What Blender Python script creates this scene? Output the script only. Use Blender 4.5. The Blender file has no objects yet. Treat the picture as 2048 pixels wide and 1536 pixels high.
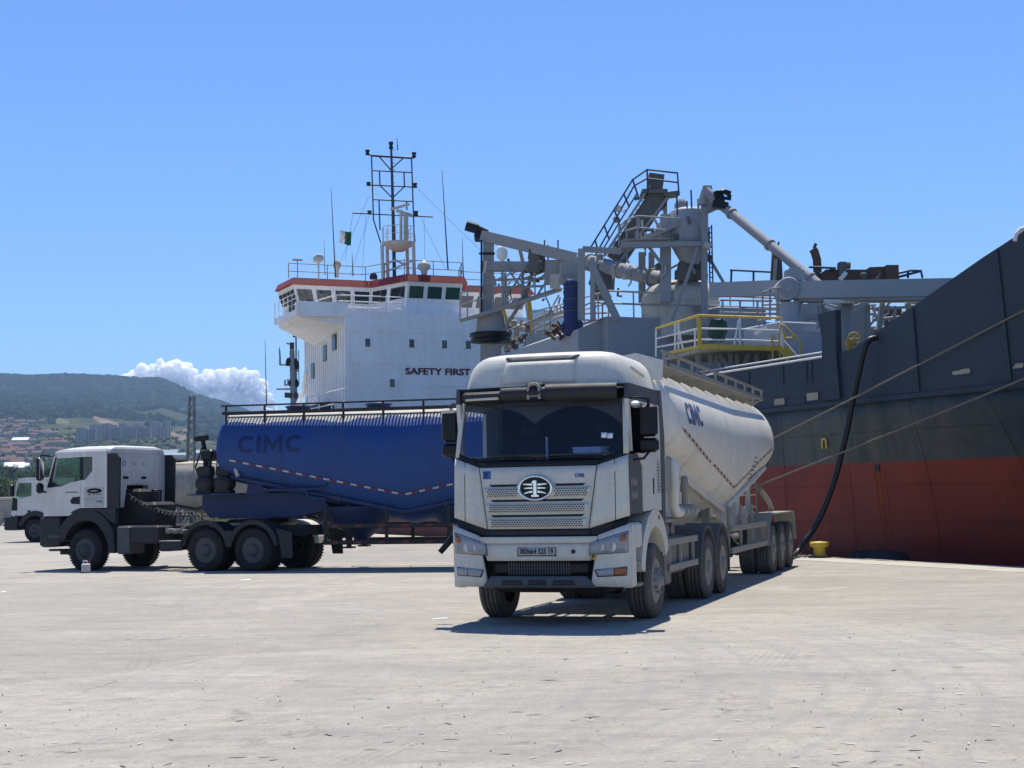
import bpy, math, random
import numpy as np
from mathutils import Vector, Matrix
from math import sin, cos, pi, radians, sqrt, atan2

SC = bpy.context.scene
COL = SC.collection
random.seed(7)

# ---------------------------------------------------------------- camera, sky, sun, exposure
CAM_H, FPX, ROLL, PITCH = 1.75, 3000.0, radians(1.0), math.atan(223 / 3000.0)
_f = Vector((0, cos(PITCH), sin(PITCH))); _r = Vector((1, 0, 0)); _u = Vector((0, -sin(PITCH), cos(PITCH)))
RGT = _r * cos(ROLL) - _u * sin(ROLL); UPV = _r * sin(ROLL) + _u * cos(ROLL)
cd = bpy.data.cameras.new('camera'); cam = bpy.data.objects.new('camera', cd); COL.objects.link(cam)
cd.sensor_width = 36.0; cd.lens = 36.0 * FPX / 2048.0; cd.clip_start = 0.1; cd.clip_end = 60000
M = Matrix.Identity(4)
for i in range(3):
    M[i][0], M[i][1], M[i][2] = RGT[i], UPV[i], -_f[i]
M[2][3] = CAM_H
cam.matrix_world = M
SC.camera = cam

SUN_EL, SUN_AZ = radians(69.0), radians(4.0)          # azimuth from +Y towards +X
W = bpy.data.worlds.new('World'); SC.world = W; W.use_nodes = True
nt = W.node_tree; nt.nodes.clear()
sky = nt.nodes.new('ShaderNodeTexSky'); sky.sky_type = 'NISHITA'; sky.sun_disc = False
sky.sun_elevation = SUN_EL; sky.sun_rotation = SUN_AZ
sky.altitude = 0; sky.air_density = 1.0; sky.dust_density = 0.05; sky.ozone_density = 3.0
bg = nt.nodes.new('ShaderNodeBackground'); bg.inputs['Strength'].default_value = 0.095
wo = nt.nodes.new('ShaderNodeOutputWorld')
tint = nt.nodes.new('ShaderNodeMix'); tint.data_type = 'RGBA'; tint.blend_type = 'MULTIPLY'; tint.inputs[0].default_value = 1.0
tint.inputs[7].default_value = (.68, .93, 1.33, 1)                # deep clear-day blue, the whole sky alike
nt.links.new(sky.outputs['Color'], tint.inputs[6]); nt.links.new(tint.outputs[2], bg.inputs['Color']); nt.links.new(bg.outputs[0], wo.inputs['Surface'])

sl = bpy.data.lights.new('sun', 'SUN'); sl.energy = 5.0; sl.angle = radians(0.5); sl.color = (1.0, 0.95, 0.86)
so = bpy.data.objects.new('sun', sl); COL.objects.link(so)
sd = Vector((sin(SUN_AZ) * cos(SUN_EL), cos(SUN_AZ) * cos(SUN_EL), sin(SUN_EL)))
so.rotation_euler = sd.to_track_quat('Z', 'Y').to_euler(); so.location = sd * 200

SC.view_settings.view_transform = 'Standard'; SC.view_settings.look = 'None'
SC.view_settings.exposure = 0.38; SC.view_settings.gamma = 1.0
SC.cycles.use_denoising = True
SC.cycles.max_bounces = 8; SC.cycles.diffuse_bounces = 4; SC.cycles.glossy_bounces = 4
SC.cycles.transmission_bounces = 6; SC.cycles.transparent_max_bounces = 16
SC.cycles.volume_bounces = 0
SC.cycles.use_fast_gi = False

# ---------------------------------------------------------------- helpers
def PT(px, py, Z):
    """world point seen at photo pixel (px, py) at distance Z along +Y"""
    d = _f * FPX + RGT * (px - 1024) - UPV * (py - 768)
    return Vector((0, 0, CAM_H)) + d * (Z / d.y)

def GP(px, py, z=0.0):
    d = _f * FPX + RGT * (px - 1024) - UPV * (py - 768)
    return Vector((0, 0, CAM_H)) + d * ((z - CAM_H) / d.z)

class MB:
    """collects shapes, then links them as one mesh object"""
    def __init__(s): s.v, s.f, s.m, s.sm = [], [], [], []
    def add(s, vs, fs, smooth=False, mi=0):
        o = len(s.v); s.v += [tuple(v) for v in vs]
        for f in fs: s.f.append(tuple(i + o for i in f)); s.m.append(mi); s.sm.append(smooth)
        return s
    def bx(s, x0, x1, y0, y1, z0, z1, mi=0):
        return s.add([(x0,y0,z0),(x1,y0,z0),(x1,y1,z0),(x0,y1,z0),(x0,y0,z1),(x1,y0,z1),(x1,y1,z1),(x0,y1,z1)],
              [(0,3,2,1),(4,5,6,7),(0,1,5,4),(1,2,6,5),(2,3,7,6),(3,0,4,7)], False, mi)
    def rbx(s, x0, x1, y0, y1, z0, z1, b=0.02, mi=0):
        """box with chamfered edges"""
        b = min(b, (x1-x0)*.45, (y1-y0)*.45, (z1-z0)*.45)
        def ring(z, i): return [(x0+i+ (b if i==0 else 0)*0, y0+i, z)]
        R = []
        for z, i in ((z0, b), (z0+b, 0), (z1-b, 0), (z1, b)):
            a = b if i == 0 else b
            R.append([(x0+i+a*.6,y0+i,z),(x1-i-a*.6,y0+i,z),(x1-i,y0+i+a*.6,z),(x1-i,y1-i-a*.6,z),(x1-i-a*.6,y1-i,z),(x0+i+a*.6,y1-i,z),(x0+i,y1-i-a*.6,z),(x0+i,y0+i+a*.6,z)])
        return s.loft(R, mi=mi)
    def loft(s, rings, closed=True, cap=True, smooth=False, mi=0):
        n = len(rings[0]); vs = [p for r in rings for p in r]; fs = []
        for k in range(len(rings)-1):
            for i in range(n if closed else n-1):
                j = (i+1) % n
                fs.append((k*n+i, k*n+j, (k+1)*n+j, (k+1)*n+i))
        s.add(vs, fs, smooth, mi)
        if cap and closed:
            s.add(rings[0], [tuple(range(n))[::-1]], False, mi); s.add(rings[-1], [tuple(range(n))], False, mi)
        return s
    def tube(s, p0, p1, r, n=8, r1=None, cap=True, mi=0, smooth=True):
        p0, p1 = Vector(p0), Vector(p1); d = p1 - p0
        if d.length < 1e-6: return s
        d.normalize(); a = d.orthogonal().normalized(); b = d.cross(a); r1 = r if r1 is None else r1
        R = [[p + (a*cos(2*pi*i/n) + b*sin(2*pi*i/n))*q for i in range(n)] for p, q in ((p0, r), (p1, r1))]
        return s.loft(R, cap=cap, smooth=smooth, mi=mi)
    def path(s, pts, r, n=8, cap=True, mi=0):
        P = [Vector(p) for p in pts]; R = []; a = None
        for i, p in enumerate(P):
            d = (P[min(i+1, len(P)-1)] - P[max(i-1, 0)]).normalized()
            a = d.orthogonal().normalized() if a is None else (a - d*a.dot(d)).normalized()
            b = d.cross(a); q = r[i] if isinstance(r, (list, tuple)) else r
            if 0 < i < len(P)-1:
                c = (P[i]-P[i-1]).normalized().dot(d); q2 = q / max(c, .7)
            else: q2 = q
            R.append([p + (a*cos(2*pi*k/n) + b*sin(2*pi*k/n))*q2 for k in range(n)])
        return s.loft(R, cap=cap, smooth=True, mi=mi)
    def bar(s, p0, p1, w, h, up=(0,0,1), mi=0):
        p0, p1 = Vector(p0), Vector(p1); d = (p1-p0).normalized(); u = Vector(up)
        a = d.cross(u)
        if a.length < 1e-3: a = d.cross(Vector((0,1,0)))
        a.normalize(); b = a.cross(d).normalized()
        R = [[p+a*(i*w/2)+b*(j*h/2) for i, j in ((-1,-1),(1,-1),(1,1),(-1,1))] for p in (p0, p1)]
        return s.loft(R, mi=mi)
    def prism(s, poly, ax, a, b, mi=0):
        """polygon extruded along axis ax ('x': poly=(y,z), 'y': poly=(x,z), 'z': poly=(x,y))"""
        def mk(p, t): return (t,p[0],p[1]) if ax == 'x' else (p[0],t,p[1]) if ax == 'y' else (p[0],p[1],t)
        return s.loft([[mk(p, a) for p in poly], [mk(p, b) for p in poly]], mi=mi)
    def lathe(s, prof, c=(0,0,0), ax='z', n=24, smooth=True, mi=0, cap=True, sweep=None):
        c = Vector(c); R = []
        for r, h in prof:
            ring = []
            for i in range(n):
                t = 2*pi*i/n; x, y = r*cos(t), r*sin(t)
                ring.append(c + (Vector((x,y,h)) if ax == 'z' else Vector((h,x,y)) if ax == 'x' else Vector((y,h,x))))
            R.append(ring)
        return s.loft(R, smooth=smooth, mi=mi, cap=cap)
    def islands(s):
        """the separate pieces as builders of their own"""
        key, par = {}, []
        ids = []
        for v in s.v:
            k = (round(v[0], 4), round(v[1], 4), round(v[2], 4))
            if k not in key: key[k] = len(par); par.append(len(par))
            ids.append(key[k])
        def fd(i):
            while par[i] != i: par[i] = par[par[i]]; i = par[i]
            return i
        for f in s.f:
            a = fd(ids[f[0]])
            for i in f[1:]: par[fd(ids[i])] = a
        out = {}
        for f, m_, sm in zip(s.f, s.m, s.sm):
            r = fd(ids[f[0]]); q = out.setdefault(r, (MB(), {})); vs = []
            for i in f:
                if i not in q[1]: q[1][i] = len(q[0].v); q[0].v.append(s.v[i])
                vs.append(q[1][i])
            q[0].f.append(tuple(vs)); q[0].m.append(m_); q[0].sm.append(sm)
        return [q[0] for q in out.values()]
    def pieces(s, name, mat=None, parent=None): return [q.build(name, mat, parent) for q in s.islands()]
    def build(s, name, mat=None, parent=None, loc=None, rz=None):
        me = bpy.data.meshes.new(name); me.from_pydata(s.v, [], s.f)
        mats = mat if isinstance(mat, (list, tuple)) else [mat]
        for m in mats: me.materials.append(m)
        me.polygons.foreach_set('material_index', s.m); me.polygons.foreach_set('use_smooth', s.sm)
        me.update()
        o = bpy.data.objects.new(name, me); COL.objects.link(o)
        if parent: o.parent = parent
        if loc is not None: o.location = loc
        if rz is not None: o.rotation_euler = (0, 0, rz)
        return o

def tag(o, label=None, cat=None, group=None, kind=None):
    if label: o['label'] = label
    if cat: o['category'] = cat
    if group: o['group'] = group
    if kind: o['kind'] = kind
    return o
def empty(name, loc=(0,0,0), rz=0.0, parent=None):
    o = bpy.data.objects.new(name, None); COL.objects.link(o); o.location = loc; o.rotation_euler = (0,0,rz)
    o.empty_display_size = 0.3
    if parent: o.parent = parent
    return o
def copy_tree(o, parent=None):
    c = o.copy(); COL.objects.link(c); c.parent = parent
    for ch in o.children: copy_tree(ch, c)
    return c
def text(name, body, size, mat, parent, mw, ext=0.004, bold=0.0, sx=1.0, shear=0.0, sp=1.0):
    """flat lettering; mw = 4x4 matrix placing the text's x/y plane in the parent's space"""
    cu = bpy.data.curves.new(name, 'FONT'); cu.body = body; cu.size = size; cu.extrude = ext; cu.offset = bold
    cu.align_x = 'CENTER'; cu.align_y = 'CENTER'; cu.resolution_u = 3; cu.shear = shear; cu.space_character = sp
    cu.materials.append(mat)
    o = bpy.data.objects.new(name, cu); COL.objects.link(o)
    dg = bpy.context.evaluated_depsgraph_get()
    me = bpy.data.meshes.new_from_object(o.evaluated_get(dg)); me.name = name
    bpy.data.objects.remove(o)
    o = bpy.data.objects.new(name, me); COL.objects.link(o)
    o.parent = parent; o.matrix_local = mw @ Matrix.Diagonal((sx,1,1,1))
    return o
def frame(origin, ex, ey):
    ex, ey = Vector(ex).normalized(), Vector(ey).normalized(); ez = ex.cross(ey)
    m = Matrix.Identity(4)
    for i in range(3): m[i][0], m[i][1], m[i][2], m[i][3] = ex[i], ey[i], ez[i], origin[i]
    return m

# ---------------------------------------------------------------- materials
def nodes(name):
    m = bpy.data.materials.new(name); m.use_nodes = True
    t = m.node_tree; b = t.nodes['Principled BSDF']
    return m, t, b
def N(t, typ, **kw):
    n = t.nodes.new(typ)
    for k, v in kw.items():
        if k.startswith('i_'):
            key = k[2:]; key = int(key) if key.isdigit() else key.replace('_', ' ')
            n.inputs[key].default_value = v
        else: setattr(n, k, v)
    return n
def ramp(t, src, stops):
    r = N(t, 'ShaderNodeValToRGB'); e = r.color_ramp.elements
    while len(e) < len(stops): e.new(0.5)
    for k, (p, c) in enumerate(stops):
        e[k].position = p; e[k].color = (c, c, c, 1) if isinstance(c, (int, float)) else (*c, 1)
    t.links.new(src, r.inputs[0]); return r.outputs['Color']
def mix(t, fac, a, b, mode='MIX'):
    n = N(t, 'ShaderNodeMix', data_type='RGBA', blend_type=mode)
    for sock, v in ((n.inputs[0], fac), (n.inputs[6], a), (n.inputs[7], b)):
        if hasattr(v, 'is_linked') or hasattr(v, 'links'): t.links.new(v, sock)
        elif isinstance(v, (int, float)): sock.default_value = v if sock == n.inputs[0] else (v, v, v, 1)
        else: sock.default_value = (*v, 1)
    return n.outputs[2]
def noise(t, scale, detail=4, rough=.55, vec=None, dist=0.0, out='Fac'):
    n = N(t, 'ShaderNodeTexNoise'); n.inputs['Scale'].default_value = scale; n.inputs['Detail'].default_value = detail
    n.inputs['Roughness'].default_value = rough; n.inputs['Distortion'].default_value = dist
    if vec is not None: t.links.new(vec, n.inputs['Vector'])
    return n.outputs[out]
def coords(t, kind='Object', scale=None):
    c = N(t, 'ShaderNodeTexCoord').outputs[kind]
    if scale:
        mp = N(t, 'ShaderNodeMapping'); mp.inputs['Scale'].default_value = scale
        t.links.new(c, mp.inputs['Vector']); return mp.outputs[0]
    return c
def bump(t, b, h, strength=.3, dist=.02):
    n = N(t, 'ShaderNodeBump'); n.inputs['Strength'].default_value = strength; n.inputs['Distance'].default_value = dist
    t.links.new(h, n.inputs['Height']); t.links.new(n.outputs[0], b.inputs['Normal'])

def paint(name, col, rough=.5, dirt=(.3,.27,.22), amt=.35, scale=1.5, metal=0.0, streak=True, spec=.4, bmp=.0, top=None):
    """painted steel or plastic with dust, streaks and scuffs"""
    m, t, b = nodes(name)
    c = coords(t)
    n1 = noise(t, scale, 6, .6, c)
    cs = coords(t, scale=(6*scale, 6*scale, .5*scale)) if streak else coords(t, scale=(3*scale,)*3)
    n2 = noise(t, 1.0, 4, .6, cs)
    f1 = ramp(t, n1, [(.35, 0.0), (.75, amt)]); f2 = ramp(t, n2, [(.42, 0.0), (.8, amt*.9)])
    k = mix(t, 1.0, f1, f2, 'ADD')
    out = mix(t, k, col, dirt)
    if top:                                          # cement dust lying on upward faces
        tc = N(t, 'ShaderNodeTexCoord'); sp = N(t, 'ShaderNodeSeparateXYZ'); t.links.new(tc.outputs['Normal'], sp.inputs[0])
        ad = N(t, 'ShaderNodeMath', operation='MULTIPLY_ADD'); ad.inputs[1].default_value = .5; t.links.new(n1, ad.inputs[0]); t.links.new(sp.outputs[2], ad.inputs[2])
        out = mix(t, ramp(t, ad.outputs[0], [(top[2] if len(top) > 2 else .78, 0.0), ((top[2] if len(top) > 2 else .78)+.18, top[1])]), out, top[0])
    fine = noise(t, 14*scale, 5, .7, c)
    out = mix(t, 1.0, out, ramp(t, fine, [(.2, .86), (.8, 1.1)]), 'MULTIPLY')
    t.links.new(out, b.inputs['Base Color'])
    r = ramp(t, k, [(0, rough), (.6, min(1, rough+.35))]); t.links.new(r, b.inputs['Roughness'])
    b.inputs['Metallic'].default_value = metal; b.inputs['Specular IOR Level'].default_value = spec
    if bmp: bump(t, b, n1, bmp, .02)
    return m
def plain(name, col, rough=.5, metal=0.0, spec=.4, var=.12, scale=8):
    m, t, b = nodes(name)
    n = noise(t, scale, 5, .6, coords(t))
    out = mix(t, 1.0, col, ramp(t, n, [(.25, 1-var), (.75, 1+var)]), 'MULTIPLY')
    t.links.new(out, b.inputs['Base Color'])
    b.inputs['Roughness'].default_value = rough; b.inputs['Metallic'].default_value = metal
    b.inputs['Specular IOR Level'].default_value = spec
    return m
def glassy(name, tint, alpha, rough=.03, wipe=False):
    """tinted vehicle glass: dark see-through body with a mirror coat"""
    m, t, b = nodes(name)
    tr = N(t, 'ShaderNodeBsdfTransparent'); tr.inputs[0].default_value = (*tint, 1)
    gl = N(t, 'ShaderNodeBsdfGlossy'); gl.inputs['Roughness'].default_value = rough
    df = N(t, 'ShaderNodeBsdfDiffuse'); df.inputs[0].default_value = (.25, .24, .22, 1)
    dust = ramp(t, noise(t, 2.5, 5, .65, coords(t)), [(.35, .005), (.8, alpha)])
    if wipe:                                         # dust left outside the two wiper sweeps
        fac = None
        for cx in (-.62, .52):
            vm = N(t, 'ShaderNodeVectorMath', operation='DISTANCE'); mp = N(t, 'ShaderNodeMapping'); mp.inputs['Scale'].default_value = (1, 0, 1)
            t.links.new(coords(t), mp.inputs[0]); t.links.new(mp.outputs[0], vm.inputs[0]); vm.inputs[1].default_value = (cx, 0, 2.13)
            mr = N(t, 'ShaderNodeMapRange'); mr.inputs[1].default_value = .80; mr.inputs[2].default_value = .82; t.links.new(vm.outputs['Value'], mr.inputs[0])
            fac = mr.outputs[0] if fac is None else mix(t, 1.0, fac, mr.outputs[0], 'MULTIPLY')
        dust = mix(t, 1.0, dust, mix(t, fac, (.0, .0, .0), (.13, .13, .13)), 'ADD')
    fr = N(t, 'ShaderNodeFresnel'); fr.inputs[0].default_value = 1.5
    m1 = N(t, 'ShaderNodeMixShader'); ge = N(t, 'ShaderNodeNewGeometry'); iv = N(t, 'ShaderNodeMath', operation='SUBTRACT'); iv.inputs[0].default_value = 1.0; t.links.new(ge.outputs['Backfacing'], iv.inputs[1])
    mu = N(t, 'ShaderNodeMath', operation='MULTIPLY'); t.links.new(fr.outputs[0], mu.inputs[0]); t.links.new(iv.outputs[0], mu.inputs[1])   # a thin pane mirrors on its outer face only
    t.links.new(mu.outputs[0], m1.inputs[0]); t.links.new(tr.outputs[0], m1.inputs[1]); t.links.new(gl.outputs[0], m1.inputs[2])
    m2 = N(t, 'ShaderNodeMixShader'); t.links.new(dust, m2.inputs[0]); t.links.new(m1.outputs[0], m2.inputs[1]); t.links.new(df.outputs[0], m2.inputs[2])
    t.links.new(m2.outputs[0], t.nodes['Material Output'].inputs[0])
    return m

DUST = (.36, .33, .28)
MT = {}
MT['white'] = paint('truck_white_paint', (.60, .59, .52), .5, DUST, .30, 1.1, top=((.52, .50, .45), .5))
MT['man_white'] = paint('tractor_white_paint', (.64, .63, .59), .35, (.38, .33, .27), .32, 1.4)
MT['cream'] = paint('dusty_tank_white_paint', (.68, .66, .60), .55, (.40, .35, .27), .28, .7, top=((.64, .61, .52), .6))
MT['blue'] = paint('tank_blue_paint', (.006, .052, .215), .55, (.05, .075, .14), .38, .8, top=((.50, .47, .40), .9, .98))
MT['bluesteel'] = paint('chassis_blue_paint', (.008, .030, .11), .55, (.07, .07, .08), .35, 1.5)
MT['bluedark'] = plain('dark_blue_lettering', (.004, .018, .09), .5)
MT['greytank'] = paint('dusty_grey_tank', (.30, .29, .26), .75, (.16, .14, .11), .6, 1.2, top=((.55, .50, .40), .8))
MT['plast'] = paint('dark_grey_plastic', (.014, .016, .021), .55, (.055, .053, .05), .25, 2.0, streak=False)
MT['plast2'] = paint('grey_plastic', (.065, .07, .08), .6, (.15, .14, .13), .35, 2.0, streak=False)
MT['black'] = plain('black_plastic', (.006, .0065, .009), .4, spec=.3)
MT['steel'] = paint('dusty_steel', (.16, .155, .145), .6, (.28, .26, .22), .5, 2.5, metal=.2)
MT['chassis'] = paint('chassis_dark_steel', (.014, .015, .018), .6, (.06, .055, .05), .35, 3.0)
MT['guard'] = paint('dusty_grey_guard', (.26, .25, .22), .6, (.32, .29, .24), .5, 2.5)
MT['rubber'] = paint('tyre_rubber', (.010, .010, .012), .8, (.045, .043, .04), .4, 3.0, streak=False, bmp=.1)
MT['rubber2'] = paint('dusty_tyre_rubber', (.055, .053, .05), .85, (.15, .138, .12), .5, 3.0, streak=False, bmp=.1)
MT['rim'] = paint('dusty_wheel_rim', (.27, .26, .245), .6, (.24, .22, .19), .5, 4.0, metal=.3, streak=False)
MT['rimd'] = paint('dark_wheel_rim', (.055, .055, .06), .5, (.13, .12, .11), .5, 4.0, metal=.2, streak=False)
MT['chrome'] = plain('chrome', (.75, .75, .76), .15, 1.0)
MT['alu'] = plain('dull_aluminium', (.5, .5, .5), .4, .9)
MT['glass'] = glassy('windscreen_glass', (.72, .78, .88), .03, wipe=True)
MT['sideglass'] = glassy('side_window_glass', (.72, .88, .80), .08)
MT['dkglass'] = plain('dark_window_glass', (.012, .02, .028), .06, 0, .7)
MT['lens'] = glassy('headlamp_lens', (.85, .87, .9), .12, .05)
MT['reflector'] = plain('lamp_reflector', (.60, .60, .58), .35, .1)
MT['orange'] = plain('orange_lens', (.6, .17, .02), .3)
MT['red'] = plain('red_reflective_tape', (.17, .02, .02), .5)
MT['tapew'] = plain('white_reflective_tape', (.42, .41, .39), .5)
MT['cabin'] = plain('dark_cabin_trim', (.010, .011, .015), .8)
MT['seat'] = plain('seat_fabric', (.018, .018, .022), .9)
MT['paper'] = plain('paper', (.75, .76, .78), .7, var=.04)
MT['yellow'] = paint('yellow_paint', (.62, .42, .03), .5, (.25, .18, .08), .4, 2.0)
MT['wpaint'] = paint('white_rail_paint', (.72, .73, .72), .5, (.4, .33, .25), .3, 2.0)
MT['ink'] = plain('dark_ink', (.02, .022, .03), .6)
MT['bluelet'] = plain('faded_blue_lettering', (.045, .09, .25), .6)
MT['sticker'] = plain('blue_sticker', (.03, .10, .32), .5)
MT['rope'] = plain('mooring_rope_fibre', (.16, .14, .11), .9, var=.3, scale=30)
MT['hose'] = plain('black_rubber_hose', (.008, .008, .010), .45)
MT['jerry'] = plain('milky_plastic', (.42, .42, .40), .5)
# ---------------------------------------------------------------- ground, quay, sea
QX, QY, QA = 11.2, 32.8, radians(24.0)
QU = Vector((-sin(QA), cos(QA), 0)); QN = Vector((cos(QA), sin(QA), 0))      # along the edge (away), out over the water
def Q(s, w, z=0.0): return Vector((QX, QY, z)) + QU * s + QN * w

def mat_ground():
    m, t, b = nodes('dusty_apron')
    c = coords(t)
    big = noise(t, .055, 5, .6, c, .6); mid = noise(t, .6, 6, .65, c); fine = noise(t, 26, 6, .75, c)
    grain = noise(t, 130, 3, .7, c)
    base = mix(t, ramp(t, big, [(.35, 0.0), (.65, 1.0)]), (.375, .345, .292), (.43, .392, .325))
    base = mix(t, 1.0, base, ramp(t, noise(t, 5, 6, .75, c), [(.3, .80), (.5, 1.0), (.7, 1.12)]), 'MULTIPLY')
    base = mix(t, ramp(t, mid, [(.35, .0), (.7, .7)]), base, (.315, .298, .27))
    vc = N(t, 'ShaderNodeTexVoronoi', feature='F1'); vc.inputs['Scale'].default_value = .16; vc.inputs['Randomness'].default_value = 1.0
    nd = N(t, 'ShaderNodeTexNoise'); nd.inputs['Scale'].default_value = .5; nd.inputs['Detail'].default_value = 5; t.links.new(c, nd.inputs['Vector'])
    av = N(t, 'ShaderNodeVectorMath', operation='MULTIPLY_ADD'); av.inputs[1].default_value = (4, 4, 0); t.links.new(nd.outputs['Color'], av.inputs[0]); t.links.new(c, av.inputs[2]); t.links.new(av.outputs[0], vc.inputs['Vector'])
    sv = N(t, 'ShaderNodeSeparateColor'); t.links.new(vc.outputs['Color'], sv.inputs[0])
    base = mix(t, 1.0, base, ramp(t, sv.outputs[0], [(0, .90), (1, 1.07)]), 'MULTIPLY')
    base = mix(t, 1.0, base, ramp(t, fine, [(.25, .66), (.5, 1.0), (.8, 1.2)]), 'MULTIPLY')
    base = mix(t, 1.0, base, ramp(t, grain, [(.3, .62), (.55, 1.02), (.8, 1.32)]), 'MULTIPLY')
    for sc_, rot, lo in (((.45, 1.6, 1), .35, .90), ((.35, 1.2, 1), -.6, .90), ((1.2, 3.5, 1), .1, .88)):     # drag marks in the dust
        mp = N(t, 'ShaderNodeMapping'); mp.inputs['Scale'].default_value = sc_; mp.inputs['Rotation'].default_value = (0, 0, rot); t.links.new(c, mp.inputs['Vector'])
        base = mix(t, 1.0, base, ramp(t, noise(t, 1.0, 6, .7, mp.outputs[0], .4), [(.30, lo), (.5, 1.0), (.72, 1.05)]), 'MULTIPLY')
    # swept tyre arcs: stretched rings of slightly darker dust
    for ctr, sc, amt in (((-9, 16, 0), 1.9, .34), ((14, 30, 0), 1.3, .30), ((3, 3, 0), 1.6, .26)):
        mp = N(t, 'ShaderNodeMapping'); mp.inputs['Location'].default_value = (-ctr[0], -ctr[1], 0)
        t.links.new(c, mp.inputs['Vector'])
        wv = N(t, 'ShaderNodeTexWave', wave_type='RINGS', rings_direction='Z'); wv.inputs['Scale'].default_value = sc * .34
        wv.inputs['Distortion'].default_value = 5.0; wv.inputs['Detail'].default_value = 4; wv.inputs['Detail Scale'].default_value = .5
        t.links.new(mp.outputs[0], wv.inputs['Vector'])
        lines = ramp(t, wv.outputs['Fac'], [(.82, 0.0), (.96, amt*.9)])
        mask = ramp(t, noise(t, .12, 3, .5, mp.outputs[0]), [(.45, 0.0), (.62, 1.0)])
        k = mix(t, 1.0, lines, mask, 'MULTIPLY')
        base = mix(t, k, base, (.25, .245, .24))
    # cracks
    vn = N(t, 'ShaderNodeTexVoronoi', feature='DISTANCE_TO_EDGE'); vn.inputs['Scale'].default_value = .33
    wob = N(t, 'ShaderNodeMix', data_type='VECTOR'); wob.inputs[0].default_value = .18
    nz = N(t, 'ShaderNodeTexNoise'); nz.inputs['Scale'].default_value = 1.6; nz.inputs['Detail'].default_value = 5
    t.links.new(c, nz.inputs['Vector']); t.links.new(c, wob.inputs[4])
    ad = N(t, 'ShaderNodeVectorMath', operation='MULTIPLY_ADD'); ad.inputs[1].default_value = (1.6, 1.6, 0)
    t.links.new(nz.outputs['Color'], ad.inputs[0]); t.links.new(c, ad.inputs[2])
    t.links.new(ad.outputs[0], vn.inputs['Vector'])
    ck = ramp(t, vn.outputs['Distance'], [(.0, .75), (.011, .0)])
    cm = ramp(t, noise(t, .45, 3, .5, c), [(.5, 0.0), (.62, 1.0)])
    base = mix(t, mix(t, 1.0, ck, cm, 'MULTIPLY'), base, (.16, .15, .14))
    # scattered dark scuffs and oil marks
    sc2 = coords(t, scale=(.55, 2.2, 1))
    sp = ramp(t, noise(t, 2.1, 5, .6, sc2), [(.60, 0.0), (.70, .42)])
    base = mix(t, sp, base, (.19, .18, .165))
    oil = ramp(t, noise(t, .35, 4, .55, c), [(.66, 0.0), (.78, .35)])
    base = mix(t, oil, base, (.17, .165, .16))
    wh = ramp(t, noise(t, 5.5, 3, .5, sc2), [(.73, 0.0), (.77, .5)])
    base = mix(t, wh, base, (.55, .53, .48))
    t.links.new(base, b.inputs['Base Color']); b.inputs['Roughness'].default_value = .9
    b.inputs['Specular IOR Level'].default_value = .15
    h = mix(t, .5, fine, mix(t, .5, grain, mid)); bump(t, b, h, .55, .03)
    return m
g = MB()
a, b_ = Q(-75, 0), Q(102, 0)
nx, ny = 24, 40
vs, fs = [], []
for j in range(ny + 1):
    e = a.lerp(b_, j / ny)
    for i in range(nx + 1):
        u = (1 - i / nx) ** 2
        vs.append((e.x - u * (e.x + 260), e.y, 0.0))
for j in range(ny):
    for i in range(nx):
        k = j * (nx + 1) + i; fs.append((k, k + 1, k + nx + 2, k + nx + 1))
g.add(vs, fs)
GROUND = tag(g.build('ground', mat_ground()), kind='structure')
# dusty tyre marks swept over the apron
m, t, b = nodes('tyre_mark_dust'); c = coords(t)
tr = N(t, 'ShaderNodeBsdfTransparent'); mx = N(t, 'ShaderNodeMixShader')
f1 = ramp(t, noise(t, .35, 4, .6, c), [(.44, 0.0), (.68, .17)]); f2 = ramp(t, noise(t, 9, 5, .7, c), [(.35, .1), (.62, 1.0)])
t.links.new(mix(t, 1.0, f1, f2, 'MULTIPLY'), mx.inputs[0]); b.inputs['Base Color'].default_value = (.20, .19, .175, 1); b.inputs['Roughness'].default_value = .95
t.links.new(tr.outputs[0], mx.inputs[1]); t.links.new(b.outputs[0], mx.inputs[2]); t.links.new(mx.outputs[0], t.nodes['Material Output'].inputs[0])
MT['tyremark'] = m
def tyre_mark(pts, off, wd, zz):
    P = [GP(x, y) for x, y in pts]; S = []
    for i in range(len(P)-1):
        p0, p1, p2, p3 = P[max(i-1, 0)], P[i], P[i+1], P[min(i+2, len(P)-1)]
        for j in range(8):
            q = j/8; S.append(.5*((2*p1) + (p2-p0)*q + (2*p0-5*p1+4*p2-p3)*q*q + (3*p1-p0-3*p2+p3)*q**3))
    S.append(P[-1]); L_, R_ = [], []
    for i, s_ in enumerate(S):
        d = (S[min(i+1, len(S)-1)]-S[max(i-1, 0)]).normalized(); n_ = Vector((-d.y, d.x, 0))
        L_.append(s_ + n_*(off-wd/2) + Vector((0, 0, zz))); R_.append(s_ + n_*(off+wd/2) + Vector((0, 0, zz)))
    MB().loft([L_, R_], closed=False, cap=False).build('tyre_mark', MT['tyremark'], GROUND)
k = 0
for pts in ([(-60,1345),(180,1315),(420,1278),(700,1238),(940,1205)], [(-60,1480),(250,1420),(560,1330),(860,1262)], [(300,1560),(700,1430),(1150,1380),(1700,1400),(2120,1500)], [(1330,1330),(1390,1290),(1420,1250),(1600,1190),(1800,1150)], [(-40,1260),(60,1240),(120,1275),(90,1340),(-40,1380)]):
    for off in (-1.0, 1.0):
        for w_ in (-.20, -.12, -.04, .04, .12, .20) if off < 0 else (-.15, -.07, .07, .15): k += 1; tyre_mark(pts, off+w_, .045, .002 + .00006*k)

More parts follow.
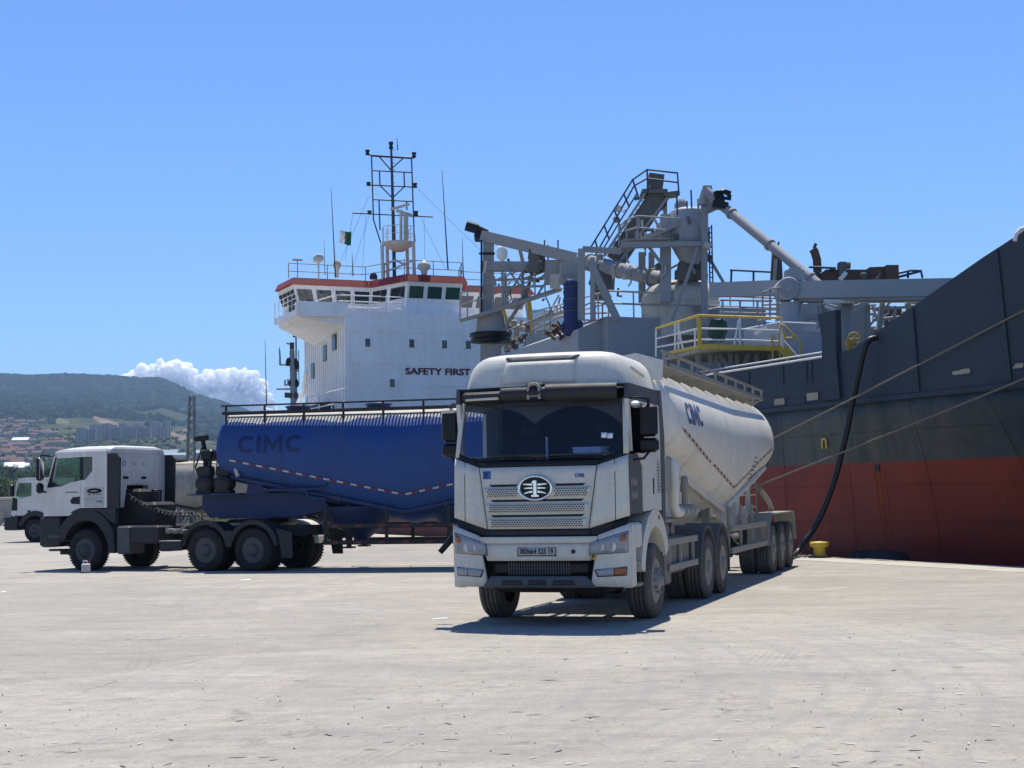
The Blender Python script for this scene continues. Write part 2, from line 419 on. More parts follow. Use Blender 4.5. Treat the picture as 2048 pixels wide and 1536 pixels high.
mcop = paint('coping_concrete', (.46, .43, .36), .85, (.30, .27, .22), .5, .8, streak=False, bmp=.2)
w = MB()
for k in range(-11, 16):                      # coping stones of the quay edge, with open joints
    s0, s1 = k * 6.0 + .012, k * 6.0 + 5.988
    R = [[Q(s, ww, z) for s, ww, z in ((s0, -1.6, z_), (s1, -1.6, z_), (s1, .0, z_), (s0, .0, z_))] for z_ in (-.3, .006)]
    w.loft(R)
tag(w.build('quay_coping', mcop), kind='structure')
w = MB(); w.loft([[Q(s, ww, z) for s, ww in ((-66, 0), (96, 0), (96, -.5), (-66, -.5))] for z in (-6, -.3)])
tag(w.build('quay_wall', mcop), kind='structure')
w = MB()
for k in range(-40, 60):
    if random.random() < .8: w.loft([[Q(k*1.5 + random.uniform(0, .2), -.42, .010), Q(k*1.5 + random.uniform(1.1, 1.5), -.42, .010), Q(k*1.5+1.4, -.30, .010), Q(k*1.5+.1, -.30, .010)]]*1, cap=False) if False else w.add([Q(k*1.5 + random.uniform(0,.3), -.44, .010), Q(k*1.5 + random.uniform(1.0,1.5), -.44, .010), Q(k*1.5+1.4, -.28, .010), Q(k*1.5+.1, -.28, .010)], [(0,1,2,3)])
tag(w.build('edge_marking', paint('worn_yellow_marking', (.55, .47, .20), .8, (.45, .42, .35), .8, 3, streak=False)), kind='structure')

m, t, b = nodes('harbour_water')
b.inputs['Base Color'].default_value = (.012, .035, .045, 1); b.inputs['Roughness'].default_value = .12
bump(t, b, noise(t, .9, 5, .6, coords(t)), .35, .3)
w = MB(); w.add([(-6300,-90,-2.0),(6300,-90,-2.0),(6300,7600,-2.0),(-6300,7600,-2.0)], [(0,1,2,3)])
tag(w.build('sea', m), kind='structure')

# ---------------------------------------------------------------- hills and land
def vnoise(x, y, seed=0):
    xi, yi = np.floor(x).astype(np.int64), np.floor(y).astype(np.int64); xf, yf = x - xi, y - yi
    def hsh(a, b):
        n = (a * 374761393 + b * 668265263 + seed * 974634777) & 0x7fffffff
        n = ((n ^ (n >> 13)) * 1274126177) & 0x7fffffff
        return ((n ^ (n >> 16)) & 0xffff) / 65535.0
    u, v = xf*xf*(3-2*xf), yf*yf*(3-2*yf)
    return (hsh(xi, yi)*(1-u) + hsh(xi+1, yi)*u)*(1-v) + (hsh(xi, yi+1)*(1-u) + hsh(xi+1, yi+1)*u)*v
def fbm(x, y, o=5, seed=0):
    s, a, r = 0, .5, np.zeros_like(np.asarray(x, float))
    for k in range(o): r = r + a*vnoise(x*2**k, y*2**k, seed+k); a *= .5
    return r
RPX = [-1600,-400,0,60,130,190,250,285,320,345,390,440,480,560,700,900,1200,2000,3300]
RPY = [800,762,752,755,752,754,757,759,756,767,787,802,815,850,890,925,950,965,970]
ED = [150,200,300,600,1000,2000,3000,4000,5000,5500,6500,7400]
EV = [-.02,-.006,.02,.12,.24,.45,.62,.82,1.0,.97,.6,.2]
def terr(px, d):
    """ground height of the land at bearing px and distance d"""
    px, d = np.asarray(px, float), np.asarray(d, float)
    yh = 991 - .0175*(px-1024)
    rp = yh - np.interp(px, RPX, RPY)
    e = np.interp(d, ED, EV)
    z = CAM_H*np.clip((d-200)/800, 0, 1) + rp*e*d/3000.0
    X = (px-1024)/3000*d
    rough = np.clip((d-600)/2500, 0, 1)*(1-.75*np.clip(1-np.abs(d-5000)/900, 0, 1))
    z = z + (fbm(X/900+7, d/700, 5, 3)-.48)*150*rough + (fbm(X/160, d/120, 3, 9)-.45)*14*rough
    return z - 1.2*np.clip((300-d)/150, 0, 1)
cols = np.concatenate([np.linspace(-1600, -80, 60), np.linspace(-70, 600, 420), np.linspace(610, 3300, 110)])
rows = np.concatenate([np.linspace(150, 600, 24), np.linspace(630, 2400, 70), np.linspace(2420, 5600, 190), np.linspace(5650, 7400, 20)])
PXg, Dg = np.meshgrid(cols, rows); Zg = terr(PXg, Dg); Xg = (PXg-1024)/3000*Dg
nC, nR = len(cols), len(rows)
idx = np.arange(nC*nR).reshape(nR, nC)
quads = np.stack([idx[:-1,:-1], idx[:-1,1:], idx[1:,1:], idx[1:,:-1]], -1).reshape(-1, 4)
me = bpy.data.meshes.new('hills')
me.from_pydata(np.stack([Xg, Dg, Zg], -1).reshape(-1, 3).tolist(), [], quads.tolist())
# land cover: woods, scrub, pasture, bare ochre slopes
n1 = fbm(Xg/260, Dg/330, 5, 21); n2 = fbm(Xg/60, Dg/80, 4, 33)
wood = np.clip((Dg-2900)/500 + (n1-.45)*5, 0, 1)
colr = np.zeros((nR, nC, 4)); colr[..., 3] = 1
scrub = np.array([.070, .080, .042]); past = np.array([.16, .155, .09]); fore = np.array([.016, .030, .014]); bare = np.array([.27, .20, .145])
pm = np.clip((n1-.5)*6 + (n2-.5)*3, 0, 1)[..., None]
base = scrub*(1-pm) + past*pm
base = base*(1-wood[..., None]) + fore*wood[..., None]
YH = 991 - .0175*(PXg-1024); YV = YH - (Zg-CAM_H)*3000/Dg
def patch(pts, soft=6):
    """ochre clearing: polyline band of bearing px -> view height band, real slope facing the town"""
    x = [p[0] for p in pts]; return np.interp(PXg, x, [p[1] for p in pts], left=-1e3, right=-1e3), np.interp(PXg, x, [p[2] for p in pts], left=-1e3, right=-1e3)
bm_ = np.zeros((nR, nC))
for pts in ([(185,832,838),(205,836,850),(240,850,868),(285,866,876),(300,872,876)], [(292,876,876),(320,866,882),(352,860,880),(378,858,880)], [(20,826,830),(60,832,840),(100,832,846),(135,842,848)], [(-300,830,836),(-150,815,850),(-40,826,838)]):
    a0, a1 = patch(pts); bm_ = np.maximum(bm_, np.clip((YV-a0)/2.5+.5, 0, 1)*np.clip((a1-YV)/2.5+.5, 0, 1))
bm_ = (bm_*(Dg > 1800)*np.clip(.35+n2*1.3, 0, 1))[..., None]
bare2 = np.where((PXg < 140)[..., None], np.array([.16,.17,.09]), bare)
base = base*(1-bm_) + bare2*bm_
colr[..., :3] = base*(.75+.5*n2[..., None])
ca = me.color_attributes.new('cover', 'FLOAT_COLOR', 'POINT'); ca.data.foreach_set('color', colr.reshape(-1))
me.polygons.foreach_set('use_smooth', [True]*len(me.polygons)); me.update()
m, t, b = nodes('land_cover')
at = N(t, 'ShaderNodeVertexColor', layer_name='cover')
nn = noise(t, .035, 6, .75, coords(t))
t.links.new(mix(t, 1.0, at.outputs[0], ramp(t, nn, [(.3, .5), (.7, 1.5)]), 'MULTIPLY'), b.inputs['Base Color'])
b.inputs['Roughness'].default_value = 1.0; b.inputs['Specular IOR Level'].default_value = 0
bump(t, b, nn, 1.0, 12)
me.materials.append(m)
o = bpy.data.objects.new('hills', me); COL.objects.link(o); tag(o, kind='structure')

def blobs(name, pts, sizes, cols_, mat, seed):
    """many small irregular tree crowns as one mass (nobody could count them)"""
    rg = np.random.default_rng(seed)
    ph = (1+5**.5)/2
    V = np.array([(-1,ph,0),(1,ph,0),(-1,-ph,0),(1,-ph,0),(0,-1,ph),(0,1,ph),(0,-1,-ph),(0,1,-ph),(ph,0,-1),(ph,0,1),(-ph,0,-1),(-ph,0,1)])/1.9
    Fc = np.array([(0,11,5),(0,5,1),(0,1,7),(0,7,10),(0,10,11),(1,5,9),(5,11,4),(11,10,2),(10,7,6),(7,1,8),(3,9,4),(3,4,2),(3,2,6),(3,6,8),(3,8,9),(4,9,5),(2,4,11),(6,2,10),(8,6,7),(9,8,1)])
    n = len(pts); jit = rg.uniform(.65, 1.35, (n, 12, 1))
    vv = V[None]*jit*sizes[:, None, None]*np.array([1, 1, .85]) + pts[:, None, :]
    ff = Fc[None] + (np.arange(n)*12)[:, None, None]
    me = bpy.data.meshes.new(name); me.from_pydata(vv.reshape(-1, 3).tolist(), [], ff.reshape(-1, 3).tolist())
    ca = me.color_attributes.new('cover', 'FLOAT_COLOR', 'POINT')
    cc = np.ones((n, 12, 4)); cc[..., :3] = cols_[:, None, :]; ca.data.foreach_set('color', cc.reshape(-1))
    me.materials.append(mat); me.update()
    o = bpy.data.objects.new(name, me); COL.objects.link(o); return o
rg = np.random.default_rng(5)
m, t, b = nodes('far_foliage')
at = N(t, 'ShaderNodeVertexColor', layer_name='cover'); nn = noise(t, .25, 4, .7, coords(t))
t.links.new(mix(t, 1.0, at.outputs[0], ramp(t, nn, [(.3, .55), (.7, 1.45)]), 'MULTIPLY'), b.inputs['Base Color'])
b.inputs['Roughness'].default_value = 1.0; b.inputs['Specular IOR Level'].default_value = 0
MT['farleaf'] = m
pxs = rg.uniform(-300, 640, 26000); ds = rg.uniform(2500, 5350, 26000)
keep = (fbm((pxs-1024)/3000*ds/260, ds/330, 5, 21)-.45)*5 + (ds-2900)/500 > rg.uniform(.1, .9, 26000)
# keep the clearings open
zz = terr(pxs, ds); yv = 991-.0175*(pxs-1024) - (zz-CAM_H)*3000/ds
for x0, x1, y0, y1 in ((185,300,832,878),(290,380,858,882)):
    keep &= ~((pxs > x0) & (pxs < x1) & (yv > y0+(pxs-x0)*(.35 if x0 < 200 else -.1)) & (yv < y1) & (ds > 1800))
pxs, ds, zz = pxs[keep], ds[keep], zz[keep]
P = np.stack([(pxs-1024)/3000*ds, ds, zz+2], -1)
cc = np.array([.016,.030,.012])*rg.uniform(.6, 1.7, (len(P), 1)) + rg.uniform(0, .006, (len(P), 3))
tag(blobs('forest', P, rg.uniform(5, 11, len(P)), cc, MT['farleaf'], 1), 'dark green forest covering the far mountainside', 'forest', kind='stuff')
pxs = rg.uniform(-300, 640, 7000); ds = 500 + 2300*rg.uniform(0, 1, 7000)**.8
keep = fbm((pxs-1024)/3000*ds/120+40, ds/150, 4, 77) > .46
pxs, ds = pxs[keep], ds[keep]; zz = terr(pxs, ds)
P = np.stack([(pxs-1024)/3000*ds, ds, zz+1], -1)
cc = np.array([.055,.078,.032])*rg.uniform(.45, 1.5, (len(P), 1)) + rg.uniform(0, .012, (len(P), 3))
tag(blobs('scrub', P, rg.uniform(1.6, 4.2, len(P)), cc, MT['farleaf'], 2), 'green scrub and small trees over the lower slopes', 'scrub', kind='stuff')

# ---------------------------------------------------------------- town
MT['wallA'] = plain('cream_render', (.30, .26, .225), .9, var=.25, scale=.4)
MT['wallB'] = plain('pale_render', (.36, .33, .31), .9, var=.25, scale=.4)
MT['roofT'] = plain('red_tile_roof', (.135, .07, .055), .9, var=.3, scale=.6)
MT['roofW'] = plain('white_sheet_roof', (.75, .75, .74), .6, var=.1, scale=.4)
MT['roofBl'] = plain('blue_grey_sheet', (.20, .27, .33), .6, var=.15, scale=.4)
MT['win'] = plain('dark_far_window', (.05, .055, .065), .3)  # one even dark tone for all far panes
def land(px, d): return Vector(((px-1024)/3000*d, d, float(terr(px, d))))
def house_meshes(wm, rm, L, Dp, H_):
    a = MB().bx(-L/2, L/2, -Dp/2, Dp/2, -3, H_).build('wall', wm)
    r = MB().prism([(-Dp/2-.4, H_), (Dp/2+.4, H_), (0, H_+Dp*.32)], 'x', -L/2-.4, L/2+.4).build('roof', rm)
    wn = MB()
    for k in range(int(L//3)):
        x = -L/2 + 1.5 + k*3
        wn.bx(x-.5, x+.5, -Dp/2-.06, -Dp/2+.02, 1.2, 2.6)
    wn = wn.build('window', MT['win']); wn['kind'] = 'stuff'
    return a, r, wn
protos = []
for wm, rm, L, Dp, H_ in ((MT['wallA'], MT['roofT'], 13, 9, 5.5), (MT['wallB'], MT['roofT'], 10, 8, 6.5), (MT['wallB'], MT['roofT'], 16, 9, 4.5), (MT['wallA'], MT['roofT'], 9, 8, 7.5)):
    protos.append(house_meshes(wm, rm, L, Dp, H_))
rr = random.Random(3)
first = True
def put_house(k, loc, rz, lab):
    e = empty('hillside_house', loc, rz); tag(e, lab, 'house', 'red roofed houses on the hillside')
    for p in protos[k]:
        c = p.copy(); COL.objects.link(c); c.parent = e
ORD = ('first second third fourth fifth sixth seventh eighth ninth tenth eleventh twelfth thirteenth fourteenth fifteenth sixteenth seventeenth eighteenth nineteenth twentieth '
       'twenty-first twenty-second twenty-third twenty-fourth twenty-fifth twenty-sixth twenty-seventh twenty-eighth twenty-ninth thirtieth').split()
for row, (d0, x0, x1, n) in zip(('second lowest', 'middle', 'second highest', 'highest', 'lowest'), ((1750, -6, 120, 14), (1980, -4, 135, 17), (2250, -8, 110, 15), (2550, -4, 95, 10), (1500, -6, 60, 6))):
    for k in range(n):
        px = x0 + (x1-x0)*(k+rr.uniform(-.35, .35))/n
        put_house(rr.randrange(4), land(px, d0*rr.uniform(.96, 1.05)), rr.uniform(-.6, .6), 'red roofed house, %s from the left in the %s row of the hillside town' % (ORD[k], row))
for p in protos:
    for q in p: bpy.data.objects.remove(q)
def flats(L, Dp, H_, wm):
    parts = [MB().bx(-L/2, L/2, -Dp/2, Dp/2, -4, H_).build('wall', wm), MB().bx(-L/2-.2, L/2+.2, -Dp/2-.2, Dp/2+.2, H_, H_+.8).build('roof', MT['wallB'])]
    for k in range(3):
        x = -L/2 + L*(k+.5)/3
        wn = MB()
        for fl in range(int(H_//3)): wn.bx(x-L*.09, x+L*.09, -Dp/2-.08, -Dp/2+.02, 1+fl*3, 2.6+fl*3)
        wn = wn.build('window', MT['win']); wn['kind'] = 'stuff'; parts.append(wn)
    return parts
fp = [flats(11, 11, 21, MT['wallB']), flats(13, 10, 18, MT['wallA']), flats(9, 10, 24, MT['wallB'])]
order = 'first second third fourth fifth sixth seventh eighth ninth tenth eleventh twelfth thirteenth fourteenth fifteenth sixteenth seventeenth eighteenth'.split()
for k in range(18):
    px = 163 + k*10 + rr.uniform(-2, 2); d = 2150 + rr.uniform(-60, 60) + k*6
    e = empty('apartment_block', land(px, d) + Vector((0, 0, -1)), rr.uniform(-.3, .3))
    tag(e, order[k] + ' apartment block from the left in the row below the bare slope', 'building', 'apartment blocks below the mountain')
    for p in fp[k % 3]:
        c = p.copy(); COL.objects.link(c); c.parent = e
for f_ in fp:
    for p in f_: bpy.data.objects.remove(p)
for k, (px, d, L, rm, lab) in enumerate(((28, 1250, 16, 'roofW', 'long white shed left of the slender tower on the slope'), (44, 1230, 10, 'roofW', 'short bright white shed beside the slender tower'), (40, 2050, 22, 'roofW', 'pale flat building among the red roofs'),
        (330, 1700, 30, 'roofBl', 'blue grey warehouse behind the grey tank trailer'), (352, 1650, 26, 'roofBl', 'second blue grey warehouse before the light mast'), (362, 1500, 22, 'roofW', 'white roofed warehouse just left of the light mast'),
        (396, 1300, 22, 'roofW', 'white roofed warehouse between light mast and blue tank'), (408, 1750, 26, 'roofBl', 'blue grey warehouse between light mast and blue tank'))):
    e = empty('warehouse', land(px, d), rr.uniform(-.2, .2)); tag(e, lab, 'warehouse', 'warehouses at the foot of the mountain')
    for p in house_meshes(MT['wallB'], MT[rm], L, 12, 6): p.parent = e
    if rm == 'roofBl': e.children[0].data.materials[0] = MT['roofBl']
e = empty('slender_tower', land(50.5, 1330)); tag(e, 'slender cream tower with pointed top beside white sheds', 'tower')
MB().bx(-1.6, 1.6, -1.6, 1.6, -3, 11).build('shaft', MT['wallA'], e); MB().lathe([(2.2, 11), (1.6, 13), (.1, 17)], n=8).build('roof', MT['wallA'], e)

# ---------------------------------------------------------------- trees at the edge of the port
def mat_leaf(name, c1, c2):
    m, t, b = nodes(name)
    oi = N(t, 'ShaderNodeObjectInfo'); n = noise(t, 1.2, 4, .6, coords(t))
    base = mix(t, ramp(t, n, [(.3, 0.0), (.7, 1.0)]), c1, c2)
    base = mix(t, 1.0, base, ramp(t, oi.outputs['Random'], [(0, .7), (1, 1.3)]), 'MULTIPLY')
    t.links.new(base, b.inputs['Base Color']); b.inputs['Roughness'].default_value = .75; b.inputs['Specular IOR Level'].default_value = .2
    return m
MT['leafA'] = mat_leaf('green_leaves', (.045, .075, .022), (.095, .125, .045)); MT['leafB'] = mat_leaf('olive_leaves', (.075, .09, .04), (.14, .15, .075))
MT['bark'] = plain('bark', (.12, .09, .06), .9)
def tree_mesh(seed, h, wd, lm, nl=1500):
    rg = np.random.default_rng(seed); t = MB(); t.path([(0,0,-.5), (.1,0,h*.25), (-.1,.1,h*.55), (0,0,h*.85)], [h*.035, h*.028, h*.018, h*.006], 6)
    for k in range(5):
        a_ = k*1.3+seed; t.path([(0,0,h*(.25+.08*k)), (cos(a_)*wd*.25, sin(a_)*wd*.25, h*(.42+.07*k)), (cos(a_)*wd*.42, sin(a_)*wd*.42, h*(.5+.07*k))], [h*.014, h*.01, h*.004], 5)
    tr = t.build('trunk', MT['bark'])
    nc = 13; cen = np.stack([rg.normal(0, wd*.24, nc), rg.normal(0, wd*.24, nc), h*rg.uniform(.38, .92, nc)], -1); rad = rg.uniform(.16, .28, nc)*wd
    pick = rg.integers(0, nc, nl); dirs = rg.normal(size=(nl, 3)); dirs /= np.linalg.norm(dirs, axis=1, keepdims=True)
    p = cen[pick] + dirs*rad[pick][:, None]*rg.uniform(.55, 1.05, (nl, 1))*np.array([1, 1, .8])
    nrm = dirs + rg.normal(0, .5, (nl, 3)); nrm /= np.linalg.norm(nrm, axis=1, keepdims=True)
    a1 = np.cross(nrm, rg.normal(size=(nl, 3))); a1 /= np.linalg.norm(a1, axis=1, keepdims=True); a2 = np.cross(nrm, a1)
    s = (rg.uniform(.022, .045, (nl, 1))*wd)
    vv = np.stack([p-a1*s, p+a2*s*.7, p+a1*s, p-a2*s*.7], 1).reshape(-1, 3)
    c = MB(); c.add(vv.tolist(), (np.arange(nl*4).reshape(-1, 4)).tolist())
    return tr, c.build('crown', lm)
tp = [tree_mesh(1, 7, 6, MT['leafA']), tree_mesh(2, 5.5, 6.5, MT['leafB']), tree_mesh(3, 8, 5, MT['leafA']), tree_mesh(4, 4.5, 5.5, MT['leafA'])]
tl = ['rounded dark green tree', 'wide olive green tree', 'tall narrow green tree', 'low green bushy tree']
spots = sorted([(rr.uniform(-22, 215), 260 + 650*rr.random()**1.2, rr.randrange(4)) for k in range(62)] + [(rr.uniform(215, 520), 610 + 650*rr.random()**1.2, rr.randrange(4)) for k in range(20)])
cnt = [0]*4
for px, d, i in spots:
    e = empty('tree', land(px, d), rr.uniform(0, 6.3)); s = rr.uniform(.7, 1.35); e.scale = (s, s, s*rr.uniform(.9, 1.1))
    tag(e, '%s, %s of its kind from the left at the port edge' % (tl[i], ORD[cnt[i]]), 'tree', 'trees at the edge of the port'); cnt[i] += 1
    for p in tp[i]:
        c = p.copy(); COL.objects.link(c); c.parent = e
for f_ in tp:
    for p in f_: bpy.data.objects.remove(p)

# rubble bank where the apron ends
rgb = np.random.default_rng(8)
n = 900; xx = rgb.uniform(-62, -28, n); P = np.stack([xx, 127+rgb.normal(0, 1.6, n), rgb.uniform(-.3, 1.1, n)], -1)
m = plain('bank_stones', (.30, .28, .25), .95, var=.35, scale=2)
o = blobs('rubble', P, rgb.uniform(.15, .5, n), np.ones((n, 3)), m, 4); tag(o, 'low bank of grey rubble at the end of the apron', 'rubble', kind='stuff')
w = MB(); R = []
e = empty('low_wall', PT(10, 1010, 124)); e.location.z = 0
MB().rbx(-4.5, 4.2, -.2, .2, 0, 2.1, .04).build('wall', plain('old_concrete', (.33, .31, .27), .9, var=.25, scale=1.2), e)
MB().rbx(-4.6, 4.3, -.35, .35, 2.103, 2.35, .04).build('coping', plain('old_concrete_pale', (.45, .42, .36), .9, var=.2, scale=1.2), e)
tag(e, 'low concrete wall with flat coping behind the far white truck', 'wall')
w = MB(); p0 = GP(2, 1052); w.tube(p0, p0 + Vector((1.5, .1, 1.15)), .06, 8)
o = w.build('leaning_pole', MT['wpaint']); tag(o, 'white pole leaning on the bank at the left edge', 'pole')

# ---------------------------------------------------------------- light mast behind the far trucks
e = empty('light_mast', (PT(380, 1000, 150).x, 150, 0)); tag(e, 'tall grey lattice light mast with two crossbars before the mountain', 'mast')
h = PT(380, 792, 150).z; w = MB(); lx = .35
for sx_, sy_ in ((-1,-1),(1,-1),(1,1),(-1,1)): w.tube((sx_*.48, sy_*.48, -.5), (sx_*.24+lx*.6, sy_*.24, h), .085, 6)
w.pieces('post', MT['guard'], e)
w = MB(); n = 16
for k in range(n):
    z0, z1 = h*k/n, h*(k+1)/n; q0, q1 = .42-.22*k/n, .42-.22*(k+1)/n; o0, o1 = lx*.6*k/n, lx*.6*(k+1)/n
    for f4 in range(4):
        ang = f4*pi/2; a_ = Vector((cos(ang), sin(ang), 0)); b4 = Vector((-sin(ang), cos(ang), 0))
        w.tube((a_*q0 - b4*q0)*1.12 + Vector((o0, 0, z0)), (a_*q1 + b4*q1)*1.12 + Vector((o1, 0, z1)), .06, 4)
w.build('bracing', MT['guard'], e)
for zz_, hw in ((PT(380, 818, 150).z, 1.1), (PT(380, 894, 150).z, .9)):
    MB().bar((-hw+.1, 0, zz_-.05), (hw+.3, 0, zz_+.1), .22, .22).build('crossbar', MT['wpaint'], e)
MB().bx(.02, .5, -.2, .2, h, h+.35).build('lamp', MT['wpaint'], e)
for zz_ in (h*.35, h*.28): MB().bx(-.5, .6, -.5, .5, zz_, zz_+.12).build('platform', MT['steel'], e)

# ---------------------------------------------------------------- cloud beyond the mountain
def ico(sub):
    ph = (1+5**.5)/2
    V = [Vector(v).normalized() for v in ((-1,ph,0),(1,ph,0),(-1,-ph,0),(1,-ph,0),(0,-1,ph),(0,1,ph),(0,-1,-ph),(0,1,-ph),(ph,0,-1),(ph,0,1),(-ph,0,-1),(-ph,0,1))]
    Fc = [(0,11,5),(0,5,1),(0,1,7),(0,7,10),(0,10,11),(1,5,9),(5,11,4),(11,10,2),(10,7,6),(7,1,8),(3,9,4),(3,4,2),(3,2,6),(3,6,8),(3,8,9),(4,9,5),(2,4,11),(6,2,10),(8,6,7),(9,8,1)]
    for _ in range(sub):
        mid, nf = {}, []
        def md(i, j):
            k = (min(i, j), max(i, j))
            if k not in mid: mid[k] = len(V); V.append(((V[i]+V[j])/2).normalized())
            return mid[k]
        for a, b, c in Fc:
            x, y, z = md(a, b), md(b, c), md(c, a); nf += [(a,x,z),(b,y,x),(c,z,y),(x,y,z)]
        Fc = nf
    return np.array([tuple(v) for v in V]), np.array(Fc)
IV, IF = ico(3)
CPX = [232,262,290,315,345,372,395,430,470,500,522,540]; CPY = [756,740,722,716,714,720,740,736,733,734,750,790]
rg = np.random.default_rng(11); vv, ff, nb = [], [], 0
CD = 9500.0
for k in range(420):
    px = rg.uniform(236, 540); top = np.interp(px, CPX, CPY); f_ = rg.random()**.8
    r = rg.uniform(5, 12) if k < 260 else rg.uniform(12, 24)
    y = top + r*.85 + (f_*40 if k < 260 else 8 + f_*90)
    c = np.array(PT(px, y, CD + rg.uniform(-40, 40) + (0 if k < 260 else 60) - f_*60)); R_ = r*CD/3000
    X = c + IV*R_
    nz_ = (fbm(X[:,0]/26+X[:,1]/35, X[:,2]/24+X[:,1]/43, 5, 5)-.48)*1.0
    X = c + IV*R_*(1+nz_*.8)[:, None]
    vv.append(X); ff.append(IF + nb); nb += len(X)
me = bpy.data.meshes.new('cloud'); me.from_pydata(np.concatenate(vv).tolist(), [], np.concatenate(ff).tolist())
me.polygons.foreach_set('use_smooth', [True]*len(me.polygons))
m, t, b = nodes('cloud_white')
b.inputs['Base Color'].default_value = (.98, .98, .98, 1); b.inputs['Roughness'].default_value = 1; b.inputs['Specular IOR Level'].default_value = 0
b.inputs['Subsurface Weight'].default_value = 1.0; b.inputs['Subsurface Radius'].default_value = (1, 1, 1); b.inputs['Subsurface Scale'].default_value = 260.0
b.subsurface_method = 'RANDOM_WALK'
me.materials.append(m); o = bpy.data.objects.new('cloud', me); COL.objects.link(o)
rm = o.modifiers.new('skin', 'REMESH'); rm.mode = 'VOXEL'; rm.voxel_size = 5.0; rm.use_smooth_shade = True
m2 = bpy.data.meshes.new_from_object(o.evaluated_get(bpy.context.evaluated_depsgraph_get())); o.modifiers.clear(); o.data = m2; m2.name = 'cloud'
tag(o, 'bright white cumulus cloud rising behind the mountain ridge', 'cloud', kind='stuff')

# ---------------------------------------------------------------- haze
m = bpy.data.materials.new('air'); m.use_nodes = True; t = m.node_tree; t.nodes.clear()
pv = t.nodes.new('ShaderNodeVolumePrincipled'); pv.inputs['Color'].default_value = (.50, .72, 1.0, 1); pv.inputs['Density'].default_value = HAZE = 9.5e-5
pv.inputs['Anisotropy'].default_value = 0.0
ou = t.nodes.new('ShaderNodeOutputMaterial'); t.links.new(pv.outputs[0], ou.inputs['Volume'])
o = MB().bx(-6400, 6400, -100, 7800, -8, 600).build('haze', m); tag(o, 'thin pale blue haze in the air', 'haze', kind='stuff')
# ================================================================ vehicles
def arc(cy, cz, r, a0, a1, n=14): return [(cy + r*cos(radians(a0+(a1-a0)*k/n)), cz + r*sin(radians(a0+(a1-a0)*k/n))) for k in range(n+1)]
def lug_tyre(r, wd, lugs=True):
    t = MB(); h = wd/2
    prof = [(r*.60, 0), (r*.63, .015), (r*.80, .022), (r*.93, .012), (r*.985, -.02)]
    for k in range(4):
        x0 = -.03 - (wd-.06)*k/4; x1 = -.03 - (wd-.06)*(k+1)/4
        prof += [(r, x0), (r, x1+.012), (r-.016, x1+.012), (r-.016, x1)]
    prof += [(r*.985, -wd+.02), (r*.93, -wd-.012), (r*.80, -wd-.02), (r*.60, -wd)]
    t.lathe(prof, ax='x', n=44, cap=False)
    if lugs:
        for k in range(44):
            a = 2*pi*k/44; d = Vector((0, cos(a), sin(a))); tg = Vector((0, -sin(a), cos(a)))
            for x0, x1 in ((-.005, -.075), (-wd+.005, -wd+.075)):
                t.bar(Vector((x0, 0, 0)) + d*(r+.004), Vector((x1, 0, 0)) + d*(r+.004), .038, .028, up=d)
    return t
def rim_mesh(r, kind):
    m = MB(); R = r*.60
    if kind == 'front':      # steer axle: flange out, hub and nuts proud
        m.lathe([(R, .0), (R*.95, .012), (R*.90, -.02), (R*.80, -.05), (R*.62, -.005), (R*.45, .03), (R*.42, .05), (R*.25, .06), (R*.22, .10), (.01, .105)], ax='x', n=36)
        nut, rr_ = .05, R*.54
    elif kind == 'drive':    # drive axle: deep dish with planetary hub
        m.lathe([(R, .0), (R*.95, .014), (R*.90, -.02), (R*.84, -.12), (R*.60, -.15), (R*.56, -.10), (R*.52, .0), (R*.44, .03), (R*.40, .05), (.01, .055)], ax='x', n=36)
        nut, rr_ = -.10, R*.68
    else:
        m.lathe([(R, .0), (R*.95, .014), (R*.90, -.02), (R*.84, -.09), (R*.62, -.11), (R*.50, -.10), (R*.40, -.05), (R*.32, .02), (R*.28, .05), (.01, .055)], ax='x', n=36)
        nut, rr_ = -.09, R*.58
    for k in range(10):
        a = 2*pi*k/10; c = Vector((nut-.03, cos(a)*rr_, sin(a)*rr_)); m.tube(c, c + Vector((.05, 0, 0)), .017, 6)
        a += pi/10; q_, x_ = (R*.76, -.032) if kind == 'front' else (R*.72, -.128) if kind == 'drive' else (R*.74, -.095)
        d_ = Vector((0, cos(a), sin(a))); t_ = Vector((0, -sin(a), cos(a))); sl = .03 if kind == 'front' else .0
        m.add([Vector((x_+.012+sl*.2*cos(b_), 0, 0)) + d_*(q_+.022*cos(b_)) + t_*.03*sin(b_) for b_ in [2*pi*k_/10 for k_ in range(10)]], [tuple(range(10))], False, 1)
    return m
_wc = {}
def wheel(parent, x, y, r, wd, kind, tm, rm, side=1, lugs=False):
    """a wheel part with its rim as sub-part; outer face at x on the given side"""
    key = (r, wd, kind, tm, rm, lugs)
    if key not in _wc:
        w = lug_tyre(r, wd, lugs).build('wheel', MT[tm]); q = rim_mesh(r, kind).build('rim', [MT[rm], MT['black']]); _wc[key] = (w.data, q.data)
        bpy.data.objects.remove(w); bpy.data.objects.remove(q)
    w = bpy.data.objects.new('wheel', _wc[key][0]); COL.objects.link(w); w.parent = parent
    w.location = (x*side, y, r-.012); w.rotation_euler = (random.uniform(0, 6), 0, 0) if side > 0 else (random.uniform(0, 6), 0, pi)
    q = bpy.data.objects.new('rim', _wc[key][1]); COL.objects.link(q); q.parent = w
    return w
